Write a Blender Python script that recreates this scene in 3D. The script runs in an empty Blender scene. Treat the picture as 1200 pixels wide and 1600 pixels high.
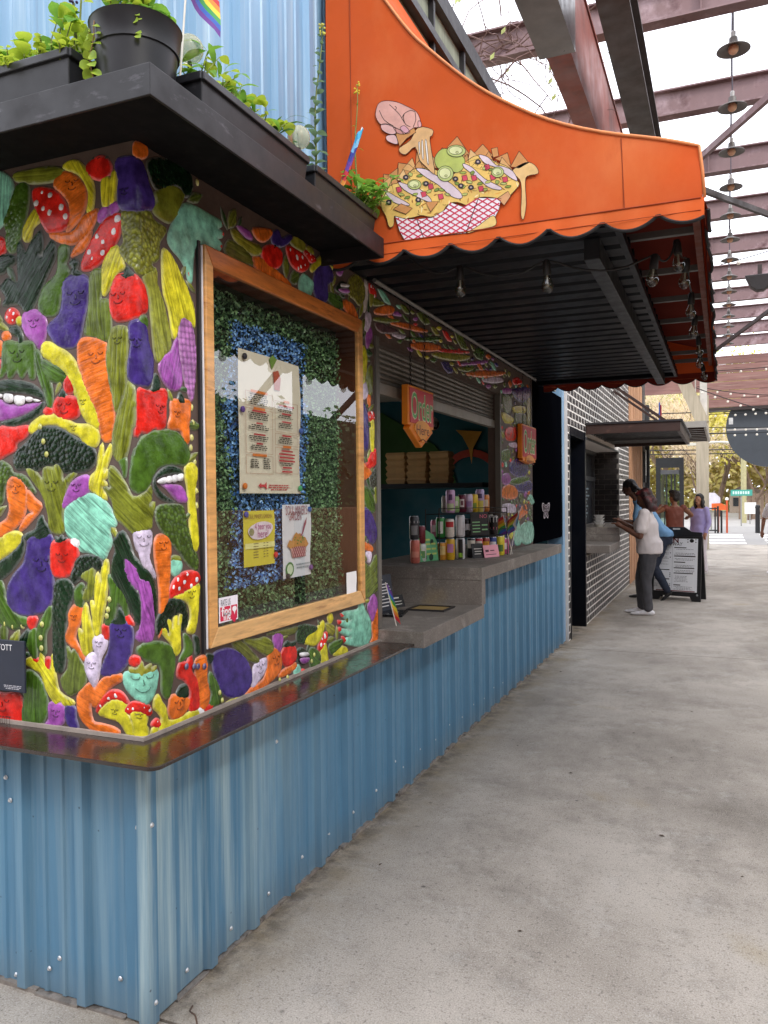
import bpy, math, random
import numpy as np
from mathutils import Vector, Matrix
from mathutils.geometry import delaunay_2d_cdt
R = math.radians
random.seed(7)
rng = np.random.default_rng(7)
scene = bpy.context.scene
COL = scene.collection

# ------------------------------------------------------------------ camera
F_PX, YAW, PITCH, ROLL = 1254.38, .399764, -.0158282, -.0108168
CAM = np.array([1.62834, -1.95583, 1.6])
_f = np.array([-math.sin(YAW)*math.cos(PITCH), math.cos(YAW)*math.cos(PITCH), math.sin(PITCH)])
_r = np.array([math.cos(YAW), math.sin(YAW), 0]); _u = np.cross(_r, _f)
_r, _u = math.cos(ROLL)*_r+math.sin(ROLL)*_u, -math.sin(ROLL)*_r+math.cos(ROLL)*_u
cd = bpy.data.cameras.new('camera'); cam = bpy.data.objects.new('camera', cd); COL.objects.link(cam)
cd.sensor_width = 36; cd.sensor_fit = 'AUTO'; cd.lens = F_PX/1600*36
cd.clip_start = .05; cd.clip_end = 2000
cam.matrix_world = Matrix(((_r[0], _u[0], -_f[0], CAM[0]), (_r[1], _u[1], -_f[1], CAM[1]), (_r[2], _u[2], -_f[2], CAM[2]), (0, 0, 0, 1)))
scene.camera = cam

# ------------------------------------------------------------------ light
SUN = Vector((1, -.75, .9)).normalized()          # towards the sun
w = bpy.data.worlds.new('World'); scene.world = w; w.use_nodes = True
nt = w.node_tree; bg = nt.nodes['Background']
sky = nt.nodes.new('ShaderNodeTexSky'); sky.sky_type = 'NISHITA'; sky.sun_disc = False
sky.sun_elevation = math.asin(SUN.z); sky.sun_rotation = math.atan2(SUN.x, SUN.y)
sky.air_density = 1.0; sky.dust_density = 3.0; sky.ozone_density = 1.0
mx = nt.nodes.new('ShaderNodeMix'); mx.data_type = 'RGBA'; mx.inputs[0].default_value = .88   # thin bright overcast over the blue
mx.inputs[7].default_value = (19.6, 19.9, 21.5, 1)
nt.links.new(sky.outputs[0], mx.inputs[6]); nt.links.new(mx.outputs[2], bg.inputs[0])
bg.inputs[1].default_value = .12
sl = bpy.data.lights.new('sun', 'SUN'); sl.energy = 1.5; sl.angle = R(11); sl.color = (1, .95, .87)
so = bpy.data.objects.new('sun', sl); COL.objects.link(so); so.rotation_euler = SUN.to_track_quat('Z', 'Y').to_euler(); so.location = (20, -15, 30)
scene.view_settings.view_transform = 'Standard'; scene.view_settings.look = 'None'
scene.view_settings.exposure = 0.24; scene.view_settings.gamma = 1
scene.view_settings.use_curve_mapping = False
scene.render.engine = 'CYCLES'
scene.cycles.max_bounces = 8; scene.cycles.transparent_max_bounces = 16

# ------------------------------------------------------------------ helpers
def ray(x, y): return _f+(x-600)/F_PX*_r-(y-800)/F_PX*_u
def at(x, y, ax, v):
    "where the sight line through photo pixel (x, y) meets the plane ax = v"
    d = ray(x, y); i = 'xyz'.index(ax); t = (v-CAM[i])/d[i]
    return CAM+t*d
def lin(h):
    h = h.lstrip('#'); o = []
    for i in (0, 2, 4):
        c = int(h[i:i+2], 16)/255
        o.append(c/12.92 if c <= .04045 else ((c+.055)/1.055)**2.4)
    return (*o, 1)
def N(nt, t, **k):
    n = nt.nodes.new(t)
    for a, b in k.items(): setattr(n, a, b)
    return n
def mixrgb(nt, fac, a, b, blend='MIX'):
    m = N(nt, 'ShaderNodeMix', data_type='RGBA', blend_type=blend)
    for s, v in ((0, fac), (6, a), (7, b)):
        if hasattr(v, 'links') or hasattr(v, 'is_linked'): nt.links.new(v, m.inputs[s])
        else: m.inputs[s].default_value = v
    return m.outputs[2]
def ramp(nt, src, a, b, ca=0., cb=1.):
    m = N(nt, 'ShaderNodeMapRange'); nt.links.new(src, m.inputs[0])
    for i, v in enumerate((a, b, ca, cb)): m.inputs[i+1].default_value = v
    return m.outputs[0]
def noise(nt, vec, scale, detail=5, rough=.6, stretch=None):
    if stretch:
        mp = N(nt, 'ShaderNodeMapping'); mp.inputs['Scale'].default_value = stretch
        nt.links.new(vec, mp.inputs[0]); vec = mp.outputs[0]
    n = N(nt, 'ShaderNodeTexNoise'); n.inputs['Scale'].default_value = scale
    n.inputs['Detail'].default_value = detail; n.inputs['Roughness'].default_value = rough
    nt.links.new(vec, n.inputs['Vector']); return n.outputs[0]
def M(name, col, rough=.5, metal=0, var=.15, vscale=6, bump=0, bscale=60, coat=0, stretch=None, stains=(), spec=.5, emit=None, alpha=None, twoside=None):
    "plain procedural material: colour broken up by noise, optional stains (colour, scale, lo, hi, stretch) and relief"
    m = bpy.data.materials.new(name); m.use_nodes = True; nt = m.node_tree
    p = nt.nodes['Principled BSDF']; tc = N(nt, 'ShaderNodeTexCoord').outputs['Object']
    c = lin(col)
    if var:
        n = noise(nt, tc, vscale, 6, .65, stretch)
        lo = tuple(x*(1-var) for x in c[:3])+(1,); hi = tuple(min(1, x*(1+var)) for x in c[:3])+(1,)
        out = mixrgb(nt, ramp(nt, n, .3, .7), lo, hi)
    else:
        rgb = N(nt, 'ShaderNodeRGB'); rgb.outputs[0].default_value = c; out = rgb.outputs[0]
    for sc, scale, lo, hi, st in stains:
        out = mixrgb(nt, ramp(nt, noise(nt, tc, scale, 8, .65, st), lo, hi), out, lin(sc))
    nt.links.new(out, p.inputs['Base Color'])
    p.inputs['Roughness'].default_value = rough; p.inputs['Metallic'].default_value = metal
    p.inputs['Coat Weight'].default_value = coat; p.inputs['Coat Roughness'].default_value = .12
    p.inputs['Specular IOR Level'].default_value = spec
    if rough > .15 and rough < .9:
        nt.links.new(ramp(nt, noise(nt, tc, vscale*2.3, 5, .6), .3, .7, rough*.75, min(1, rough*1.25)), p.inputs['Roughness'])
    if bump:
        b = N(nt, 'ShaderNodeBump'); b.inputs['Strength'].default_value = bump; b.inputs['Distance'].default_value = .01
        nt.links.new(noise(nt, tc, bscale, 5, .6, stretch), b.inputs['Height']); nt.links.new(b.outputs[0], p.inputs['Normal'])
    return m
MATS = {}
def C(col, rough=.5, **k):
    key = (col, rough, tuple(sorted(k.items())))
    if key not in MATS: MATS[key] = M('paint_'+col, col, rough, **k)
    return MATS[key]

def base_of(o):
    v = Vector((0, 0, 0))
    while o is not None: v = v+o.location; o = o.parent
    return v
class MB:
    "collects shapes in world coordinates, builds ONE mesh object"
    def __init__(s): s.v = []; s.f = []
    def add(s, vs, fs):
        n = len(s.v); s.v.extend(tuple(map(float, p)) for p in vs); s.f.extend(tuple(i+n for i in f) for f in fs); return s
    def box(s, x0, x1, y0, y1, z0, z1):
        return s.add([(x0, y0, z0), (x1, y0, z0), (x1, y1, z0), (x0, y1, z0), (x0, y0, z1), (x1, y0, z1), (x1, y1, z1), (x0, y1, z1)],
                     [(0, 3, 2, 1), (4, 5, 6, 7), (0, 1, 5, 4), (1, 2, 6, 5), (2, 3, 7, 6), (3, 0, 4, 7)])
    def obox(s, c, ax, ay, az, sx, sy, sz):
        c, ax, ay, az = map(Vector, (c, ax, ay, az)); vs = []
        for k in (-.5, .5):
            for i, j in ((-.5, -.5), (.5, -.5), (.5, .5), (-.5, .5)): vs.append(c+ax*i*sx+ay*j*sy+az*k*sz)
        return s.add(vs, [(0, 3, 2, 1), (4, 5, 6, 7), (0, 1, 5, 4), (1, 2, 6, 5), (2, 3, 7, 6), (3, 0, 4, 7)])
    def bar(s, a, b, wd, th, up=(0, 0, 1)):
        a, b = Vector(a), Vector(b); d = (b-a); L = d.length; d.normalize(); up = Vector(up)
        x = d.cross(up); x = x.normalized() if x.length > 1e-6 else Vector((1, 0, 0)); z = x.cross(d)
        return s.obox((a+b)/2, d, x, z, L, wd, th)
    def tube(s, pts, r, seg=8, cap=True):
        pts = [Vector(p) for p in pts]; n = len(pts)
        rs = list(r) if hasattr(r, '__len__') else [r]*n
        vs = []; ref = None
        for i, p in enumerate(pts):
            d = (pts[min(i+1, n-1)]-pts[max(i-1, 0)]).normalized()
            if ref is None: ref = Vector((0, 0, 1)) if abs(d.z) < .9 else Vector((1, 0, 0))
            x = d.cross(ref).normalized(); y = x.cross(d); ref = y if abs(d.dot(y)) < .9 else ref
            for k in range(seg):
                a = 2*math.pi*k/seg; vs.append(p+(x*math.cos(a)+y*math.sin(a))*rs[i])
        fs = [(i*seg+k, i*seg+(k+1) % seg, (i+1)*seg+(k+1) % seg, (i+1)*seg+k) for i in range(n-1) for k in range(seg)]
        if cap: fs += [tuple(range(seg-1, -1, -1)), tuple((n-1)*seg+k for k in range(seg))]
        return s.add(vs, fs)
    def lathe(s, prof, c, seg=24, ax=(0, 0, 1)):
        c = Vector(c); az = Vector(ax).normalized(); x = az.orthogonal().normalized(); y = az.cross(x); vs = []
        for r, h in prof:
            for k in range(seg):
                a = 2*math.pi*k/seg; vs.append(c+az*h+(x*math.cos(a)+y*math.sin(a))*r)
        n = len(prof)
        fs = [(i*seg+k, i*seg+(k+1) % seg, (i+1)*seg+(k+1) % seg, (i+1)*seg+k) for i in range(n-1) for k in range(seg)]
        if prof[0][0] > 1e-5: fs.append(tuple(range(seg-1, -1, -1)))
        if prof[-1][0] > 1e-5: fs.append(tuple((n-1)*seg+k for k in range(seg)))
        return s.add(vs, fs)
    def ball(s, c, r, seg=16, rings=9):
        rx, ry, rz = (r, r, r) if not hasattr(r, '__len__') else r
        c = Vector(c); vs = []
        for i in range(rings+1):
            t = math.pi*i/rings
            for k in range(seg):
                a = 2*math.pi*k/seg; vs.append(c+Vector((rx*math.sin(t)*math.cos(a), ry*math.sin(t)*math.sin(a), rz*math.cos(t))))
        return s.add(vs, [((i+1)*seg+k, (i+1)*seg+(k+1) % seg, i*seg+(k+1) % seg, i*seg+k) for i in range(rings) for k in range(seg)])
    def prism(s, poly, o, ax, ay, th):
        "2-D polygon extruded by th along ax x ay"
        o, ax, ay = Vector(o), Vector(ax), Vector(ay); nz = ax.cross(ay).normalized()
        a = sum(poly[i][0]*poly[(i+1) % len(poly)][1]-poly[(i+1) % len(poly)][0]*poly[i][1] for i in range(len(poly)))
        if a < 0: poly = poly[::-1]
        n = len(poly); vs = [o+ax*p[0]+ay*p[1] for p in poly]; vs += [v+nz*th for v in vs]
        fs = [tuple(range(n-1, -1, -1)), tuple(range(n, 2*n))]+[(i, (i+1) % n, n+(i+1) % n, n+i) for i in range(n)]
        return s.add(vs, fs)
    def build(s, name, mat, parent=None, smooth=False, label=None, cat=None, group=None, kind=None, origin=None, bevel=0, angle=40, local=False):
        if origin is None: origin = Vector((0, 0, 0))
        b = base_of(parent) if parent is not None else Vector(origin)
        if parent is not None: b = b+Vector(origin)
        if local: b = Vector((0, 0, 0))
        me = bpy.data.meshes.new(name)
        me.from_pydata([tuple(Vector(v)-b) for v in s.v], [], s.f); me.update()
        if mat is not None: me.materials.append(mat)
        o = bpy.data.objects.new(name, me); COL.objects.link(o)
        if parent is not None: o.parent = parent; o.location = origin
        else: o.location = origin
        if smooth:
            me.polygons.foreach_set('use_smooth', [True]*len(me.polygons))
            if smooth != 'all': me.set_sharp_from_angle(angle=R(angle))
        if bevel:
            md = o.modifiers.new('bevel', 'BEVEL'); md.width = bevel; md.segments = 2; md.limit_method = 'ANGLE'; md.angle_limit = R(40)
        tag(o, label, cat, group, kind)
        return o
def tag(o, label=None, cat=None, group=None, kind=None):
    for k, v in (('label', label), ('category', cat), ('group', group), ('kind', kind)):
        if v: o[k] = v
    return o
def thing(name, label, cat, loc=(0, 0, 0), group=None):
    o = bpy.data.objects.new(name, None); COL.objects.link(o); o.location = loc; o.empty_display_size = .1
    return tag(o, label, cat, group)
def clone(o, loc, label=None, rotz=None, group=None):
    def cp(a, par):
        c = a.copy(); COL.objects.link(c)
        if par is not None: c.parent = par
        for ch in a.children: cp(ch, c)
        return c
    r = cp(o, None); r.location = loc
    if rotz is not None: r.rotation_euler = (0, 0, rotz)
    return tag(r, label, None, group)
def inst(src, name, parent, loc, rot=None, scale=None, mat=None):
    "another part that shares its mesh with src"
    o = bpy.data.objects.new(name, src.data); COL.objects.link(o); o.parent = parent; o.location = Vector(loc)-base_of(parent)
    if rot is not None: o.rotation_euler = rot
    if scale is not None: o.scale = scale
    if mat is not None: o.material_slots[0].link = 'OBJECT'; o.material_slots[0].material = mat
    return o
AXES = {'x': (Vector((0, 1, 0)), Vector((0, 0, 1)), Vector((1, 0, 0))), '-y': (Vector((1, 0, 0)), Vector((0, 0, 1)), Vector((0, -1, 0)))}
def text(body, pos, wd, ht, face, mat, parent, name='lettering', th=0.0006, shear=0, axes=None, bold=0):
    "flat lettering as a mesh, centred on pos, fitted to wd x ht"
    cu = bpy.data.curves.new('font', 'FONT'); cu.body = body; cu.align_x = 'CENTER'; cu.shear = shear; cu.offset = bold
    cu.resolution_u = 3
    to = bpy.data.objects.new('font', cu); me = to.to_mesh(); 
    co = np.array([v.co[:2] for v in me.vertices]); fs = [tuple(p.vertices) for p in me.polygons]
    to.to_mesh_clear(); bpy.data.objects.remove(to); bpy.data.curves.remove(cu)
    lo, hi = co.min(0), co.max(0); co = (co-(lo+hi)/2)/(hi-lo)*np.array([wd, ht])
    ax, ay, az = axes or AXES[face]
    mb = MB(); mb.add([Vector(pos)+ax*float(a)+ay*float(b)+az*th for a, b in co], fs)
    return mb.build(name, mat, parent)
def P(s): return [tuple(float(a) for a in q.split(',')) for q in s.strip().strip('()').split(')(')]
def smooth_loop(pts, per=4):
    n = len(pts); out = []
    for i in range(n):
        p0, p1, p2, p3 = (np.array(pts[(i+k-1) % n]) for k in range(4))
        for j in range(per):
            t = j/per; out.append(tuple(.5*(2*p1+(p2-p0)*t+(2*p0-5*p1+4*p2-p3)*t*t+(3*p1-p0-3*p2+p3)*t**3)))
    return out
def smooth_line(pts, per=4):
    q = [pts[0]]+list(pts)+[pts[-1]]; out = []
    for i in range(1, len(q)-2):
        p0, p1, p2, p3 = (np.array(q[i+k-1], float) for k in range(4))
        for j in range(per):
            t = j/per; out.append(tuple(.5*(2*p1+(p2-p0)*t+(2*p0-5*p1+4*p2-p3)*t*t+(3*p1-p0-3*p2+p3)*t**3)))
    return out+[tuple(pts[-1])]
# ------------------------------------------------------------------ materials
def concrete(name, a, b, dirt, speck=1.0, foot=False):
    m = bpy.data.materials.new(name); m.use_nodes = True; nt = m.node_tree; p = nt.nodes['Principled BSDF']
    tc = N(nt, 'ShaderNodeTexCoord').outputs['Object']
    c = mixrgb(nt, ramp(nt, noise(nt, tc, .9, 8, .62), .38, .62), lin(a), lin(b))
    c = mixrgb(nt, ramp(nt, noise(nt, tc, .55, 9, .72, (1, .6, 1)), .46, .66, 0, .75), c, lin(dirt))      # broad grey soiling
    c = mixrgb(nt, ramp(nt, noise(nt, tc, 2.3, 10, .8), .50, .68, 0, .55), c, lin(dirt))
    c = mixrgb(nt, ramp(nt, noise(nt, tc, 4.7, 10, .7), .55, .70, 0, .4), c, lin('c9c4bc'))
    c = mixrgb(nt, ramp(nt, noise(nt, tc, 1.3, 5, .5), .64, .74, 0, .5), c, lin('9c8858'))               # rusty yellow patches
    g = noise(nt, tc, 170, 5, .8)
    c = mixrgb(nt, ramp(nt, g, .34, .47, .8*speck, 0), c, lin('453f39'))
    c = mixrgb(nt, ramp(nt, g, .54, .66, 0, .7*speck), c, lin('e6e2da'))
    g = noise(nt, tc, 60, 3, .7)
    c = mixrgb(nt, ramp(nt, g, .34, .42, .6*speck, 0), c, lin('4c453e'))
    v = N(nt, 'ShaderNodeTexVoronoi'); v.inputs['Scale'].default_value = 5.5; nt.links.new(tc, v.inputs['Vector'])
    wn = ramp(nt, noise(nt, tc, 3, 2), .45, .6)
    sp = N(nt, 'ShaderNodeMath', operation='MULTIPLY'); nt.links.new(ramp(nt, v.outputs['Distance'], .03, .075, .75, 0), sp.inputs[0]); nt.links.new(wn, sp.inputs[1])
    c = mixrgb(nt, sp.outputs[0], c, lin('3b342e'))                                                     # gum and drip spots
    if foot:                                                                                            # rusty wash-off along the foot of the kiosk wall
        sx = N(nt, 'ShaderNodeSeparateXYZ'); nt.links.new(tc, sx.inputs[0])
        fm = N(nt, 'ShaderNodeMath', operation='MULTIPLY'); e1 = N(nt, 'ShaderNodeMath', operation='ABSOLUTE'); nt.links.new(sx.outputs[0], e1.inputs[0]); nt.links.new(ramp(nt, e1.outputs[0], .0, .34, .75, 0), fm.inputs[0]); nt.links.new(ramp(nt, noise(nt, tc, 2.6, 7, .7), .36, .62), fm.inputs[1])
        c = mixrgb(nt, fm.outputs[0], c, lin('8a7650'))
        fm = N(nt, 'ShaderNodeMath', operation='MULTIPLY'); nt.links.new(ramp(nt, e1.outputs[0], .02, .16, .8, 0), fm.inputs[0]); nt.links.new(ramp(nt, noise(nt, tc, 9, 7, .7), .42, .6), fm.inputs[1])
        c = mixrgb(nt, fm.outputs[0], c, lin('4a443c'))
    nt.links.new(c, p.inputs['Base Color'])
    nt.links.new(ramp(nt, noise(nt, tc, 2, 6), .3, .7, .6, .88), p.inputs['Roughness'])
    b = N(nt, 'ShaderNodeBump'); b.inputs['Strength'].default_value = .35; b.inputs['Distance'].default_value = .004
    nt.links.new(noise(nt, tc, 140, 5, .7), b.inputs['Height']); nt.links.new(b.outputs[0], p.inputs['Normal'])
    return m
m_pave = concrete('broom_concrete', 'bab1a5', 'a0978b', '675f55', .85, True)
m_counter = concrete('cast_concrete_counter', '8f8882', '7b746e', '5a544f', .35)
m_asph = M('asphalt', '6a6866', .9, var=.2, vscale=20, bump=.3, bscale=150)
m_white_line = M('road_paint', 'e4e2dc', .7, var=.1, vscale=8, stains=(('77736e', 9, .56, .7, None),))
def weathered_blue(name, chalk):
    m = bpy.data.materials.new(name); m.use_nodes = True; nt = m.node_tree; p = nt.nodes['Principled BSDF']; tc = N(nt, 'ShaderNodeTexCoord').outputs['Object']
    out = mixrgb(nt, ramp(nt, noise(nt, tc, 2.5, 6, .65, (6, 6, .5)), .3, .7), lin('507e9c'), lin('5c8cab'))
    out = mixrgb(nt, ramp(nt, noise(nt, tc, 3.2, 8, .6, (9, 9, .3)), .5, .75, 0, .4), out, lin('426f8d'))
    sx = N(nt, 'ShaderNodeSeparateXYZ'); nt.links.new(tc, sx.inputs[0])
    ch = N(nt, 'ShaderNodeMath', operation='MULTIPLY'); nt.links.new(ramp(nt, noise(nt, tc, 1.6, 9, .65, (9, 9, .30)), .45, .64, 0, .95), ch.inputs[0])
    nt.links.new(ramp(nt, sx.outputs[1 if chalk == 'y' else 0], *((1.25, .25) if chalk == 'y' else (-1.6, -.2)), .05, 1 if chalk == 'y' else .35), ch.inputs[1])
    out = mixrgb(nt, ch.outputs[0], out, lin('a9c3c9'))                      # chalky sun-bleached runs, worst near the corner
    out = mixrgb(nt, ramp(nt, noise(nt, tc, 5, 8, .7, (14, 14, .8)), .66, .80, 0, .5), out, lin('8d9c98'))
    out = mixrgb(nt, ramp(nt, sx.outputs[2], .16, .0, 0, .5), out, lin('6f7f86'))  # splashed dust along the foot
    v = N(nt, 'ShaderNodeTexVoronoi'); v.inputs['Scale'].default_value = 9; nt.links.new(tc, v.inputs['Vector'])
    out = mixrgb(nt, ramp(nt, v.outputs['Distance'], .025, .045, .7, 0), out, lin('2b3a46'))
    nt.links.new(out, p.inputs['Base Color']); nt.links.new(ramp(nt, noise(nt, tc, 6, 6, .6), .3, .7, .34, .58), p.inputs['Roughness'])
    b = N(nt, 'ShaderNodeBump'); b.inputs['Strength'].default_value = .25; b.inputs['Distance'].default_value = .01
    nt.links.new(noise(nt, tc, 2.2, 3, .5, (2, 2, 1)), b.inputs['Height']); nt.links.new(b.outputs[0], p.inputs['Normal']); return m
m_blue = weathered_blue('blue_painted_steel', 'y'); m_blue_l = weathered_blue('blue_painted_steel_end', 'x')
m_blue_up = M('pale_blue_painted_steel', '7ba3c4', .42, var=.10, vscale=2, stretch=(6, 6, .4), stains=(('a9c4d6', 2, .5, .75, (9, 9, .3)),))
m_navy = M('navy_painted_steel', '060a13', .42, var=.2, vscale=3, spec=.2)
m_blackpaint = M('black_painted_steel', '2b2a2d', .42, var=.15, vscale=5, bump=.05, bscale=30, stains=(('4a4548', 7, .62, .78, None),))
m_shelf = M('black_fascia_steel', '17161a', .5, var=.12, vscale=4, stains=(('57555c', 9, .6, .75, (1, 1, 3)),))
m_ledge = M('dark_lacquered_steel', '2a1e1a', .27, var=.35, vscale=5, coat=.45, spec=.5, stains=(('5a5048', 12, .62, .75, (1, 4, 1)), ('1c1512', 4, .5, .7, None)))
m_screw = M('galvanised_screw', 'd6d8da', .35, metal=.6, var=.2, vscale=60)
m_wallbrown = M('brown_mural_ground', '55463f', .55, var=.15, vscale=12, bump=.15, bscale=40)
m_wood = M('varnished_pine', 'd09a5c', .38, var=.3, vscale=5, stretch=(3, 1, 9), coat=.4, stains=(('9a5a26', 6, .58, .72, (3, 1.2, 5)), ('d8a866', 3, .55, .75, None)))
m_wood_h = M('varnished_pine_rail', 'd8aa70', .38, var=.3, vscale=5, stretch=(3, .9, 9), coat=.4, stains=(('8a4c1c', 5, .57, .72, (3, 1.0, 9)), ('dcb074', 3, .52, .72, None)))
m_wooddark = M('brown_window_lining', '5a3220', .5, var=.25, vscale=6, stretch=(1, 1, .3))
m_shutter = M('grey_roller_shutter', '6d6a65', .45, var=.08, vscale=6, metal=.2)
m_dark = M('dark_interior_paint', '24272d', .6, var=.15, vscale=3)
m_seal = M('weathered_sealant', '857e76', .9, var=.35, vscale=25, bump=.6, bscale=50, stains=(('4a4540', 12, .55, .66, None),))
def glass_mat(name, tint='ffffff', ior=1.5, rough=.005, boost=1.0):
    m = bpy.data.materials.new(name); m.use_nodes = True; nt = m.node_tree
    for n in list(nt.nodes):
        if n.type != 'OUTPUT_MATERIAL': nt.nodes.remove(n)
    out = [n for n in nt.nodes][0]
    fr = N(nt, 'ShaderNodeFresnel'); ge = N(nt, 'ShaderNodeNewGeometry')
    nt.links.new(ramp(nt, ge.outputs['Backfacing'], 0, 1, ior, 1/ior), fr.inputs[0])
    gl = N(nt, 'ShaderNodeBsdfGlossy'); gl.inputs['Roughness'].default_value = rough
    tr = N(nt, 'ShaderNodeBsdfTransparent'); tr.inputs[0].default_value = lin(tint)
    mi = N(nt, 'ShaderNodeMixShader'); nt.links.new(fr.outputs[0], mi.inputs[0]); nt.links.new(tr.outputs[0], mi.inputs[1]); nt.links.new(gl.outputs[0], mi.inputs[2])
    nt.links.new(mi.outputs[0], out.inputs[0]); return m
m_glass = glass_mat('window_glass', 'f6faf8', 2.1)
m_bulb = glass_mat('clear_bulb_glass', 'd4d4ce', 1.9)

# ------------------------------------------------------------------ ground
def slab(y0, y1, x0=-9, x1=9.5):
    mb = MB(); mb.box(x0, x1, y0+.006, y1-.006, -.12, 0)
    o = mb.build('pavement', m_pave); o['kind'] = 'structure'; o.data.transform(Matrix.Identity(4)); return o
for a, b in ((-14, -6.6), (-6.6, .03), (.03, 6.62), (6.62, 13.25), (13.25, 19.9), (19.9, 26.6)): slab(a, b)
mb = MB(); mb.box(-9, 9.5, -14, 26.6, -.16, -.10); mb.build('ground_joint_bed', m_dark, kind='structure')
mb = MB(); mb.box(-300, 300, -200, 420, -.3, -.17)
m_grass = M('rough_grass', '7f8a48', .9, var=.35, vscale=1.2, bump=.6, bscale=30, stains=(('9a8f62', .5, .5, .7, None), ('5c6b30', 2.2, .55, .7, None)))
mb.build('ground', m_grass, kind='structure')
mb = MB(); mb.box(-120, 120, 26.6, 44, -.165, -.02); mb.build('road', M('sunlit_road', '8f8d8a', .9, var=.12, vscale=2, bump=.2, bscale=90), kind='structure')
mb = MB(); mb.box(-3, 6.4, 44, 90, -.165, -.025); mb.build('side_road', M('worn_side_road', '9b9894', .9, var=.12, vscale=1), kind='structure')
for i, y in enumerate((27.4, 29.2, 31.4, 33.6)):
    for x0, x1 in ((-.6, 2.35), (3.0, 6.0)):
        mb = MB(); mb.box(x0, x1, y, y+.95, -.02, -.012); mb.build('crosswalk_marking', m_white_line, kind='structure')

mb = MB()
for k in range(46):
    x, y = rng.uniform(.2, 3.6), rng.uniform(-.6, 9); s = rng.uniform(.004, .016); a = rng.uniform(0, 6.28); c_, s_ = math.cos(a)*s, math.sin(a)*s
    mb.add([(x-c_, y-s_, .001), (x+s_*.5, y-c_*.5, .005), (x+c_, y+s_, .002), (x-s_*.5, y+c_*.5, .004)], [(0, 1, 2, 3)])
o = mb.build('leaf_litter', M('dry_leaf_bits', '4a3a2c', .9, var=.3, vscale=9), kind='stuff'); tag(o, 'scattered dry leaf crumbs and grit on the concrete walkway', 'litter')
mb = MB(); mb.tube(smooth_line([(.075, .12, .004), (.11, .06, .03), (.16, .02, .05), (.20, -.03, .035), (.20, -.09, .006), (.17, -.13, .004)], 4), .0028, 5); o = mb.build('loose_wire', M('brown_wire', '5a4436', .7)); tag(o, 'thin brown loose wire curling out of the kiosk foot at the corner', 'wire')
# ------------------------------------------------------------------ the kiosk
kiosk = thing('food_kiosk', 'blue corrugated steel food kiosk with a vegetable relief, serving window and black planter shelf', 'kiosk')
def siding(face, s0, s1, z0, z1, ribs, mat, name='siding_panel', depth=.025, x=0.0, parent=None):
    "one sheet of ribbed steel; ribs = positions of the major ribs along s"
    prof = [(s0, 0)]
    allr = sorted(ribs)
    pts = []
    for r in allr:
        for ds, h in ((-.030, 0), (-.017, depth), (.017, depth), (.030, 0)): pts.append((r+ds, h))
    for a, b in zip(allr[:-1], allr[1:]):
        for q in (.35, .65):
            c = a+(b-a)*q
            for ds, h in ((-.012, 0), (-.006, .006), (.006, .006), (.012, 0)): pts.append((c+ds, h))
    pts = sorted(p for p in pts if s0 < p[0] < s1)
    prof += pts+[(s1, 0)]
    mb = MB(); vs = []; n = len(prof)
    for z in (z0, z1):
        for s, h in prof: vs.append((x+h, s, z) if face == 'x' else (s, -x-h, z))
    fs = [((i, i+1, n+i+1, n+i) if face == 'x' else (i, i+1, n+i+1, n+i)) for i in range(n-1)]
    mb.add(vs, fs)
    return mb.build(name, mat, parent or kiosk)
PITCH_RIB = .27
ribsx = [.03+PITCH_RIB*i+.015 for i in range(1, 27)]
def panel_run(face, s_list, z0, z1, ribs, mat, x=0.0, name='siding_panel', parent=None):
    for a, b in zip(s_list[:-1], s_list[1:]):
        siding(face, a, b, z0, z1, ribs, mat, name, x=x, parent=parent)
panel_run('x', [.125]+[.85+.81*i for i in range(0, 8)]+[7.0], .012, .861, ribsx, m_blue)
panel_run('x', [2.92, 3.73, 4.54, 5.35, 6.16, 7.0], .861, 1.087, ribsx, m_blue)
ribsy = [-.243-.254*i for i in range(0, 10)]
panel_run('-y', [-2.6, -1.8, -1.0, -.07], .012, .861, ribsy, m_blue_l)
# folded corner flashing
mb = MB()
pl = [(-.07, -.002), (-.07, -.012), (-.006, -.03), (.03, -.034), (.034, .0), (.03, .03), (.014, .125), (.002, .125)]
pl = [(-.075, .0), (-.075, -.01), (-.012, -.012), (-.012, -.03), (.03, -.03), (.03, .018), (.012, .02), (.012, .128), (0, .128), (0, 0)]
mb.prism(pl, (0, 0, .006), (1, 0, 0), (0, 1, 0), .855)
mb.build('corner_flashing', m_blue, kiosk, bevel=.004)
# screws
sc = MB(); sc.lathe([(.0001, .006), (.005, .005), (.006, .002), (.0085, .0), ], (0, 0, 0), 8, (1, 0, 0)); sc0 = None
SCX = [(548, 1005), (677, 882), (787, 780), (848, 737), (885, 673), (963, 605), (1035, 542), (1102, 478), (1145, 455), (1157, 393), (445, 580), (457, 1100), (810, 335)]
SCY = [(353, 1030), (403, 587), (30, 507), (17, 440), (235, 1067), (175, 970), (145, 1000), (48, 1018), (415, 1065), (260, 830)]
for k, (px, py) in enumerate(SCX+SCY):
    q = at(px/1.875, 980+py/1.875, *(('x', .003) if k < len(SCX) else ('y', -.003)))
    if k in (10, 11): q = at(px/1.875, 980+py/1.875, 'x', .03)
    if k in (14, 21): q = at(px/1.875, 980+py/1.875, 'y', -.012)
    if sc0 is None: sc0 = sc.build('screw', m_screw, kiosk, smooth=True); sc0.location = Vector(q)
    else: inst(sc0, 'screw', kiosk, q, (0, 0, 0) if k < len(SCX) else (0, 0, -R(90)))
for i in range(9):   # screws under the far part of the counter and along the foot
    inst(sc0, 'screw', kiosk, (.03, ribsx[10+i], 1.02)); inst(sc0, 'screw', kiosk, (.003, ribsx[7+i]-.09, .13+.02*(i % 2)))
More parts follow.
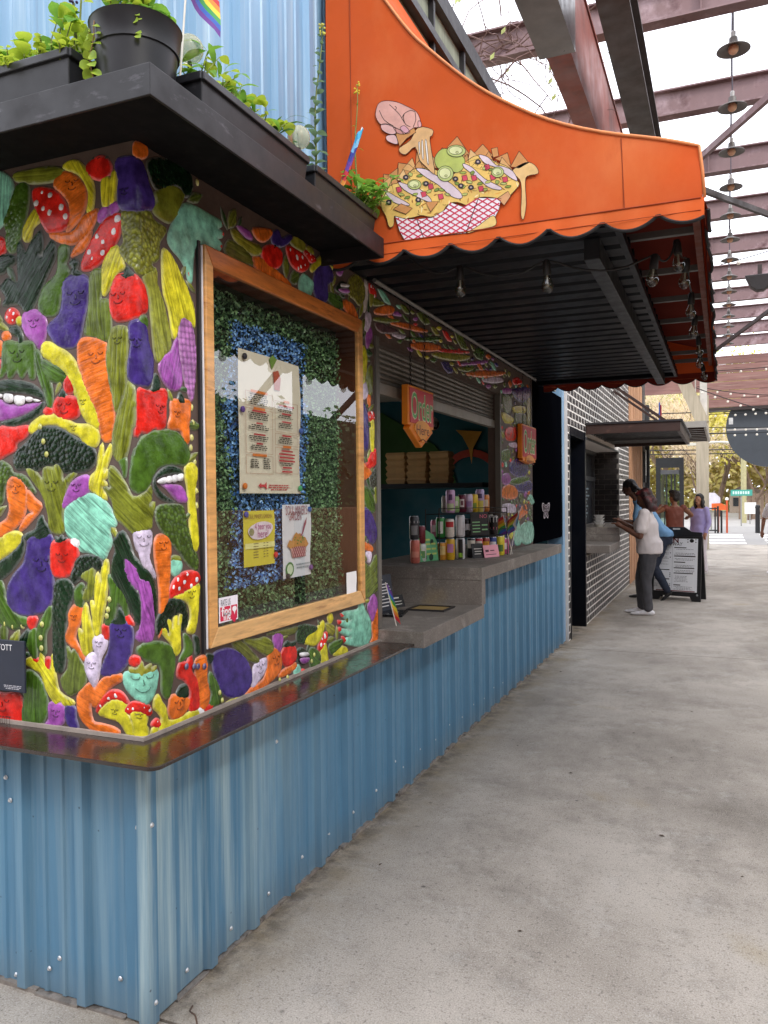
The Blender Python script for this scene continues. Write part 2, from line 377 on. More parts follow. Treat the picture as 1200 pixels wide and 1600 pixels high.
# black-painted rubbing of dirt and sealant at the foot
mb = MB()
for k in range(40):
    y0 = .12+k*.172; mb.box(-.004, .010+.010*rng.random(), y0, y0+.17, .0, .006+.012*rng.random())
mb.build('foot_sealant', m_seal, kiosk); mb = MB()
for k in range(14):
    x0 = -.08-k*.18; mb.box(x0-.18, x0, -.014-.012*rng.random(), .004, 0, .006+.01*rng.random())
mb.build('foot_sealant', m_seal, kiosk)
# wall behind the relief (with the window opening), and the far pillar
WZ0, WZ1 = .878, 2.69
WY0, WY1, WW0, WW1 = .345, 1.575, 1.125, 2.44
mb = MB()
mb.box(-2.6, -.012, 0, .10, WZ0, WZ1)
mb.box(-.1, 0, .10, WY0, WZ0, WZ1); mb.box(-.1, 0, WY0, WY1, WZ0, WW0); mb.box(-.1, 0, WY0, WY1, WW1, WZ1); mb.box(-.1, 0, WY1, 1.83, WZ0, WZ1)
mb.lathe([(.012, WZ0), (.012, WZ1)], (-.012, .012, 0), 12); mb.box(-.012, 0, .012, .10, WZ0, WZ1)
mb.build('relief_wall', m_wallbrown, kiosk)
mb = MB(); mb.box(-.09, 0, 1.83, 4.25, 2.42, WZ1); mb.build('window_header', m_wallbrown, kiosk)
mb = MB(); mb.box(-.09, 0, 4.25, 5.45, 1.17, WZ1); mb.build('far_pillar', m_wallbrown, kiosk)
mb = MB(); mb.box(-.09, .004, 5.45, 6.9, 1.17, WZ1); mb.build('black_end_panel', M('matt_black_panel', '07080c', .9, var=0, spec=0), kiosk)
mb = MB(); mb.box(-.2, .012, 6.9, 7.02, 0.01, WZ1+.2); mb.build('corner_post', m_blue_up, kiosk)
mb = MB(); mb.box(-.03, .012, 1.79, 1.832, .94, 2.43); mb.build('window_jamb', m_shutter, kiosk); mb = MB(); mb.box(-.03, .012, 4.24, 4.275, 1.17, 2.43); mb.build('window_jamb', m_shutter, kiosk)
# ledge (lacquered steel shelf)
mb = MB()
pts = [(-2.6, -.2)]
for k in range(7):
    a = R(-90+15*k); pts.append((.165+.035*math.cos(a), -.165+.035*math.sin(a)))
pts += [(.2, 1.80), (.0, 1.80), (0, 0), (-2.6, 0)]
mb.prism(pts, (0, 0, .862), (1, 0, 0), (0, 1, 0), .012)
mb.build('ledge', m_ledge, kiosk, bevel=.002)
mb = MB(); mb.prism([(-2.6, -.016), (.012, -.016), (.012, 1.80), (-.001, 1.80), (-.001, -.003), (-2.6, -.003)], (0, 0, .8745), (1, 0, 0), (0, 1, 0), .012)
mb.build('ledge_bead', M('beige_bead', '9a8f86', .7, var=.2, vscale=20), kiosk)
# planter shelf / small roof over the relief
mb = MB(); mb.box(-2.6, .296, -.296, 0, 2.690, 2.700); mb.box(-.05, .296, 0, 1.212, 2.690, 2.700)
mb.build('shelf_deck', M('black_soffit', '0e0d0e', .85, var=.2, spec=.15), kiosk)
mb = MB(); mb.box(-2.6, .30, -.304, -.296, 2.626, 2.708); mb.box(.296, .304, -.304, 1.21, 2.626, 2.708); mb.box(.0, .296, 1.204, 1.212, 2.626, 2.708)
mb.build('shelf_fascia', m_shelf, kiosk, bevel=.002)
# upper storey
panel_run('x', [0, .81, 1.40], 2.70, 5.1, [.06+.27*i for i in range(0, 6)], m_blue_up, x=-.02)
panel_run('-y', [-3.0, -2.0, -1.0, 0], 2.70, 5.1, [-.1-.254*i for i in range(0, 12)], m_blue_up, x=-.02)
mb = MB(); mb.box(-.03, .03, 1.40, 1.465, 2.70, 5.15); mb.build('frame_post', m_blackpaint, kiosk)
m_greywall = M('weathered_grey_cladding', '7f8574', .75, var=.2, vscale=3, stretch=(4, 4, .4), stains=(('b9bba2', 3, .58, .75, (6, 6, .3)), ('3c3f36', 5, .6, .75, (8, 8, .3))))
for k in range(5):
    mb = MB(); mb.box(-.05, -.005, 1.47+k*.62, 2.06+k*.62, 2.72, 4.62); mb.build('cladding_panel', m_greywall, kiosk)
    mb = MB(); mb.box(-.05, .03, 2.06+k*.62, 2.09+k*.62, 2.72, 4.62); mb.build('frame_upright', m_blackpaint, kiosk)
mb = MB(); mb.box(-.06, .045, 1.465, 4.6, 4.62, 4.74); mb.build('top_rail', m_blackpaint, kiosk)
mb = MB(); mb.box(-.06, .05, 1.465, 4.6, 4.36, 4.41); mb.build('mid_rail', m_blackpaint, kiosk)
mb = MB(); mb.box(-2.6, -.06, 4.5, 4.6, 2.72, 4.6); mb.box(-2.7, -2.6, 0, 4.0, 0, 4.7); mb.box(-2.7, -2.6, 5.6, 7.0, 0, 4.7); mb.box(-2.7, -2.6, 4.0, 5.6, 2.2, 4.7); mb.box(-2.6, -.05, 6.96, 7.02, .02, 4.0); mb.box(-2.6, -.06, .02, 4.5, 4.55, 4.6)  # doorway gap at the back added to let daylight into the room
mb.build('rear_wall', m_dark, kiosk)

# display window
win = thing('display_window', None, None); win.parent = kiosk
def wbox(name, mat, *b, par=win, bev=0):
    m = MB(); m.box(*b); return m.build(name, mat, par, bevel=bev)
fr = (.318, 1.602, 1.098, 2.468)
mb = MB(); mb.prism([(fr[0], fr[2]), (fr[0]+.047, fr[2]+.064), (fr[0]+.047, fr[3]-.066), (fr[0], fr[3])], (.002, 0, 0), (0, 1, 0), (0, 0, 1), .022); mb.build('frame_stile', m_wood, win, bevel=.004)
mb = MB(); mb.prism([(fr[1], fr[2]), (fr[1], fr[3]), (fr[1]-.05, fr[3]-.066), (fr[1]-.05, fr[2]+.064)], (.002, 0, 0), (0, 1, 0), (0, 0, 1), .022); mb.build('frame_stile', m_wood, win, bevel=.004)
mb = MB(); mb.prism([(fr[0]+.002, fr[2]), (fr[1]-.002, fr[2]), (fr[1]-.052, fr[2]+.064), (fr[0]+.049, fr[2]+.064)], (.002, 0, 0), (0, 1, 0), (0, 0, 1), .021); mb.build('frame_rail', m_wood_h, win, bevel=.004)
mb = MB(); mb.prism([(fr[0]+.002, fr[3]), (fr[0]+.049, fr[3]-.066), (fr[1]-.052, fr[3]-.066), (fr[1]-.002, fr[3])], (.002, 0, 0), (0, 1, 0), (0, 0, 1), .021)
mb.build('frame_rail', M('red_stained_pine_rail', 'c0702e', .38, var=.3, vscale=5, stretch=(3, .9, 9), coat=.4, stains=(('6f3410', 5, .55, .72, (3, 1.2, 9)),)), win, bevel=.004)
wbox('steel_edge_or_highlight', M('white_edge_highlight', 'e6e6ea', .4), .002, .016, .3095, .3145, 1.098, 2.462)  # highlight along the black edge, painted as a white strip
wbox('steel_edge_or_highlight', m_blackpaint, .002, .012, .296, .3085, 1.085, 2.475)
mb = MB(); mb.add([(.014, .362, 1.16), (.014, 1.552, 1.16), (.014, 1.552, 2.404), (.014, .362, 2.404)], [(0, 1, 2, 3)]); mb.build('glass', m_glass, win)
D = -.095
mb = MB(); mb.box(D, .002, 1.545, 1.575, 1.125, 2.44); mb.box(D, .002, .345, .368, 1.125, 2.44); mb.box(D, .002, .368, 1.545, 2.41, 2.44); mb.box(D, .002, .368, 1.545, 1.125, 1.145)
mb.build('lining', m_wooddark, win); mb = MB(); mb.box(D-.02, D, .345, 1.575, 1.125, 2.44); mb.build('hedge_mat', C('1c2c1a', .9), win)
# artificial box hedge inside: thousands of small leaves
def leaves(n, y0, y1, z0, z1, x, spread, size, cut=None):
    mb = MB()
    for _ in range(n):
        c = Vector((x+rng.random()*spread, rng.uniform(y0, y1), rng.uniform(z0, z1)))
        if cut is not None and cut(c): continue
        q = Matrix.Rotation(rng.uniform(0, 6.28), 3, 'X') @ Matrix.Rotation(rng.uniform(-1.1, 1.1), 3, 'Y') @ Matrix.Rotation(rng.uniform(-1.1, 1.1), 3, 'Z')
        s = size*rng.uniform(.6, 1.3)
        mb.add([c+q @ Vector(v) for v in ((0, -s, 0), (s*.3, 0, s*.62), (0, s*.9, 0), (s*.3, 0, -s*.62))], [(0, 1, 2), (0, 2, 3)])
    return mb
def leafmat(name, a, b, rough=.45, trans=0):
    m = bpy.data.materials.new(name); m.use_nodes = True; nt = m.node_tree; p = nt.nodes['Principled BSDF']
    ge = N(nt, 'ShaderNodeNewGeometry'); 
    nt.links.new(mixrgb(nt, ge.outputs['Random Per Island'], lin(a), lin(b)), p.inputs['Base Color'])
    p.inputs['Roughness'].default_value = rough
    if trans:
        out = [n for n in nt.nodes if n.type == 'OUTPUT_MATERIAL'][0]
        t = N(nt, 'ShaderNodeBsdfTranslucent'); nt.links.new(mixrgb(nt, ge.outputs['Random Per Island'], lin(a), lin(b)), t.inputs[0])
        ms = N(nt, 'ShaderNodeMixShader'); ms.inputs[0].default_value = trans
        nt.links.new(p.outputs[0], ms.inputs[1]); nt.links.new(t.outputs[0], ms.inputs[2]); nt.links.new(ms.outputs[0], out.inputs[0])
    return m
blue = lambda c: .57+.03*math.sin(c.z*9) < c.y < 1.16+.02*math.sin(c.z*14) and 1.27 < c.z < 2.28
mb = leaves(18000, .37, 1.50, 1.15, 2.37, -.085, .04, .0085, blue)
mb.build('hedge_foliage', leafmat('plastic_box_leaves', '1f4226', '84a874', .4), win, kind='stuff')
mb = leaves(9500, .53, 1.19, 1.25, 2.30, -.085, .04, .008, lambda c: not blue(c))
mb.build('blue_foliage', leafmat('blue_leaves', '2360b0', '9ccaf8', .35), win, kind='stuff')  # leaves coloured blue in one patch behind the papers

# counters (cast concrete)
mb = MB(); mb.box(-.5, .25, 1.80, 2.90, .852, .935); mb.build('lower_counter', m_counter, kiosk, bevel=.004)
mb = MB(); mb.box(-.62, .25, 2.855, 5.52, 1.088, 1.168); mb.build('upper_counter', m_counter, kiosk, bevel=.004)
mb = MB(); mb.box(-.62, .249, 2.856, 2.935, .9355, 1.0875); mb.build('counter_riser', m_counter, kiosk)
mb = MB(); mb.box(-.62, -.5, 1.83, 2.86, .5, .95); mb.build('counter_back', m_dark, kiosk)
# brass deal tray let into the lower counter
mb = MB(); mb.box(-.12, .12, 2.50, 2.515, .935, .945); mb.box(-.12, .12, 2.70, 2.715, .935, .945); mb.box(-.12, -.105, 2.515, 2.70, .935, .945); mb.box(.105, .12, 2.515, 2.70, .935, .945)
tray = mb.build('pass_tray', m_blackpaint, kiosk)
mb = MB(); mb.box(-.104, .104, 2.516, 2.699, .9355, .939); mb.build('tray_plate', M('brass_plate', 'b59a62', .4, metal=.3, var=.15), tray)
# roller shutter
sh = thing('roller_shutter', None, None); sh.parent = kiosk
mb = MB(); mb.prism([(0, 0), (.006, .003), (.010, .012), (.008, .022), (.0, .0285)], (0, 0, 0), (1, 0, 0), (0, 0, 1), 2.42)
sl0 = None
for k in range(8):
    z = 2.445-.0287*(k+1)
    if sl0 is None: sl0 = mb.build('slat', m_shutter, sh); sl0.location = (-.055, 4.25, z); 
    else: inst(sl0, 'slat', sh, (-.055, 4.25, z))
mb = MB(); mb.box(-.07, -.03, 1.835, 4.24, 2.155, 2.215); mb.build('bottom_bar', M('shutter_bottom_bar', '8a857c', .4, metal=.3, var=.1), sh, bevel=.003)
mb = MB(); mb.box(-.0295, -.0285, 2.50, 2.62, 2.165, 2.20); mb.build('red_label', C('9a3238', .5), sh)
# serving room
m_teal = M('teal_wall_paint', '10505c', .7, var=.15, vscale=2); m_green = M('green_wall_paint', '2f5a22', .7, var=.15, vscale=2)
mb = MB(); mb.box(-2.6, -.1, 6.60, 6.66, 0, 2.8); mb.build('room_wall', m_teal, kiosk)
mb = MB(); mb.prism([(-2.4, 1.75), (-2.4, 2.35), (-2.0, 2.6), (-1.75, 2.45), (-1.35, 2.2), (-1.15, 1.95), (-1.1, 1.75)], (0, 6.585, 0), (1, 0, 0), (0, 0, 1), .006); mb.build('painted_hill', m_green, kiosk)
mb = MB(); aout = [(-.93+.36*math.cos(R(a)), 1.78+.36*math.sin(R(a))) for a in range(0, 181, 12)]; ain = [(-.93+.28*math.cos(R(a)), 1.78+.28*math.sin(R(a))) for a in range(180, -1, -12)]
mb.prism(aout+ain, (0, 6.578, 0), (1, 0, 0), (0, 0, 1), .006); mb.build('painted_arch', C('a8321f', .6), kiosk)
mb = MB(); mb.prism(P('(-1.10,2.36)(-.80,2.33)(-.84,2.26)(-.90,2.15)(-.92,1.98)(-.95,2.15)(-1.02,2.28)'), (0, 6.57, 0), (1, 0, 0), (0, 0, 1), .006); mb.build('painted_flower', C('c08428', .6), kiosk)
mb = MB(); mb.box(-2.6, -2.5, 1.8, 4.0, 0, 2.8); mb.box(-2.6, -2.5, 5.6, 6.6, 0, 2.8); mb.box(-2.6, -.1, 1.75, 1.83, 0, 2.8); mb.box(-2.6, 0, 1.83, 6.6, 2.72, 2.78); mb.box(-2.6, -.1, 1.83, 6.6, .0, .03)
mb.build('unseen_room_walls', C('aaa498', .8), kiosk)  # unseen walls kept pale and left open behind to brighten the room
mb = MB(); mb.box(-2.3, -.35, 5.0, 5.45, 1.70, 1.742); mb.build('box_shelf', M('steel_shelf', '3c3f44', .4, metal=.4), kiosk)
mb = MB(); mb.box(-1.35, -.75, 4.2, 5.6, .03, .95); mb.build('back_bench', M('bench_steel', '1c2024', .4), kiosk)
# soffit under the awning: ribbed navy steel on a channel frame
mb = MB(); vs = []; ny = 0; prof = []
for k in range(25):
    y = 1.30+k*.178
    for dy, dz in ((0, 0), (.015, .03), (.05, .03), (.065, 0)): prof.append((y+dy, 2.692+dz))
for x in (0.0, 1.26): vs += [(x, y, z) for y, z in prof]
n = len(prof); mb.add(vs, [(i, n+i, n+i+1, i+1) for i in range(n-1)])
mb.build('soffit_sheet', m_navy, kiosk)
mb = MB(); mb.box(1.09, 1.155, 1.52, 5.62, 2.60, 2.69); mb.build('soffit_channel', M('charcoal_channel', '2b2e33', .45, metal=.3), kiosk, bevel=.003)
mb = MB(); mb.box(0.0, 1.26, 1.30, 1.34, 2.655, 2.69); mb.box(0.0, 1.26, 5.62, 5.70, 2.665, 2.692); mb.box(1.235, 1.26, 1.34, 5.62, 2.655, 2.69); mb.build('soffit_edge', m_navy, kiosk)
mb = MB(); mb.tube([(.045, 1.7, 2.682), (.045, 5.4, 2.682)], .011, 8); mb.build('conduit', M('grey_conduit', '8a8a88', .4, metal=.5), kiosk, smooth=True)
# ------------------------------------------------------------------ the relief: glazed ceramic vegetables
def unfold(px, py):
    a = at(px, py, 'y', 0)
    if a[0] <= 0: return (a[0], a[2])
    b = at(px, py, 'x', 0); return (max(b[1], 0), b[2])
def fold(s, z, h):
    rr = .02
    if s <= -rr: return (s, -h, z)
    if s >= rr: return (h, s, z)
    a = (s+rr)/(2*rr)*math.pi/2            # turns round the corner
    return (-.012+(.012+h)*math.sin(a) if s > -rr else s, .012-(.012+h)*math.cos(a), z)
def glaze(col, pat):
    key = ('glaze', col, pat)
    if key in MATS: return MATS[key]
    m = bpy.data.materials.new('glaze_'+col); m.use_nodes = True; nt = m.node_tree; p = nt.nodes['Principled BSDF']
    tc = N(nt, 'ShaderNodeTexCoord').outputs['Object']; uv = N(nt, 'ShaderNodeUVMap'); uv.uv_map = 'uv'; uv = uv.outputs[0]
    c = lin(col); lo = tuple(x*.6 for x in c[:3])+(1,); hi = tuple(min(1, x*1.35+.004) for x in c[:3])+(1,)
    out = mixrgb(nt, ramp(nt, noise(nt, tc, 22, 6, .65), .36, .64), lo, hi)
    out = mixrgb(nt, ramp(nt, noise(nt, tc, 75, 5, .7), .56, .72, 0, .4), out, tuple(x*.4 for x in c[:3])+(1,))
    out = mixrgb(nt, ramp(nt, noise(nt, tc, 6, 3, .5), .55, .75, 0, .35), out, tuple(x*.55 for x in c[:3])+(1,))
    h = noise(nt, tc, 55, 4, .6); st = .45; dist = .004
    if pat in 'rl':
        mp = N(nt, 'ShaderNodeMapping'); mp.inputs['Scale'].default_value = (80, 9, 1) if pat == 'r' else (6, 105, 1); nt.links.new(uv, mp.inputs[0])
        f = noise(nt, mp.outputs[0], 1.0, 3, .55)
        out = mixrgb(nt, ramp(nt, f, .34, .47, .9 if pat == 'l' else .65, 0), out, tuple(x*.35 for x in c[:3])+(1,))
        out = mixrgb(nt, ramp(nt, f, .54, .68, 0, .7 if pat == 'l' else .35), out, tuple(min(1, x*1.7+.012) for x in c[:3])+(1,))
        h = f; st = .7
    elif pat in 'fwk':
        v = N(nt, 'ShaderNodeTexVoronoi'); v.inputs['Scale'].default_value = {'f': 70, 'w': 60, 'k': 48}[pat]
        if pat == 'k': v.inputs['Randomness'].default_value = .15
        nt.links.new(uv if pat == 'k' else tc, v.inputs['Vector']); f = v.outputs['Distance']
        if pat == 'w': out = mixrgb(nt, ramp(nt, f, .08, .2, .5, 0), out, tuple(min(1, x*1.6+.04) for x in c[:3])+(1,))
        else: out = mixrgb(nt, ramp(nt, f, .3, .62, 0, .75), out, tuple(x*.3 for x in c[:3])+(1,)); out = mixrgb(nt, ramp(nt, f, .0, .14, .32, 0), out, tuple(min(1, x*2.2+.04) for x in c[:3])+(1,))
        iv = N(nt, 'ShaderNodeMath', operation='SUBTRACT'); iv.inputs[0].default_value = 1; nt.links.new(f, iv.inputs[1]); h = iv.outputs[0]; st = .8
    e = N(nt, 'ShaderNodeAttribute'); e.attribute_name = 'edge'        # pale rim: thin glaze and edge highlights painted into the colour
    out = mixrgb(nt, ramp(nt, e.outputs['Fac'], .0, 1, .0, .55), out, tuple(min(1, .55*x+.34) for x in c[:3])+(1,))
    nt.links.new(out, p.inputs['Base Color']); p.inputs['Roughness'].default_value = .22; p.inputs['Specular IOR Level'].default_value = .28
    p.inputs['Coat Weight'].default_value = .12; p.inputs['Coat Roughness'].default_value = .06
    b = N(nt, 'ShaderNodeBump'); b.inputs['Strength'].default_value = st; b.inputs['Distance'].default_value = dist
    nt.links.new(h, b.inputs['Height']); nt.links.new(b.outputs[0], p.inputs['Normal'])
    MATS[key] = m; return m
def pillow(name, outline, col, pat, parent, hgt=.0055, rim=.008, lift=0, step=.0085, fold=fold, grow=0):
    "a cushioned relief piece on the unfolded wall (s, z)"
    pts = np.array(outline); n0 = len(pts); b = []
    if grow:
        sg = np.sign(sum(pts[i][0]*pts[(i+1) % n0][1]-pts[(i+1) % n0][0]*pts[i][1] for i in range(n0)))
        tn = np.roll(pts, -1, 0)-np.roll(pts, 1, 0); tn = tn/(np.hypot(tn[:, 0], tn[:, 1])[:, None]+1e-9)
        pts = pts+np.stack([tn[:, 1], -tn[:, 0]], 1)*sg*grow
    for i in range(n0):
        a, c = pts[i], pts[(i+1) % n0]; k = max(1, int(np.hypot(*(c-a))/step))
        for j in range(k): b.append(a+(c-a)*j/k)
    b = np.array(b); nb = len(b)
    lo, hi = b.min(0), b.max(0); size = hi-lo; step2 = max(step*.9, float(np.sqrt(size[0]*size[1]/900)))
    gx, gy = np.meshgrid(np.arange(lo[0], hi[0], step2), np.arange(lo[1], hi[1], step2)); g = np.stack([gx.ravel(), gy.ravel()], 1)
    g = g+rng.uniform(-.25, .25, g.shape)*step2
    def dist(q):
        A = b; Bq = np.roll(b, -1, 0); d = Bq-A; L = (d**2).sum(1)+1e-12
        t = np.clip(((q[:, None, :]-A)*d).sum(2)/L, 0, 1); return np.sqrt((((q[:, None, :]-(A+t[..., None]*d))**2).sum(2)).min(1))
    if len(g):
        x, y = g[:, 0], g[:, 1]; ins = np.zeros(len(g), bool)
        for i in range(nb):
            x1, y1 = b[i]; x2, y2 = b[(i+1) % nb]
            if y1 != y2: ins ^= ((y1 > y) != (y2 > y)) & (x < (x2-x1)*(y-y1)/(y2-y1)+x1)
        g = g[ins]
    if len(g): g = g[dist(g) > step2*.4]
    allp = np.vstack([b, g]) if len(g) else b
    vs, es, fs, *_ = delaunay_2d_cdt([Vector(p) for p in allp], [], [list(range(nb))], 1, 1e-6)
    q = np.array([tuple(v) for v in vs]); d = dist(q)
    dm = max(d.max(), 1e-4); t = np.clip(d/min(rim, dm), 0, 1)
    h = lift+hgt*(.22+.78*np.sqrt(1-(1-t)**2))+.25*hgt*np.clip(d/dm, 0, 1)*min(1, dm/.03)
    h += hgt*.10*np.sin(q[:, 0]*90+q[:, 1]*47)*t
    co = [fold(p[0], p[1], hh) for p, hh in zip(q, h)]; edge = list(np.clip(1-d/.0048, 0, 1))
    me = bpy.data.meshes.new(name); faces = [tuple(f) for f in fs if len(f) >= 3]
    # skirt down to the wall
    from collections import Counter
    cnt = Counter()
    for f in faces:
        for i in range(len(f)): cnt[(min(f[i], f[(i+1) % len(f)]), max(f[i], f[(i+1) % len(f)]))] += 1
    skirt = {}; base = len(co)
    for f in list(faces):
        for i in range(len(f)):
            a, c = f[i], f[(i+1) % len(f)]
            if cnt[(min(a, c), max(a, c))] == 1:
                for v in (a, c):
                    if v not in skirt: skirt[v] = len(co); co.append(fold(q[v][0], q[v][1], lift-.001)); edge.append(.3)
                faces.append((c, a, skirt[a], skirt[c]))
    off = np.array(base_of(parent)); me.from_pydata([tuple(np.array(c)-off) for c in co], [], faces); me.update()
    ctr = q.mean(0); cov = np.cov((q-ctr).T) if len(q) > 2 else np.eye(2); ev, evec = np.linalg.eigh(cov); ax = evec[:, 1]; ay = evec[:, 0]
    qq = np.vstack([q, [q[v] for v in skirt]]) if skirt else q
    uvs = np.stack([(qq-ctr) @ ax, (qq-ctr) @ ay], 1)
    ul = me.uv_layers.new(name='uv'); li = np.zeros(len(me.loops), int); me.loops.foreach_get('vertex_index', li); ul.data.foreach_set('uv', uvs[li].ravel())
    at_ = me.attributes.new('edge', 'FLOAT', 'POINT'); at_.data.foreach_set('value', edge)
    me.materials.append(glaze(col, pat)); me.polygons.foreach_set('use_smooth', [True]*len(me.polygons))
    o = bpy.data.objects.new(name, me); COL.objects.link(o); o.parent = parent
    return o, ctr, size, h.max()
def strokes(name, lines, mat, parent, hgt, r=.0016, fold=fold):
    mb = MB()
    for ln in lines:
        p = [Vector(fold(s, z, hgt)) for s, z in ln]
        if len(p) > 1: mb.tube(p, r, 5)
    return mb.build(name, mat, parent)
def face_lines(c, w):
    "closed eyes, nose and a smile around c"
    x, z = c; a = []
    for sx in (-.28, .28): a.append([(x+w*(sx+.14*math.cos(t)), z+w*(.22-.10*math.sin(t))) for t in np.linspace(0, math.pi, 5)])
    a.append([(x, z+w*.12), (x+w*.05, z-w*.05), (x-w*.02, z-w*.07)])
    a.append([(x+w*.25*math.cos(t), z-w*.16-w*.12*math.sin(t)) for t in np.linspace(0, math.pi, 6)])
    return a
OFF = {'A': (0, 220, 3.75), 'B': (0, 580, 3.75), 'C': (0, 860, 3.75), 'D': (290, 360, 3.75), 'E': (290, 680, 3.478), 'P': (0, 0, 1), 'G': (570, 580, 3.75), 'H': (570, 760, 3.75), 'K': (560, 360, 3.529)}
Rd, Or, Ye, Ol, Gr, Dk, Pu, Li, Wl, Te, Wh, Bk = 'd42318', 'e06f20', 'd0c82a', '747c22', '43641c', '0c2a14', '3c2a74', '9c50a6', 'd3c6de', '84c8b0', 'eeeef2', '1a1a1c'
m_face = {}
def veg(par, crop, name, col, pat, pts, face=None, spots=0, hgt=.0055, lift=0, sub=None):
    ox, oy, k = OFF[crop]; loop = [unfold(ox+x/k, oy+y/k) for x, y in smooth_loop(P(pts), 3)]
    OUTL.append(loop)
    o, ctr, size, top = pillow(name, loop, col, pat, sub or par, hgt=hgt, lift=lift, grow=(0 if name in ('tooth', 'fingernail', 'tongue', 'lip') else .0055))
    if face:
        fx, fy, fw = face; fc = unfold(ox+fx/k, oy+fy/k); ww = abs(unfold(ox+(fx+fw)/k, oy+fy/k)[0]-unfold(ox+fx/k, oy+fy/k)[0])
        dark = tuple(x*.35 for x in lin(col)[:3])
        if col not in m_face:
            m = bpy.data.materials.new('incised_line_'+col); m.use_nodes = True; m.node_tree.nodes['Principled BSDF'].inputs['Base Color'].default_value = (*dark, 1); m.node_tree.nodes['Principled BSDF'].inputs['Roughness'].default_value = .3; m_face[col] = m
        strokes('face', face_lines(fc, max(ww, .03)), m_face[col], o, top+.0002)
    if spots:
        q = np.array(loop); n = 0; lo, hi = q.min(0), q.max(0); done = []; wh = glaze(Wh, 's')
        for _ in range(400):
            c = rng.uniform(lo, hi); d = np.sqrt(((q-c)**2).sum(1)).min(); ins = False
            for i in range(len(q)):
                (x1, y1), (x2, y2) = q[i], q[(i+1) % len(q)]
                if (y1 > c[1]) != (y2 > c[1]) and c[0] < (x2-x1)*(c[1]-y1)/(y2-y1)+x1: ins = not ins
            rad = .0125*(.7+.5*rng.random())*min(1, size.min()/.07)
            if ins and d > rad*.9 and all(np.hypot(*(c-e)) > rad*2.6 for e in done):
                done.append(c); pillow('spot', [tuple(c+rad*np.array((math.cos(t), math.sin(t)))) for t in np.linspace(0, 2*math.pi, 9)[:-1]], Wh, 's', o, hgt=.004, rim=.006, lift=top-.0035)
            if len(done) >= spots: break
    return o
mural = thing('vegetable_mural', 'glazed ceramic relief of smiling vegetables, mushrooms and hands wrapping the kiosk corner', 'mural', (0, 0, .9))
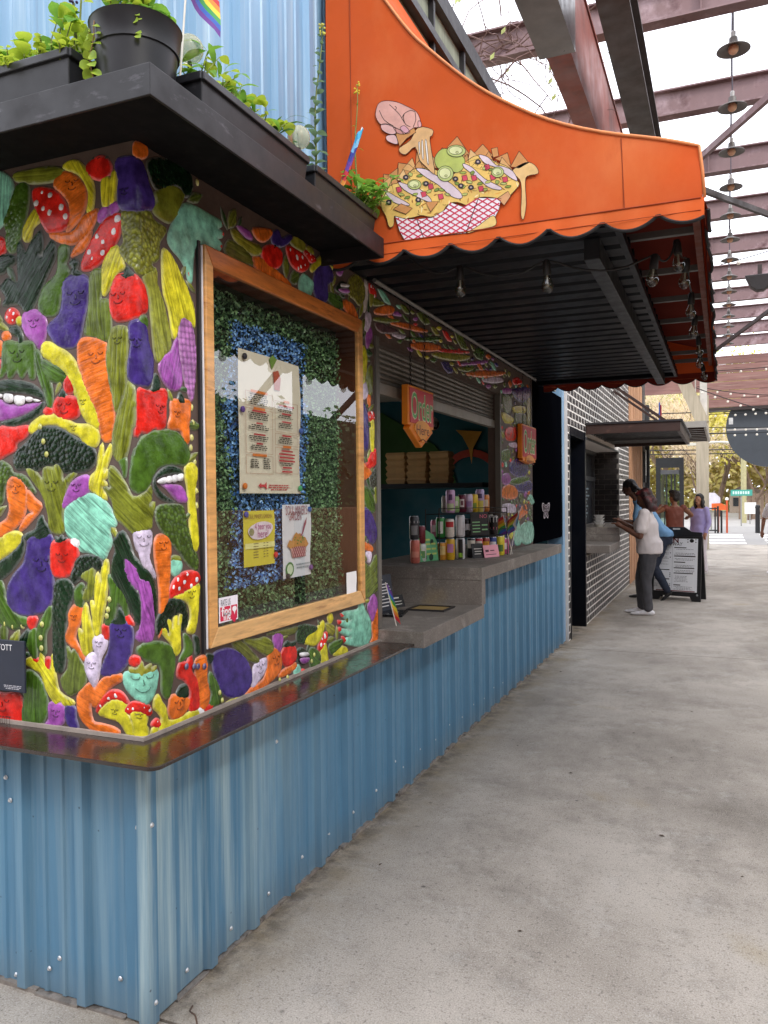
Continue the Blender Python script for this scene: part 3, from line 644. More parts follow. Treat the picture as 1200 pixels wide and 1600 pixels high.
L = [l for l in '''
A|cabbage|Te|l|(-20,200)(40,205)(78,260)(65,350)(50,440)(10,500)(-20,490)
A|leek|Ol|l|(85,200)(150,180)(300,155)(380,178)(330,232)(200,248)(100,235)
A|cucumber|Gr|w|(100,270)(150,250)(172,290)(160,420)(120,570)(90,648)(50,640)(35,580)(45,540)(25,470)(60,380)
A|toadstool_stem|Ye|l|(205,405)(240,460)(195,510)(180,575)(155,588)(138,560)(150,500)
A|carrot|Or|r|(335,215)(375,185)(430,200)(490,255)(510,330)(490,420)(440,490)(400,528)(395,520)(415,440)(405,360)(360,300)(320,265)|f430,260,90
A|toadstool_cap|Rd|s|(195,300)(240,278)(310,290)(360,330)(405,420)(405,490)(360,525)(290,535)(255,490)(215,400)|s7
A|asparagus|Ye|l|(375,145)(430,118)(480,140)(530,210)(553,300)(540,410)(515,415)(525,320)(500,240)(450,185)(390,170)
A|carrot|Or|r|(290,548)(380,545)(440,530)(490,450)(565,405)(572,430)(530,530)(480,580)(420,605)(350,590)
A|carrot|Or|r|(420,675)(450,620)(495,560)(535,525)(525,580)(490,640)(440,668)
A|tomato|Rd|s|(510,150)(560,105)(610,95)(650,140)(650,190)(610,225)(560,222)(520,195)
A|tomato_leaf|Dk|s|(540,105)(565,112)(585,90)(600,110)(630,100)(610,128)(575,130)
A|radish_leaf|Ye|l|(600,235)(630,215)(660,230)(655,300)(640,385)(610,390)(600,320)
A|radish_leaf|Ye|l|(660,190)(680,185)(685,260)(672,360)(650,375)(650,300)
A|radish|Li|s|(590,410)(625,385)(648,400)(630,440)(585,475)(578,440)
A|radish|Li|s|(655,370)(690,365)(698,395)(675,420)(655,435)(645,400)
A|eggplant|Pu|s|(690,110)(750,95)(815,110)(850,180)(870,260)(900,340)(890,395)(820,408)(740,408)(700,380)(690,300)(700,230)(680,160)|f735,300,60
A|broccoli_crown|Dk|f|(860,130)(930,105)(1010,120)(1090,170)(1125,240)(1115,310)(1080,325)(1050,270)(1000,265)(950,285)(910,280)(880,220)
A|broccoli_stem|Ol|s|(905,310)(950,275)(990,262)(1030,270)(1075,320)(1050,380)(1030,440)(985,478)(920,440)(895,405)(915,360)
A|persimmon|Or|s|(780,25)(800,10)(850,30)(862,75)(830,102)(785,85)(775,60)
P|hand|Te|s|(262,374)(268,352)(280,326)(292,319)(306,324)(330,338)(343,345)(346,352)(338,357)(347,363)(346,370)(338,372)(345,381)(342,391)(334,391)(322,386)(310,383)(303,388)(301,405)(299,438)(294,438)(290,420)(280,402)(268,388)
P|fingernail|Rd|s|(341,347)(345,346)(348,349)(346,353)(342,352)
P|fingernail|Rd|s|(343,361)(348,362)(350,367)(346,370)(342,366)
P|fingernail|Rd|s|(341,380)(346,382)(347,387)(342,389)(339,385)
P|fingernail|Rd|s|(291,424)(294,423)(297,436)(294,439)
A|toadstool_cap|Rd|s|(640,450)(700,432)(712,490)(690,580)(640,660)(560,740)(500,758)(482,740)(500,670)(550,570)(600,490)|s7
A|toadstool_stem|Ye|l|(660,628)(690,625)(728,735)(690,770)(660,830)(620,898)(605,890)(600,790)(615,700)
A|celery_leaf|8e9334|f|(720,420)(800,425)(870,415)(900,470)(970,515)(950,560)(930,600)(925,690)(880,720)(905,760)(840,790)(790,760)(750,710)(705,650)(730,590)(720,520)
A|celery|8e9334|l|(840,780)(910,750)(915,830)(960,980)(1000,1190)(960,1250)(925,1295)(905,1250)(890,1100)(870,900)(845,820)
A|kale|Dk|l|(20,840)(50,810)(110,830)(105,700)(115,580)(150,660)(190,590)(240,530)(250,620)(245,680)(300,590)(325,610)(325,680)(290,760)(250,850)(190,990)(150,1000)(110,960)(20,965)(40,920)(5,860)
A|squash|Gr|s|(350,625)(400,620)(400,680)(385,720)(405,770)(390,810)(365,860)(340,1000)(290,1025)(240,1005)(230,950)(260,860)(330,790)(345,720)
A|eggplant|Pu|s|(390,810)(450,785)(510,800)(520,870)(510,960)(490,1050)(470,1150)(430,1210)(340,1195)(285,1120)(290,1080)(350,1020)(370,930)(370,850)|f450,920,120
A|eggplant_stem|Dk|s|(410,720)(440,695)(460,720)(450,760)(490,790)(440,795)(420,770)(430,740)
A|asparagus_bunch|5f6f24|l|(535,780)(600,760)(600,850)(590,930)(640,940)(650,1050)(640,1170)(560,1150)(500,1130)(510,1060)(525,960)
A|pepper|Rd|s|(680,800)(740,785)(810,800)(850,880)(860,980)(840,1010)(780,1040)(690,1055)(650,1000)(648,910)|f700,920,100
A|pepper_stem|Dk|s|(700,790)(735,780)(745,740)(770,780)(800,805)(760,805)(745,830)(730,805)
A|corn_husk|Ye|l|(950,645)(985,655)(1020,710)(1060,790)(1110,910)(1135,1000)(1135,1090)(1080,1040)(1050,1060)(1030,1140)(1010,1150)(990,1000)(960,900)(950,780)
A|corn_cob|b577b8|k|(1050,1060)(1085,1042)(1120,1080)(1140,1200)(1142,1330)(1135,1440)(1120,1525)(1080,1400)(1055,1250)
A|eggplant|Pu|s|(770,1060)(830,1055)(855,1100)(870,1200)(895,1290)(880,1420)(820,1432)(760,1400)(752,1320)(770,1200)(755,1120)|f800,1180,70
A|eggplant_stem|Gr|s|(815,1060)(845,1025)(862,1060)(855,1090)(830,1075)
A|okra|Ol|l|(665,1100)(740,1095)(750,1160)(740,1290)(740,1400)(720,1500)(685,1590)(660,1500)(640,1400)(625,1280)(640,1180)|f695,1170,60
A|carrot|Or|r|(480,1165)(560,1160)(620,1190)(620,1260)(640,1380)(660,1500)(670,1640)(660,1740)(620,1760)(595,1720)(570,1600)(520,1480)(470,1340)(458,1220)|f570,1270,100
A|asparagus|Ye|s|(250,1195)(290,1185)(360,1220)(430,1280)(480,1380)(520,1480)(560,1560)(590,1640)(580,1685)(520,1650)(480,1590)(440,1480)(390,1370)(310,1300)(250,1250)|f495,1530,40
A|turnip|Li|s|(140,1020)(190,995)(240,1010)(272,1060)(265,1150)(235,1215)(210,1185)(160,1140)(135,1080)|f205,1070,70
A|toadstool_cap|Rd|s|(72,985)(100,1000)(112,1025)(95,1060)(60,1068)(35,1040)(45,1000)|s6
A|toadstool_stem|Ye|s|(98,1045)(118,1035)(128,1060)(112,1078)
A|kumquat|Or|s|(38,1120)(60,1135)(58,1160)(35,1170)(18,1155)(20,1130)
A|tomato|Rd|s|(-10,570)(30,585)(38,620)(25,660)(-10,670)
A|green_pepper|Gr|s|(20,1190)(60,1175)(100,1185)(160,1180)(200,1190)(205,1290)(205,1385)(180,1390)(160,1345)(130,1390)(100,1350)(60,1395)(40,1350)(5,1390)(15,1290)|f110,1260,100
A|pepper_stem|Dk|s|(60,1100)(100,1090)(130,1130)(135,1180)(115,1190)(110,1150)(70,1130)
A|pea_pod|Gr|l|(205,1240)(230,1240)(260,1330)(300,1420)(310,1530)(290,1570)(265,1480)(225,1370)
A|pea_pod|Gr|l|(240,1290)(310,1310)(390,1350)(390,1410)(310,1410)(260,1370)
A|chili|Rd|s|(380,1395)(410,1380)(445,1440)(430,1475)(385,1470)
A|onion|Li|l|(1035,1150)(1042,1250)(1060,1340)(1060,1430)(1020,1460)(970,1430)(930,1340)(950,1270)(1000,1240)
A|kumquat|Or|s|(-10,1180)(15,1190)(15,1250)(-10,1260)
A|chili|Rd|s|(-10,1290)(5,1300)(5,1370)(-10,1370)
A|spinach|Dk|l|(15,670)(85,680)(90,710)(60,740)(20,775)(-10,770)(-10,690)
B|lip|Dk|l|(-10,58)(100,50)(200,75)(260,130)(272,180)(240,165)(150,135)(60,130)(-10,130)
B|lip|Dk|l|(272,170)(250,240)(190,290)(100,325)(30,320)(10,292)(130,262)(210,215)(250,180)
B|tongue|Li|s|(-10,168)(60,192)(150,192)(245,182)(200,230)(100,275)(-10,290)
B|tooth|Wh|s|(32,136)(60,132)(85,142)(82,180)(55,186)(32,170)
B|tooth|Wh|s|(94,146)(130,144)(155,152)(150,192)(120,203)(94,185)
B|tooth|Wh|s|(162,152)(198,155)(195,178)(165,178)
B|tooth|Wh|s|(206,162)(245,172)(232,180)(208,178)
B|tooth|Wh|s|(-10,132)(22,138)(18,155)(-10,152)
B|tomato|Rd|s|(320,190)(345,155)(400,150)(460,160)(470,200)(460,260)(410,280)(350,270)(318,230)|f385,215,90
B|tomato_leaf|Dk|s|(350,150)(362,118)(378,112)(390,140)(400,168)(372,160)
B|chili|Rd|s|(258,240)(285,210)(312,235)(290,258)
B|asparagus|Ye|s|(178,320)(240,270)(320,258)(400,290)(450,315)(540,320)(580,360)(580,400)(560,440)(500,420)(470,380)(410,350)(330,310)(250,315)(200,355)(178,355)|f440,332,30
B|watermelon|Rd|s|(-10,340)(80,335)(170,325)(155,380)(100,420)(90,460)(40,490)(-10,505)
B|broccoli_crown|Dk|f|(240,340)(290,325)(350,335)(440,390)(530,440)(560,480)(555,540)(510,580)(440,590)(380,590)(340,545)(260,560)(220,580)(160,570)(110,575)(85,540)(95,480)(150,430)(200,370)
B|broccoli_stem|Ol|l|(160,565)(200,580)(250,635)(260,562)(310,570)(330,548)(360,560)(370,640)(420,600)(450,595)(400,660)(385,720)(370,830)(380,930)(340,950)(295,920)(285,830)(250,720)(210,660)(170,600)|f310,670,90
B|radish_leaf|Ye|l|(600,425)(610,500)(650,430)(655,470)(625,560)(610,590)(632,580)(625,620)(605,640)(628,665)(600,680)(628,750)(560,710)(525,680)(535,620)(570,580)(580,500)
B|turnip|Li|s|(430,650)(480,620)(520,620)(525,690)(490,735)(420,765)(370,800)(375,760)(400,700)|f455,680,70
B|cabbage|Te|l|(420,780)(470,740)(530,722)(600,750)(650,810)(670,860)(680,900)(640,930)(655,1000)(630,1060)(610,1098)(540,1060)(470,1050)(470,1000)(420,980)(390,930)(385,820)
B|green_pepper|Gr|s|(850,380)(940,350)(1020,355)(1080,410)(1108,490)(1080,550)(1010,540)(930,560)(890,620)(860,690)(800,710)(765,660)(770,560)(790,460)
B|pepper|Rd|s|(805,110)(860,120)(930,110)(972,120)(970,210)(965,320)(930,340)(900,330)(860,360)(830,355)(790,380)(800,280)|f930,220,60
B|pepper_stem|Dk|s|(890,100)(895,50)(910,18)(930,60)(930,105)(905,125)(875,118)
B|orange_pepper|Or|s|(1000,180)(1040,170)(1105,175)(1112,230)(1105,330)(1105,410)(1080,418)(1060,350)(1030,340)(985,330)(1000,260)|f1030,250,40
B|pepper_stem|Dk|s|(1040,190)(1045,140)(1058,132)(1075,170)(1080,195)
B|okra|Ol|l|(755,62)(780,120)(788,230)(770,360)(745,480)(720,530)(690,520)(665,470)(665,370)(690,260)(730,140)
B|okra_tip|Gr|s|(700,515)(740,510)(738,600)(730,620)(718,570)
B|turnip_leaf|Ol|l|(650,560)(690,590)(740,670)(780,740)(840,720)(880,675)(885,740)(870,790)(905,770)(890,860)(880,920)(840,930)(790,950)(730,900)(680,850)(660,760)(610,680)(650,690)(640,620)
B|turnip|Wl|s|(790,940)(850,932)(885,950)(880,1030)(870,1100)(910,1205)(890,1190)(830,1110)(795,1010)|f840,990,80
B|lip|Dk|l|(890,650)(930,580)(990,550)(1050,565)(1080,600)(1060,610)(980,612)(915,640)(930,690)(985,740)(1030,765)(990,772)(920,740)
B|tongue|Li|s|(935,662)(1000,660)(1060,670)(1090,720)(1098,765)(1060,775)(1020,750)(970,690)
B|tooth|Wh|s|(912,645)(935,628)(965,622)(965,655)(925,660)
B|tooth|Wh|s|(970,620)(995,615)(997,650)(972,654)
B|tooth|Wh|s|(1001,614)(1028,608)(1030,645)(1003,650)
B|tooth|Wh|s|(1033,607)(1064,602)(1062,638)(1035,642)
B|asparagus|Ye|s|(1085,560)(1120,540)(1150,570)(1152,620)(1140,680)(1140,780)(1158,960)(1158,1030)(1140,1055)(1120,1030)(1110,880)(1098,700)(1085,620)
B|kale|4f6a24|f|(920,800)(980,785)(1060,790)(1080,830)(1100,920)(1130,1040)(1155,1090)(1150,1165)(1100,1130)(1050,1060)(1000,1000)(950,940)(915,870)
B|carrot|Or|r|(910,980)(950,960)(990,985)(998,1060)(990,1180)(985,1300)(960,1450)(930,1560)(935,1440)(930,1250)(905,1080)|f950,1020,60
B|strawberry|Te|s|(1005,1105)(1040,1100)(1062,1130)(1050,1180)(1020,1195)(998,1160)
B|strawberry_leaf|Ol|s|(1000,1105)(1015,1085)(1050,1092)(1055,1112)(1030,1118)
B|carrot_leaf|4f6a24|f|(-10,540)(60,560)(80,600)(150,620)(210,710)(190,700)(130,640)(70,610)(30,680)(20,760)(-10,770)
B|carrot|Or|r|(50,650)(80,622)(130,640)(155,700)(155,790)(130,870)(70,930)(-10,980)(-10,910)(40,870)(60,800)(45,720)|f100,690,70
B|carrot|Or|r|(162,700)(205,750)(245,795)(180,880)(130,930)(120,920)(160,850)(205,830)(165,800)
B|avocado|Ye|s|(-10,1000)(50,950)(110,945)(130,970)(105,1025)(0,1105)(-10,1110)
B|avocado_skin|Dk|s|(-10,1130)(60,1080)(125,1010)(138,960)(140,1050)(90,1140)(20,1210)(-10,1215)
B|eggplant|Pu|s|(180,965)(300,960)(300,1040)(290,1110)(310,1200)(315,1290)(290,1380)(200,1425)(120,1420)(60,1380)(45,1290)(80,1200)(140,1130)(160,1040)|f250,1130,110
B|eggplant_stem|Dk|l|(150,960)(210,930)(230,870)(250,850)(260,880)(300,950)(240,992)(200,970)(160,990)
B|tomato|Rd|s|(305,1010)(340,995)(400,990)(450,1020)(460,1080)(430,1130)(410,1190)(350,1205)(310,1180)(300,1100)|f372,1090,80
B|tomato_leaf|Dk|s|(328,970)(345,985)(365,962)(375,985)(395,978)(380,1002)(340,1008)
B|radish_slice|Wh|s|(447,972)(470,985)(477,1005)(460,1028)(440,1030)(420,1010)(425,983)
B|broccoli_crown|Dk|f|(455,1100)(520,1080)(580,1090)(600,1130)(590,1165)(550,1150)(520,1165)(480,1200)(440,1240)(420,1200)(440,1150)
B|broccoli_stem|Ol|l|(490,1180)(525,1160)(555,1160)(555,1200)(560,1260)(540,1330)(490,1340)(500,1290)(520,1240)(480,1205)
C|radicchio|Dk|l|(670,-60)(720,-110)(755,-60)(770,-10)(800,60)(870,130)(905,210)(915,330)(900,400)(880,280)(860,190)(815,160)(790,90)(730,60)(760,170)(810,270)(825,380)(805,430)(770,350)(720,260)(660,160)(665,60)(680,0)
C|radicchio_stalk|Li|l|(735,30)(770,60)(800,110)(820,170)(850,170)(880,200)(895,300)(900,430)(890,520)(850,530)(800,515)(830,400)(820,260)(770,190)(720,150)(750,150)(700,80)(740,100)
C|cucumber|Dk|w|(330,190)(380,170)(425,200)(430,260)(400,350)(385,480)(385,600)(375,690)(350,712)(320,680)(315,500)(315,340)(320,260)
C|orange_pepper|Or|s|(430,330)(460,320)(490,345)(470,420)(440,500)(460,560)(495,620)(490,645)(450,580)(400,540)(390,500)(410,440)(405,380)|f440,390,40
C|pepper_stem|Gr|s|(450,220)(480,195)(495,215)(480,230)(490,290)(480,340)(450,320)(440,260)
C|endive|Ye|l|(625,55)(635,90)(630,180)(620,290)(600,400)(585,490)(560,490)(545,380)(535,290)(560,320)(560,200)(575,130)(590,190)(600,110)
C|endive|Ye|l|(505,310)(525,400)(550,480)(545,560)(520,610)(490,600)(470,510)(465,460)(490,480)(485,390)
C|pea_pod|Gr|l|(635,140)(690,200)(740,250)(755,330)(745,390)(720,330)(690,320)(660,420)(620,430)(640,330)(650,240)
C|chili|Rd|s|(740,375)(760,390)(785,435)(750,425)
C|chili|Rd|s|(605,440)(640,450)(645,500)(620,520)(605,490)
C|eggplant|Pu|s|(650,430)(700,415)(760,430)(780,490)(770,590)(745,660)(700,710)(640,730)(595,720)(615,650)(640,590)(650,500)|f715,480,80
C|eggplant_stem|Dk|s|(655,415)(690,390)(700,340)(730,380)(745,435)(700,440)(660,432)
C|radish|Wl|s|(550,520)(590,498)(625,520)(620,570)(590,630)(585,690)(575,620)(552,570)|f588,545,50
C|radish|Wl|s|(505,640)(540,603)(580,630)(585,690)(570,760)(550,800)(530,760)(505,700)|f545,670,60
C|toadstool_stem|Ye|s|(1000,272)(1060,255)(1160,195)(1160,290)(1155,380)(1140,470)(1115,483)(1095,465)(1115,400)(1110,330)(1080,290)|f1115,255,50
C|toadstool_cap|Rd|s|(990,275)(1000,210)(1040,150)(1100,125)(1150,130)(1168,165)(1150,195)(1100,230)(1040,260)|s7
C|broccoli_crown|Dk|f|(960,310)(1010,285)(1060,295)(1090,340)(1095,430)(1060,470)(1060,370)(1020,380)(990,405)(975,410)(985,480)(960,450)(940,470)(920,490)(915,420)(940,360)
C|broccoli_stem|Ye|s|(940,460)(960,455)(990,500)(975,410)(995,410)(1010,460)(1020,385)(1035,390)(1040,440)(1055,370)(1063,385)(1050,480)(1055,570)(1035,610)(1010,600)(1005,550)(965,500)
C|strawberry|Te|s|(735,720)(790,715)(850,715)(915,705)(920,760)(900,840)(870,890)(850,895)(790,860)(745,810)(728,760)|f840,780,120
C|strawberry_leaf|8f8f2e|s|(760,690)(800,695)(830,655)(850,690)(885,665)(880,695)(915,680)(895,712)(850,725)(830,752)(810,722)(775,718)
C|green_pepper|Gr|s|(810,570)(860,545)(940,540)(1000,570)(1022,640)(1010,740)(990,850)(970,862)(945,820)(945,730)(930,670)(880,650)(830,620)(805,595)
C|cherry_tomato|Rd|s|(788,620)(812,632)(815,655)(795,675)(770,668)(760,648)(768,628)
C|chili|Rd|s|(1040,690)(1060,650)(1090,660)(1115,610)(1125,660)(1120,710)(1150,760)(1165,840)(1160,920)(1120,940)(1100,900)(1115,830)(1080,760)(1040,740)
P|carrot|Or|r|(304,1035)(312,1027)(320,1026)(323,1040)(322,1060)(327,1085)(322,1104)(313,1107)(308,1085)(306,1062)
C|chili_leaf|Gr|s|(1075,490)(1110,520)(1125,560)(1120,610)(1095,620)(1060,650)(1050,640)(1080,570)
C|carrot_leaf|Dk|s|(1130,500)(1160,520)(1165,600)(1145,610)(1140,550)
C|persimmon|Or|s|(1000,855)(1050,850)(1105,870)(1100,920)(1060,970)(1010,985)(985,950)(990,900)|f1045,900,70
C|persimmon_leaf|Dk|s|(1030,860)(1050,800)(1090,790)(1100,840)(1080,865)
C|asparagus|Ye|s|(905,870)(925,850)(945,890)(970,930)(985,1000)(1050,980)(1150,935)(1160,980)(1060,1010)(1000,1040)(940,1075)(930,1040)(945,980)(920,940)(900,920)
C|asparagus_end|Wh|s|(1157,935)(1185,930)(1190,970)(1167,982)
C|toadstool_stem|Ye|s|(580,950)(640,890)(700,875)(750,900)(740,940)(770,1000)(790,1075)(760,1085)(740,1060)(700,1000)(630,975)|f680,940,50
C|toadstool_cap|Rd|s|(570,935)(590,880)(640,830)(690,822)(730,850)(755,900)(690,868)(630,885)(580,945)|s5
C|toadstool_stem|Ye|s|(770,955)(810,945)(860,965)(860,1020)(870,1085)(840,1095)(790,1085)(785,1020)|f820,965,40
C|toadstool_cap|Rd|s|(735,945)(760,900)(810,890)(870,910)(885,955)(860,960)(800,940)(760,955)|s5
C|toadstool_cap|Rd|s|(885,1020)(910,990)(930,1000)(935,1030)(910,1035)|s3
C|toadstool_stem|Ye|s|(895,1037)(920,1037)(915,1085)(885,1085)
C|carrot|Or|r|(460,850)(500,800)(535,780)(560,810)(600,760)(650,735)(710,730)(710,760)(660,790)(620,830)(600,880)(560,915)(530,900)(545,1000)(600,1020)(670,1040)(705,1070)(640,1075)(560,1060)(490,1000)(460,930)
C|asparagus|Ye|l|(150,655)(180,630)(230,650)(245,590)(265,660)(300,690)(310,600)(325,720)(350,830)(430,885)(425,905)(380,905)(355,880)(350,900)(320,890)(270,800)(240,720)(180,680)
C|beetroot|Li|s|(290,900)(350,895)(385,930)(370,1010)(320,1030)(255,1035)(290,990)|f335,950,60
C|beetroot|Pu|s|(388,910)(440,920)(445,980)(460,1045)(420,1035)(392,1000)
C|spinach|Gr|l|(150,720)(190,710)(240,760)(275,860)(280,940)(240,1020)(150,1020)(130,960)(145,860)
C|tomato|Rd|s|(-10,850)(40,840)(110,840)(135,900)(135,1000)(60,1005)(-10,1000)|f20,900,100
C|pea_pod|Gr|l|(220,470)(250,400)(300,320)(300,420)(270,490)(270,600)(245,600)(225,560)
C|pea_pod|Gr|l|(-10,180)(20,200)(40,300)(100,380)(160,400)(160,430)(90,460)(40,440)(-10,400)
C|chili|Rd|s|(165,400)(195,390)(220,400)(195,460)(170,440)
C|pea_pod|Gr|l|(160,540)(180,480)(210,460)(215,550)(215,640)(180,600)
C|asparagus_bunch|5f6f24|l|(395,560)(420,600)(440,580)(470,640)(500,700)(500,780)(450,830)(400,840)(360,760)(400,700)(405,640)
C|kale|Dk|l|(120,520)(150,480)(172,470)(170,540)(140,565)
C|chili|Rd|s|(200,630)(235,640)(225,660)(200,650)
C|chili|Rd|s|(275,630)(300,640)(290,700)(270,670)
D|okra|8e8c2a|l|(265,0)(300,5)(350,60)(430,90)(440,130)(400,145)(340,110)(290,60)
D|zucchini|5f6424|l|(225,115)(250,60)(300,80)(370,140)(390,205)(330,185)(250,150)
D|carrot|Or|r|(395,-10)(500,0)(490,40)(450,65)(410,40)
D|turnip|Li|s|(300,-25)(340,-10)(375,15)(390,50)(350,35)
D|carrot|Or|r|(395,160)(440,165)(480,200)(560,260)(620,330)(560,320)(470,270)(400,210)
D|eggplant|Pu|s|(505,20)(540,0)(560,50)(600,30)(625,40)(590,80)(540,95)(505,70)
D|tomato|Rd|s|(445,120)(480,90)(530,95)(560,130)(560,190)(530,220)(480,215)(450,170)
D|tomato_leaf|Dk|s|(478,85)(500,100)(525,82)(520,108)(500,118)(485,105)
D|toadstool_stem|8e8c2a|s|(610,60)(650,40)(695,80)(690,120)(640,100)
D|toadstool_cap|Rd|s|(590,95)(640,110)(700,160)(720,210)(680,240)(630,215)(600,160)|s6
D|toadstool_stem|8e8c2a|s|(702,105)(730,98)(750,140)(722,128)
D|toadstool_cap|Rd|s|(690,112)(720,130)(755,160)(760,185)(730,185)(700,150)|s4
D|asparagus|Ye|s|(730,220)(760,180)(800,150)(860,180)(885,210)(870,230)(820,200)(780,210)(740,240)
D|strawberry|Te|s|(665,300)(690,255)(720,280)(745,310)(735,370)(700,385)(665,350)
D|eggplant|Pu|s|(760,230)(800,195)(850,220)(860,290)(830,320)(830,400)(800,420)(760,390)(745,320)
D|beetroot|Li|s|(890,215)(920,225)(910,262)(885,250)
D|lip|Dk|s|(870,340)(910,295)(950,320)(955,370)(910,375)
D|tongue|Li|s|(885,345)(940,340)(948,368)(910,368)|lift
D|tooth|Wh|s|(900,312)(945,318)(942,334)(902,332)|lift
D|cauliflower|8e8c2a|f|(955,290)(1000,262)(1040,310)(1050,380)(1020,440)(985,400)(950,370)
D|zucchini|Gr|l|(835,370)(890,380)(920,430)(900,470)(840,420)
D|carrot|Or|r|(905,420)(940,410)(980,440)(1000,490)(1005,520)(960,500)(930,460)
D|parsnip|c9c3c0|s|(1050,290)(1065,340)(1060,430)(1045,480)(1045,380)
D|toadstool_stem|8e8c2a|s|(1078,375)(1100,380)(1092,430)(1080,440)
D|toadstool_cap|Rd|s|(1072,315)(1095,330)(1115,370)(1105,392)(1080,370)|s3
D|radish|Wl|s|(1055,490)(1075,485)(1085,520)(1065,600)(1050,580)
D|beetroot|Li|s|(1055,600)(1080,565)(1090,620)(1062,690)
D|corn_husk|Ye|l|(1035,680)(1060,740)(1050,870)(1030,900)
D|endive|Ol|l|(1065,820)(1090,800)(1090,960)(1060,940)
D|turnip|Wl|s|(1030,900)(1055,900)(1065,960)(1040,985)
D|kumquat|Or|s|(1065,965)(1080,975)(1082,1020)(1068,1030)
D|eggplant|Pu|s|(1035,1020)(1060,1060)(1070,1200)(1060,1290)(1032,1230)
D|toadstool_cap|Rd|s|(1070,1070)(1100,1068)(1103,1110)(1075,1115)|s3
D|toadstool_stem|Ye|s|(1080,1118)(1100,1118)(1100,1280)(1085,1280)
D|chili|Rd|s|(1085,1310)(1115,1280)(1115,1350)(1075,1350)
E|chili|Rd|s|(1005,100)(1040,80)(1040,150)(980,190)(970,180)
E|carrot|Or|r|(955,150)(1000,190)(1005,215)(960,240)
E|corn_cob|3a3f33|k|(1000,220)(1040,180)(1045,260)(1010,280)
E|cucumber|Gr|l|(965,280)(1000,300)(1025,380)(1020,420)(985,400)(965,330)
E|endive|Ol|l|(1025,285)(1045,300)(1045,370)(1028,360)
E|eggplant|Pu|s|(960,410)(990,400)(1025,470)(1038,540)(1015,590)(970,540)(960,470)
E|carrot|Or|r|(960,580)(1010,605)(1012,630)(960,612)
E|radish_slice|Wl|s|(980,640)(1008,640)(1000,690)(985,680)
E|kale|5f6f24|l|(962,690)(1000,715)(1035,650)(1045,820)(1015,860)(975,880)(960,800)
E|hand|Te|s|(955,870)(965,930)(1000,1000)(1005,1080)(990,1130)(940,1145)(875,1135)(862,1108)(900,1098)(845,1075)(838,1055)(900,1060)(845,1030)(838,1012)(900,1010)(850,985)(858,962)(930,950)(940,920)
E|fingernail|Rd|s|(838,968)(858,970)(862,985)(845,990)
E|fingernail|Rd|s|(822,1005)(842,1005)(845,1025)(828,1030)
E|fingernail|Rd|s|(826,1045)(842,1042)(846,1065)(830,1068)
E|fingernail|Rd|s|(845,1092)(862,1095)(872,1118)(858,1130)(846,1110)
E|turnip|Li|s|(988,930)(1018,865)(1038,900)(1036,950)(1015,1010)(998,970)
E|carrot|Or|r|(1010,1035)(1030,950)(1042,945)(1044,1060)(1035,1130)(985,1160)(1015,1100)
E|broccoli_crown|2a4a28|f|(600,1090)(610,1040)(650,1030)(700,1040)(720,1060)(690,1080)(650,1110)(640,1130)(605,1120)
E|broccoli_stem|Ye|s|(640,1120)(660,1080)(700,1060)(745,1010)(750,1050)(730,1110)(700,1140)(660,1135)
E|lemon|Ye|s|(770,985)(790,970)(798,1000)(780,1025)
E|endive|8e8c2a|l|(758,1025)(805,1040)(800,1085)(772,1072)
E|toadstool_stem|Ye|s|(730,1170)(755,1130)(765,1160)(770,1210)(780,1245)(740,1255)(735,1200)
E|toadstool_cap|Rd|s|(718,1150)(740,1090)(765,1072)(768,1100)(745,1150)(725,1170)|s5
E|asparagus|Ye|s|(800,1188)(840,1150)(875,1160)(870,1190)(820,1195)
E|pea_pod|Gr|l|(780,1140)(850,1110)(840,1148)(800,1185)(785,1180)
E|lip|Dk|s|(600,1170)(630,1150)(665,1180)(672,1212)(640,1248)(605,1235)
E|tongue|Li|s|(612,1212)(660,1207)(650,1236)(620,1240)|lift
E|tooth|Wh|s|(610,1183)(650,1178)(658,1196)(615,1203)|lift
E|tomato|Rd|s|(520,1180)(550,1140)(590,1150)(600,1190)(590,1230)(550,1255)(520,1230)
E|tomato_leaf|Dk|s|(530,1145)(550,1120)(570,1130)(595,1122)(585,1148)(555,1155)
E|turnip|Li|s|(475,1090)(500,1070)(525,1090)(520,1140)(505,1180)(480,1140)
E|spinach|Ol|l|(310,1110)(390,1110)(430,1100)(470,1130)(470,1180)(430,1190)(370,1150)
E|okra|5f6424|l|(250,1130)(300,1120)(370,1190)(400,1230)(360,1230)(300,1190)
E|zucchini|5f6424|l|(440,1080)(600,1040)(588,1075)(530,1085)(480,1082)
E|carrot|Or|r|(450,1180)(490,1160)(515,1200)(515,1270)(480,1320)(420,1370)(350,1420)(305,1440)(350,1380)(420,1330)(440,1260)|f488,1220,50
E|carrot|Or|r|(520,1285)(590,1240)(598,1260)(550,1300)(505,1312)
E|pea_pod|Gr|l|(670,1170)(700,1160)(730,1200)(720,1250)(680,1270)
E|strawberry|Te|s|(590,1270)(610,1250)(622,1270)(610,1305)(590,1310)
E|chili|Rd|s|(627,1275)(648,1280)(632,1302)
E|eggplant|Pu|s|(150,1190)(220,1160)(300,1190)(350,1270)(355,1340)(320,1400)(260,1425)(200,1400)(160,1310)(145,1240)
E|turnip|Wl|s|(375,1250)(435,1215)(430,1280)(390,1340)(360,1370)(365,1290)|f400,1265,50
E|pea_pod|Gr|l|(130,1290)(160,1330)(190,1400)(190,1450)(150,1470)(120,1480)(140,1410)(125,1350)
E|chili|Rd|s|(105,1472)(150,1460)(130,1490)(100,1495)
E|asparagus|Ye|l|(130,1515)(200,1470)(275,1425)(275,1445)(210,1490)(140,1520)
E|kale|Dk|s|(115,1190)(150,1200)(130,1240)(115,1220)'''.strip().split('\n')]
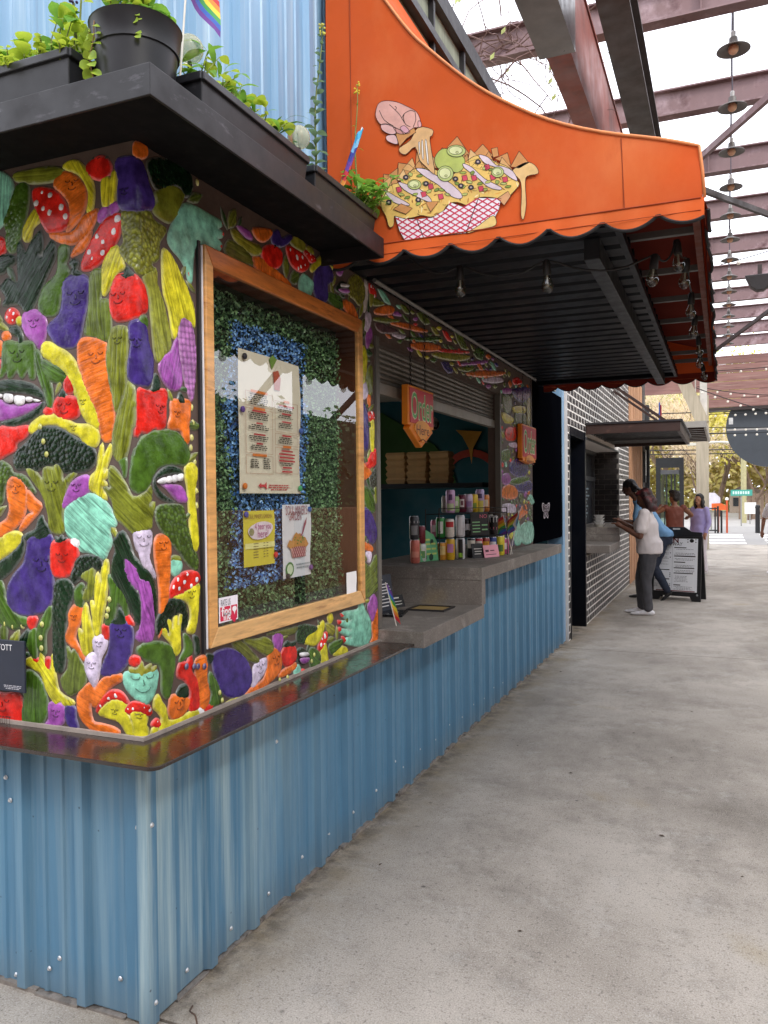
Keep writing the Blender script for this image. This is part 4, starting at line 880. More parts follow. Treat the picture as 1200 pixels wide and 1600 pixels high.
def build_relief(lines, par):
    for l in lines:
        f = l.split('|'); col = globals().get(f[2], f[2]) if len(f[2]) == 2 else f[2]; face = None; sp = 0; lift = 0
        for e in f[5:]:
            if e[0] == 'f': face = [float(v) for v in e[1:].split(',')]
            elif e[0] == 's': sp = int(e[1:])
            elif e == 'lift': lift = .010
        if f[1] == 'tooth': lift = max(lift, .006)
        veg(par, f[0], f[1], col, f[3], f[4], face, sp, lift=lift)
OUTL = []
build_relief(L, mural)
# small herb leaves modelled into the gaps
def fill_gaps(par, outlines, s0, s1, z0, z1, n_max, hole, cols, lmax, aspect, name, dmin=.0125, tries=9000):
    pts = np.vstack([np.array(o) for o in outlines]); obb = [(np.array(o), np.array(o).min(0), np.array(o).max(0)) for o in outlines]; n_l = 0
    for _ in range(tries):
        c = np.array((rng.uniform(s0, s1), rng.uniform(z0, z1)))
        if hole and hole[0] < c[0] < hole[1] and hole[2] < c[1] < hole[3]: continue
        d = (np.hypot((pts[:, 0]-c[0])/aspect, pts[:, 1]-c[1])).min()
        if d < dmin: continue
        bad = False
        for q, lo, hi in obb:
            if lo[0] < c[0] < hi[0] and lo[1] < c[1] < hi[1]:
                x1, y1 = q[:, 0], q[:, 1]; x2, y2 = np.roll(x1, -1), np.roll(y1, -1)
                if (((y1 > c[1]) != (y2 > c[1])) & (c[0] < (x2-x1)*(c[1]-y1)/(y2-y1+1e-12)+x1)).sum() % 2: bad = True; break
        if bad: continue
        if aspect == 1:
            an = np.linspace(0, math.pi, 7)[:-1]; dirs = [np.sqrt(((pts-(c+.03*np.array((math.cos(a), math.sin(a)))))**2).sum(1)).min()+np.sqrt(((pts-(c-.03*np.array((math.cos(a), math.sin(a)))))**2).sum(1)).min() for a in an]
            a = an[int(np.argmax(dirs))]; L_ = min(lmax, d*2.3); w_ = d*.85
        else: a = rng.uniform(-.25, .25); L_ = min(lmax, d*aspect*.9); w_ = min(d*.85, .05)
        e1 = np.array((math.cos(a), math.sin(a))); e2 = np.array((-e1[1], e1[0]))
        lp = [tuple(c+e1*L_*u+e2*w_*v) for u, v in ((-1, 0), (-.5, -.75), (.1, -1), (.6, -.6), (1, 0), (.6, .6), (.1, 1), (-.5, .75))]
        col = cols[n_l % len(cols)]; nm = name if isinstance(name, str) else name[n_l % len(name)]
        pillow(nm, lp, col, 'l' if nm != 'tomato' else 's', par, grow=-.002, hgt=.005)
        pts = np.vstack([pts, np.array(lp)]); obb.append((np.array(lp), np.array(lp).min(0), np.array(lp).max(0))); n_l += 1
        if n_l >= n_max: break
fill_gaps(mural, OUTL, -.72, 1.75, .92, 2.62, 190, (.27, 1.64, 1.06, 2.50), ('4f6022', '6d7428', '2c4a24', '858a2c'), .055, 1, 'herb_leaf', .0145)
for px, py in ((299, 637), (301, 661), (299, 684), (298, 700), (304, 722), (306, 767), (307, 790), (308, 285), (9, 974), (22, 979), (36, 978)):
    c = unfold(px, py); pillow('pea', [(c[0]+.009*math.cos(t), c[1]+.012*math.sin(t)) for t in np.linspace(0, 6.283, 11)[:-1]], 'c9c66a', 's', mural, hgt=.008, rim=.008)
for px, py in ((66, 667), (71, 690), (76, 710), (69, 975), (67, 996), (68, 1012), (174, 936), (172, 952), (170, 962), (340, 1082), (344, 1094), (488, 1023), (484, 1033), (434, 1062), (446, 1058)):
    c = unfold(px, py); pillow('pea', [(c[0]+.008*math.cos(t), c[1]+.010*math.sin(t)) for t in np.linspace(0, 6.283, 9)[:-1]], 'b9bb4c', 's', mural, hgt=.006, rim=.008, lift=.009)
# sunglasses on the chili and signature
for px in (287, 299, 305, 315):
    c = unfold(px, 1041); pillow('sunglass_lens', [(c[0]+.010*math.cos(t), c[1]+.011*math.sin(t)) for t in np.linspace(0, 6.283, 11)[:-1]], '3a2c63', 's', mural, hgt=.005, lift=.012)
q = unfold(14, 1123); text('STOTT', (q[0], -.020, q[1]), .062, .030, '-y', C('3a0d0a', .5), mural, 'signature')
q = unfold(-2, 1123)
pm = thing('pillar_mural', 'painted vegetable relief on the dark pillar and header round the serving window', 'mural', (0, 4.2, 1.2))
L2 = '''
G|beetroot|Li|s|(805,110)(830,100)(860,110)(850,130)(820,135)
G|eggplant|Pu|s|(865,105)(960,95)(970,140)(930,180)(890,165)(865,130)
G|avocado|Ye|s|(800,245)(830,250)(870,280)(860,300)(820,300)
G|avocado|Ye|s|(865,210)(930,205)(940,240)(890,245)
G|asparagus|8e8c2a|l|(950,170)(970,165)(970,300)(950,310)
G|pepper|Rd|s|(825,340)(880,330)(880,400)(830,400)
G|radish_slice|Wl|s|(845,425)(885,420)(890,445)(855,440)
G|eggplant|Pu|s|(850,540)(900,510)(950,550)(950,600)(900,620)(850,590)
G|cucumber|Gr|s|(840,650)(900,622)(970,625)(900,665)
G|turnip|Li|s|(805,610)(840,600)(855,640)(830,665)(805,650)
G|eggplant|Pu|s|(885,665)(970,645)(970,700)(900,705)
G|persimmon|Or|s|(805,690)(840,665)(890,690)(890,735)(850,750)(805,735)
G|zucchini|Gr|l|(805,140)(850,145)(855,230)(820,235)
G|kale|Gr|l|(880,250)(940,255)(940,330)(890,325)
G|pea_pod|Gr|l|(800,470)(850,460)(845,520)(805,525)
G|radish|Wl|s|(805,785)(870,780)(880,825)(810,825)
H|squash|Te|s|(868,215)(900,200)(918,325)(878,338)
H|cabbage|Te|s|(915,230)(980,212)(982,322)(922,330)
H|hand|Or|s|(860,190)(905,150)(920,115)(930,140)(955,150)(920,180)(880,210)
K|okra|Ol|l|(90,375)(145,408)(80,412)
K|carrot|Or|r|(90,440)(150,415)(195,430)(180,460)(100,460)
K|radish|Li|s|(190,462)(212,448)(237,470)
K|leek|Ol|l|(80,490)(120,480)(230,498)(160,508)
K|beetroot|5a3c44|s|(90,512)(150,520)(215,558)(200,565)(120,560)
K|carrot|Or|r|(170,510)(260,514)(380,555)(330,556)(240,534)
K|turnip|Wl|s|(180,570)(260,580)(230,594)
K|asparagus|Gr|l|(250,600)(330,590)(465,590)(400,612)
K|carrot|Or|r|(280,632)(360,618)(450,640)(440,660)(350,664)
K|okra|8e8c2a|s|(400,682)(480,672)(600,690)(610,705)(560,717)(470,710)
K|chili|Rd|s|(430,652)(590,666)(600,675)(480,676)
K|radish|Li|s|(540,742)(700,717)(690,735)
K|zucchini|Ol|l|(545,760)(640,752)(600,778)
K|carrot|Or|r|(590,790)(700,772)(810,785)(760,804)(660,808)
K|turnip|Wl|s|(680,825)(760,808)(800,830)(740,840)
K|tomato|Rd|s|(850,822)(880,812)(900,840)(860,850)'''.strip().split('\n')
OUTL = []
build_relief(L2, pm)
FC = ('5f6f24', '8e8c2a', Gr, Or, '6d7428', Pu, Gr, Ye, Rd, Li, '4f6022', Te); FN = ('leek', 'okra', 'zucchini', 'carrot', 'bean', 'eggplant', 'cucumber', 'endive', 'chili', 'beetroot', 'spinach', 'cabbage')
fill_gaps(pm, OUTL, 1.9, 4.2, 2.44, 2.67, 70, None, FC, .16, 3.2, FN, .016, 4000)
fill_gaps(pm, OUTL, 4.32, 5.40, 1.22, 2.64, 90, None, FC, .13, 1.8, FN, .02, 4000)
# ------------------------------------------------------------------ orange awning
def fabric(name, col, dark=False):
    m = M(name, col, .85, var=.08, vscale=2.2, bump=.14, bscale=7, spec=.2, stains=(('de7f4c', 1.3, .52, .85, (1, 1, .6)), ('b34a20', 2.6, .6, .85, (1, 1, .5))))
    nt = m.node_tree; p = nt.nodes['Principled BSDF']; tc = N(nt, 'ShaderNodeTexCoord').outputs['Object']
    w = noise(nt, tc, 260, 2, .5); b = N(nt, 'ShaderNodeBump'); b.inputs['Strength'].default_value = .12; b.inputs['Distance'].default_value = .002
    nt.links.new(w, b.inputs['Height']); nt.links.new(p.inputs['Normal'].links[0].from_socket, b.inputs['Normal']); nt.links.new(b.outputs[0], p.inputs['Normal'])
    out = [n for n in nt.nodes if n.type == 'OUTPUT_MATERIAL'][0]
    t = N(nt, 'ShaderNodeBsdfTranslucent'); t.inputs[0].default_value = lin('c2401a'); ms = N(nt, 'ShaderNodeMixShader'); ms.inputs[0].default_value = .035
    nt.links.new(p.outputs[0], ms.inputs[1]); nt.links.new(t.outputs[0], ms.inputs[2]); nt.links.new(ms.outputs[0], out.inputs[0])
    return m
m_canvas = fabric('orange_canvas', 'cc5826'); m_canvas2 = fabric('orange_canvas_hem', 'd25f2a'); m_shaded_canvas = M('maroon_underside_shade', '70281d', .9, var=.1, vscale=3, spec=.1); m_bind = M('black_binding', '1b1a1b', .8)  # maroon copy of the canvas: the underside's shade put into its colour
m_pipe = M('pale_orange_piping', 'e08a52', .6)
awn = thing('awning', 'big orange canvas awning with scalloped valance and a nacho picture on its side', 'awning', (.05, 1.25, 2.6))
AY0, AY1 = 1.25, 5.76
curve = [(.02, 4.30), (.12, 4.06), (.2, 3.9), (.303, 3.736), (.418, 3.57), (.509, 3.472), (.658, 3.326), (.8, 3.214), (.998, 3.091), (1.2, 3.005), (1.412, 2.94), (1.552, 2.889)]
curve = smooth_line(curve, 3)
def side(y, name, mat=m_canvas):
    mb = MB(); top = curve; bot = [(x, 2.70 if x > .02 else 2.70) for x, z in top]
    rows = 8; vs = []; n = len(top)
    for k in range(rows+1):
        t = k/rows
        for (x, z) in top:
            zz = 2.70+(z-2.70)*t; xx = x if t > 0 else x
            xx = x+(1-t)*.012*(x/1.55); yy = y+.004*math.sin(x*7+zz*5)*math.sin(math.pi*t)
            vs.append((xx, yy, zz))
    mb.add(vs, [(k*n+i, k*n+i+1, (k+1)*n+i+1, (k+1)*n+i) for k in range(rows) for i in range(n-1)])
    return mb.build(name, mat, awn, smooth='all')
side(AY0, 'side_panel'); side(AY1, 'side_panel')
def scallop(f, s0, s1, peaks0, pitch, name, ztop=2.70, zb=2.655, amp=.045):
    "valance: f(s, z) -> point; high points every pitch"
    ss = np.arange(s0, s1+.004, .012); mb = MB(); vs = []; rows = 4; edge = []
    for k in range(rows+1):
        for s in ss:
            ph = ((s-peaks0)/pitch) % 1; z = zb-amp*abs(math.sin(math.pi*ph))**.75
            zz = ztop+(z-ztop)*k/rows
            vs.append(f(s, zz, .006*math.sin(s*11)*k/rows+.003*math.sin(s*37)*k/rows))
            if k == rows: edge.append(vs[-1])
    n = len(ss); mb.add(vs, [(k*n+i, (k+1)*n+i, (k+1)*n+i+1, k*n+i+1) for k in range(rows) for i in range(n-1)])
    o = mb.build(name, m_canvas2, awn, smooth='all')
    if name != 'side_valance':
        m4 = MB(); dd = Vector((-.006, 0, 0)) if name == 'front_valance' else Vector((0, -.006, 0)); m4.add([Vector(v)+dd for v in vs], [(k*n+i, (k+1)*n+i, (k+1)*n+i+1, k*n+i+1) for k in range(rows) for i in range(n-1)]); m4.build('valance_shade', m_shaded_canvas, o, smooth='all')
    m2 = MB(); m2.tube(edge, .0065, 6); m2.build('edge_binding', m_bind, o)
    m3 = MB(); m3.tube([f(s, ztop-.002, -.002) for s in ss[::3]], .0028, 5); m3.build('hem_seam', M('dark_orange_thread', '9a3c14', .8), o)
    m3 = MB(); m3.tube([f(s, ztop-.048, -.004) for s in ss[::3]], .0016, 4); m3.build('hem_seam', C('a8461a', .8), o)
scallop(lambda s, z, w: (s, AY0-.006+w-(2.7-z)*.05, z), .045, 1.575, .385, .2045, 'side_valance', amp=.05, zb=2.662)
scallop(lambda s, z, w: (s, AY1+.006+w, z), .045, 1.585, .385, .2045, 'far_valance')
scallop(lambda s, z, w: (1.566+w+(2.7-z)*.18, s, z), AY0, AY1, AY0, .205, 'front_valance')
mb = MB(); n = len(curve); ys = [AY0+(AY1-AY0)*k/24 for k in range(25)]
vs = [(x, y, z-.012*math.sin(math.pi*((y-AY0)/(AY1-AY0)*7 % 1))*min(1, max(0, x))) for y in ys for x, z in curve]
mb.add(vs, [(j*n+i, j*n+i+1, (j+1)*n+i+1, (j+1)*n+i) for j in range(24) for i in range(n-1)]); mb.build('top_sheet', m_canvas, awn, smooth='all')
mb = MB(); mb.add([(x-.012, y, z-.012) for x, y, z in vs], [(j*n+i, j*n+i+1, (j+1)*n+i+1, (j+1)*n+i) for j in range(24) for i in range(n-1)]); mb.build('top_shade', m_shaded_canvas, awn, smooth='all')  # dark sheet standing in for the shade under the awning
mb = MB(); vs = [(1.552+.012*(1-t), y, 2.70+(2.889-2.70)*t) for y in ys for t in (0, .33, .66, 1)]
mb.add(vs, [(j*4+i, (j+1)*4+i, (j+1)*4+i+1, j*4+i+1) for j in range(24) for i in range(3)]); mb.build('front_panel', m_canvas, awn, smooth='all')
mb = MB(); mb.add([(x-.008, y, z) for x, y, z in vs], [(j*4+i, (j+1)*4+i, (j+1)*4+i+1, j*4+i+1) for j in range(24) for i in range(3)]); mb.build('front_shade', m_shaded_canvas, awn, smooth='all')
for y in (AY0, AY1):
    mb = MB(); mb.tube([(x, y-.002, z+.002) for x, z in curve]+[(1.563, y, 2.80), (1.57, y, 2.70)], .0065, 6); mb.build('piping', m_pipe, awn, smooth='all')
mb = MB(); mb.tube([(1.285, AY0-.004, 2.70), (1.275, AY0-.004, 2.97)], .0018, 4); mb.tube([(.14, AY0-.004, 2.72), (.14, AY0-.004, 3.98)], .0018, 4); mb.build('panel_seam', C('8f3a16', .8), awn)
m_frame = M('grey_awning_tube', '6a6764', .5, metal=.3)
for k, y in enumerate((1.32, 1.95, 2.6, 3.25, 3.9, 4.55, 5.15, 5.68)):
    mb = MB(); mb.bar((.02, y, 2.80), (1.535, y+(.10 if k == 6 else 0), 2.80), .03, .03); mb.build('frame_arm', m_frame, awn)
mb = MB(); mb.bar((1.53, AY0+.02, 2.765), (1.53, AY1-.02, 2.765), .03, .03); mb.build('front_bar', M('orange_brown_bar', '7a3820', .6), awn)
# picture painted on the side panel: flat print, layer upon layer
def nq(x, y, lay): q = at(570+x/4.138, 150+y/4.138, 'y', AY0); return Vector((q[0]+.012*(q[0]/1.55)*max(0, min(1, (2.889-q[2])/.19+.0)) *0, AY0-.0055-.00045*lay, q[2]))
art = thing('nacho_picture', None, None); art.parent = awn
m_ink = C('1c1512', .8)
def shape(pts, col, lay, name, line=1.7, sm=True, var=.18):
    q = P(pts) if isinstance(pts, str) else pts
    lp = smooth_loop(q, 3) if sm else q
    vs = [nq(x, y, lay) for x, y in lp]; mb = MB(); mb.add(vs, [tuple(range(len(vs)))])
    o = mb.build(name, M('print_'+col, col, .8, var=var, vscale=14) if ('pr', col) not in MATS else MATS[('pr', col)], art); MATS[('pr', col)] = o.data.materials[0]
    if line:
        mb = MB(); ink(mb, lp+[lp[0]], line, lay+.5); mb.build('ink_outline', m_ink, o)
    return o
def ink(mb, lp, wd, lay):
    vs = []; n = len(lp)
    for i in range(n):
        a = np.array(lp[max(0, i-1)]); b = np.array(lp[min(n-1, i+1)]); d = b-a; d = d/(np.hypot(*d)+1e-6); nn = np.array((-d[1], d[0]))*wd
        p = np.array(lp[i]); vs += [nq(*(p+nn), lay), nq(*(p-nn), lay)]
    mb.add(vs, [(2*i, 2*i+1, 2*i+3, 2*i+2) for i in range(n-1)])
tan, beige, cheese = 'c98d54', 'd9bd74', 'e3bd68'
shape('(1000,452)(1062,432)(1110,460)(1122,505)(1052,522)(1040,575)(1046,700)(1030,797)(1012,770)(1016,620)(1004,545)(955,495)', 'dfb87c', 1, 'cheese_drip')
for i, t in enumerate(['(1000,360)(1062,435)(1000,470)(945,460)', '(600,265)(680,380)(610,400)(535,335)', '(765,315)(832,390)(720,440)(655,430)', '(820,345)(860,335)(868,390)(832,402)', '(925,370)(947,455)(890,430)(845,408)', '(338,370)(400,400)(470,470)(330,470)', '(220,435)(290,445)(330,480)(250,560)(213,520)', '(125,508)(215,520)(215,600)(128,612)', '(60,608)(122,588)(130,645)(68,640)', '(65,690)(75,650)(150,670)(110,722)']):
    shape(t, tan, 1+.05*i, 'tortilla_chip', sm=False)
for i in range(17):
    u = i/16; x = 150+u*800; y = (560-150*math.sin(u*2.6)-(40 if i % 2 else 0)) + 60*abs(u-.35); a = rng.uniform(-.4, .4); s = rng.uniform(42, 62)
    shape([(x+s*math.cos(a+q), y+s*math.sin(a+q)) for q in (-1.57, .55, 2.6)], ('d6a468', 'c08850', 'e0b67e')[i % 3], 1.6+.02*i, 'tortilla_chip', sm=False, line=1.5)
shape('(120,640)(170,580)(230,560)(300,490)(360,470)(460,480)(560,520)(640,440)(740,385)(850,430)(940,470)(990,550)(1000,580)(940,650)(900,700)(860,665)(740,660)(680,712)(600,690)(540,705)(500,760)(430,785)(370,775)(300,792)(220,792)(195,780)(190,840)(160,848)(140,780)(110,722)', cheese, 2, 'melted_cheese')
shape('(455,405)(500,348)(560,350)(620,380)(650,415)(640,470)(600,500)(540,480)(475,470)', 'aeb860', 3, 'guacamole')
for i, t in enumerate(['(335,475)(400,478)(470,520)(560,570)(632,640)(620,668)(560,650)(480,580)(400,530)', '(640,440)(700,468)(780,540)(882,592)(875,612)(800,592)(730,530)(650,472)', '(740,385)(800,400)(850,450)(900,460)(960,490)(990,552)(940,530)(860,470)(780,440)', '(220,560)(290,580)(350,600)(425,662)(428,692)(350,660)(260,612)', '(130,612)(200,650)(292,702)(272,712)(190,690)']):
    shape(t, 'd6c3cb', 4+.05*i, 'sour_cream')
for i in range(26):
    x, y = [(160, 700), (240, 640), (280, 660), (330, 640), (300, 510), (360, 520), (390, 570), (420, 620), (470, 610), (500, 610), (540, 640), (600, 570), (640, 590), (680, 560), (750, 570), (780, 610), (800, 560), (700, 500), (640, 500), (780, 470), (820, 480), (860, 560), (900, 570), (930, 590), (350, 700), (650, 640)][i]
    a = rng.uniform(0, 3); pts = [(x+18*math.cos(a+b)*k, y+11*math.sin(a+b)*k) for b, k in ((0, 1.3), (1.4, .8), (3.0, 1.2), (4.5, .8))]
    shape(pts, ('9fae54', 'b7bd6c', '7f9440')[i % 3], 4.4+.01*i, 'lettuce_strip', line=1.2)
for i, (x, y) in enumerate(((225, 610), (430, 590), (495, 655), (650, 535), (710, 535), (755, 605), (910, 545), (795, 465), (385, 640), (830, 530))):
    shape([(x-20, y-14), (x+12, y-20), (x+20, y+10), (x-10, y+20)], 'c9465a', 4.8+.01*i, 'tomato_cube', sm=False, line=1.4)
for i, (x, y) in enumerate(((160, 690), (350, 675), (400, 570), (690, 595), (590, 540), (735, 430), (270, 530), (625, 585))):
    shape([(x+17*math.cos(t), y+15*math.sin(t)) for t in np.linspace(0, 6.28, 9)[:-1]], '3a3140', 5+.01*i, 'olive_ring'); shape([(x+7*math.cos(t), y+6*math.sin(t)) for t in np.linspace(0, 6.28, 7)[:-1]], 'b9a8a0', 5.3+.01*i, 'olive_hole', line=0)
for i, (x, y, a, b) in enumerate(((595, 360, 60, 38), (525, 507, 52, 50), (325, 577, 44, 32), (862, 497, 40, 34))):
    shape([(x+a*math.cos(t), y+b*math.sin(t)) for t in np.linspace(0, 6.28, 13)[:-1]], 'b9c47a', 5.6, 'pepper_slice'); shape([(x-3+a*.72*math.cos(t), y-3+b*.68*math.sin(t)) for t in np.linspace(0, 6.28, 13)[:-1]], 'd9dca4', 6.2, 'pepper_core', line=1.2)
    for t in (1.2,): shape([(x-3+a*.4*math.cos(t)+9*math.cos(u), y-3+b*.36*math.sin(t)+7*math.sin(u)) for u in np.linspace(0, 6.28, 7)[:-1]], 'c3c98a', 6.8, 'pepper_seed', line=1)
TR = P('(200,780)(270,800)(340,800)(440,790)(520,742)(560,692)(640,722)(740,662)(885,667)(870,740)(845,790)(850,825)(660,890)(385,920)(265,940)(230,880)')
shape(TR, 'eae4ea', 6.5, 'paper_tray', sm=False, var=.03)
def inside(p, poly):
    r = False
    for i in range(len(poly)):
        (x1, y1), (x2, y2) = poly[i], poly[(i+1) % len(poly)]
        if (y1 > p[1]) != (y2 > p[1]) and p[0] < (x2-x1)*(p[1]-y1)/(y2-y1)+x1: r = not r
    return r
mb = MB()
for dx, dy in ((.86, .5), (.86, -.55)):
    for off in range(-900, 1900, 62):
        o = np.array((off, 800.)); run = []
        for t in np.arange(-900, 900, 8):
            p = o+t*np.array((dx, dy))
            if inside(p, TR): run.append(tuple(p))
            else:
                if len(run) > 2: ink(mb, run, 4.2, 7.2+(.1 if dy > 0 else 0))
                run = []
mb.build('red_check', C('c2274c', .8), art)
mb = MB(); ink(mb, [(340, 800), (362, 860), (385, 920)], 2.5, 7.8); ink(mb, [(740, 662), (700, 770), (660, 890)], 2.5, 7.8); mb.build('tray_fold', m_ink, art)
CH = P('(120,640)(170,580)(230,560)(300,490)(360,470)(460,480)(560,520)(640,440)(740,385)(850,430)(940,470)(990,550)(1000,580)(940,650)(900,700)(860,665)(740,660)(680,712)(600,690)(540,705)(500,760)(430,785)(370,775)(300,792)(220,792)(195,780)')
m_bl = [C(c, .8) for c in ('b9823c', 'f0dca6', '9c6a34', 'd9a24e')]; mbl = [MB() for _ in m_bl]; mbi = MB(); k = 0
while k < 120:
    p = (rng.uniform(110, 1000), rng.uniform(390, 800))
    if not inside(p, CH): continue
    a = rng.uniform(0, 6.28); L_ = rng.uniform(8, 26); e = (math.cos(a), math.sin(a)); q = mbl[k % 4]
    if k < 80: q.add([nq(p[0]+e[0]*L_*u-e[1]*5*v, p[1]+e[1]*L_*u+e[0]*5*v, 2.6+.002*k) for u, v in ((-1, 0), (-.3, -1), (.5, -.8), (1, 0), (.4, .9), (-.4, .8))], [tuple(range(6))])
    else: ink(mbi, [(p[0]-e[0]*L_*.6, p[1]-e[1]*L_*.6), (p[0]+3, p[1]+2), (p[0]+e[0]*L_*.6, p[1]+e[1]*L_*.6)], 1.3, 3.4+.002*k)
    k += 1
for q, m_ in zip(mbl, m_bl): q.build('brush_dabs', m_, art, kind='stuff')
mbi.build('ink_flecks', m_ink, art, kind='stuff')
shape('(662,892)(740,842)(815,785)(845,785)(850,840)(760,865)', 'dfc079', 8, 'cheese_drip')
shape('(430,755)(398,690)(482,685)', tan, 6.9, 'tortilla_chip', sm=False); shape('(188,737)(240,700)(312,730)(270,768)', tan, 6.95, 'tortilla_chip', sm=False); shape('(860,667)(930,620)(947,652)(905,712)', 'cf9a6c', 6.97, 'tortilla_chip', sm=False)
shape('(230,340)(300,290)(350,208)(442,222)(440,262)(425,290)(457,492)(440,502)(400,462)(360,420)(330,335)(272,382)(235,372)', 'dcae78', 7, 'stretched_cheese')
for s in ('(372,300)(380,300)(385,410)(376,400)', '(395,300)(405,300)(418,440)(408,430)', '(352,310)(360,305)(362,380)(356,370)'): shape(s, 'efe6dc', 8, 'cheese_gap', line=1.2)
shape('(205,250)(322,208)(335,240)(275,282)(230,332)', tan, 8.2, 'tortilla_chip', sm=False)
shape('(75,120)(90,62)(130,38)(210,45)(280,75)(340,110)(365,170)(352,208)(320,212)(262,252)(238,228)(200,212)(150,190)(110,190)(85,160)', 'd9a396', 9, 'painted_hand')
shape('(112,190)(160,188)(200,212)(205,248)(165,252)(118,225)', 'd9aaa4', 9.1, 'painted_finger'); shape('(142,270)(165,258)(205,262)(217,318)(155,298)', 'dcb3b0', 9.2, 'painted_finger')
shape('(190,205)(235,225)(300,238)(262,252)(215,245)', 'cf938a', 9.3, 'painted_finger')
shape('(235,210)(262,198)(292,230)(268,246)(240,225)', 'd7a0aa', 9.9, 'painted_nail'); shape('(350,170)(366,172)(372,200)(352,208)', 'd9a0a0', 9.9, 'painted_finger')
mb = MB()
for ln in ('(165,62)(185,80)(225,120)(245,150)(262,180)', '(245,150)(262,120)(300,100)(330,108)', '(262,120)(255,150)(270,190)(300,205)', '(330,110)(335,160)(318,208)', '(200,72)(210,82)(205,95)', '(100,100)(130,160)(190,200)'): ink(mb, smooth_line(P(ln), 3), 2.0, 9.8)
mb.build('ink_lines', m_ink, art)

# ------------------------------------------------------------------ bulb string under the awning
m_cable = M('black_cable', '1c1c1e', .6)
strl = thing('light_string', 'black cable of clear unlit bulbs hung under the orange awning edge', 'string lights', (.3, 1.4, 2.7))
sock = MB(); sock.lathe([(.012, .012), (.016, 0), (.018, -.045), (.015, -.05)], (0, 0, 0), 10); sk0 = None
gl = MB(); gl.lathe([(.012, -.046), (.014, -.058), (.024, -.082), (.026, -.095), (.021, -.112), (.010, -.122), (.0001, -.124)], (0, 0, 0), 14)
fil = MB(); fil.lathe([(.004, -.05), (.0035, -.085), (.008, -.09), (.0001, -.1)], (0, 0, 0), 8)
BP = [tuple(at(719, 420, 'y', 1.42)), tuple(at(854, 411, 'y', 1.42)), tuple(at(1023, 402, 'y', 1.55)), (1.455, 1.62, 2.655)]+[(1.48, 1.95+.62*k, 2.665-.01*(k % 2)) for k in range(6)]
m_sock = M('black_bulb_socket', '17171a', .5)
bo = None; pts = [(.32, 1.40, 2.70)]
for k, p in enumerate(BP):
    if bo is None:
        bo = sock.build('socket', m_sock, strl, smooth=True, local=True); bo.location = Vector(p)-strl.location; g1 = gl.build('bulb_glass', m_bulb, None, smooth='all'); g1.parent = bo; f1 = fil.build('filament_stem', C('c9c6bd', .4), None); f1.parent = bo
    else:
        b2 = inst(bo, 'socket', strl, p)
        if k != 0: b2.rotation_euler = (rng.uniform(-.15, .15), rng.uniform(-.15, .15), 0)
        for c in (g1, f1):
            d = c.copy(); COL.objects.link(d); d.parent = b2
    a = np.array(pts[-1]); b = np.array(p)
    if k < 4: pts += [tuple(a+(b-a)*t+np.array((0, 0, -.05*math.sin(math.pi*t)))) for t in (.25, .5, .75)]+[tuple(b+np.array((0, 0, .012)))]
    else: pts += [tuple((a+b)/2+np.array((0, 0, -.03)))]+[tuple(b+np.array((0, 0, .012)))]
mb = MB(); mb.tube(smooth_line(pts, 2), .0045, 6); mb.build('cable', m_cable, strl, smooth='all')

# ------------------------------------------------------------------ hanging order signs
m_orange_edge = C('e8861e', .45); m_redp = C('c8323e', .45); m_greenlet = C('4fae5a', .45); m_peach = C('f2a64e', .5)
def order_sign(y0, y1, x, zt, label):
    t = thing('order_sign', label, 'sign', (x, (y0+y1)/2, zt), 'order signs hanging at the serving window')
    W = y1-y0; h = .20*W/.38; zm = zt-h; tip = zt-.34
    mb = MB(); yc = (y0+y1)/2
    prof = [(y0, zt), (y1, zt), (y1, zm), (y1-.08*W, zm), (y1-.03*W, zm-.02), (yc, tip), (y0+.03*W, zm-.02), (y0+.08*W, zm), (y0, zm)]
    mb.prism(prof, (x-.02, 0, 0), (0, 1, 0), (0, 0, 1), .04); mb.build('board', m_orange_edge, t, bevel=.006)
    mb = MB(); mb.prism([(y0+.02, zt-.015), (y1-.02, zt-.015), (y1-.02, zm+.012), (y0+.02, zm+.012)], (x+.02, 0, 0), (0, 1, 0), (0, 0, 1), .005); mb.build('red_panel', m_redp, t, bevel=.003)
    mb = MB(); mb.prism([(yc+.30*W*math.cos(a), zm-.01+.045*math.sin(a)) for a in np.linspace(0, math.pi, 9)]+[(yc-.30*W, zm-.025), (yc, tip+.03), (yc+.30*W, zm-.025)], (x+.02, 0, 0), (0, 1, 0), (0, 0, 1), .008); mb.build('arrow_panel', m_peach, t)
    text('Order', (x+.0255, yc, (zt+zm)/2), W*.86, h*.72, 'x', C('f0e8c8', .5), t, 'lettering', bold=.03)
    text('Order', (x+.0265, yc, (zt+zm)/2), W*.82, h*.66, 'x', m_greenlet, t, 'lettering')
    text('Here', (x+.0285, yc, zm-.02), W*.5, .055, 'x', C('7a2f22', .5), t, 'lettering')
    mb = MB(); mb.tube([(x+.029, yc-.06, zm-.085), (x+.029, yc, zm-.07), (x+.029, yc+.06, zm-.085)], .003, 5); mb.build('flourish', C('7a2f22', .5), t)
    for yy in (y0+.22*W, y1-.22*W):
        mb = MB(); z = 2.69; k = 0
        while z > zt-.005:
            ln = [(x+(.006*math.cos(a) if k % 2 else 0), yy+(0 if k % 2 else .006*math.cos(a)), z-.010+.012*math.sin(a)) for a in np.linspace(0, 6.283, 7)]
            mb.tube(ln, .0018, 4, cap=False); z -= .019; k += 1
        mb.build('chain', M('dark_chain', '2a2a2c', .4, metal=.6), t)
    return t
order_sign(2.16, 2.58, .02, 2.232, 'order here arrow sign hanging from chains at the near end of the serving window')
order_sign(4.82, 5.38, .03, 2.236, 'order here arrow sign hung in front of the far painted pillar')

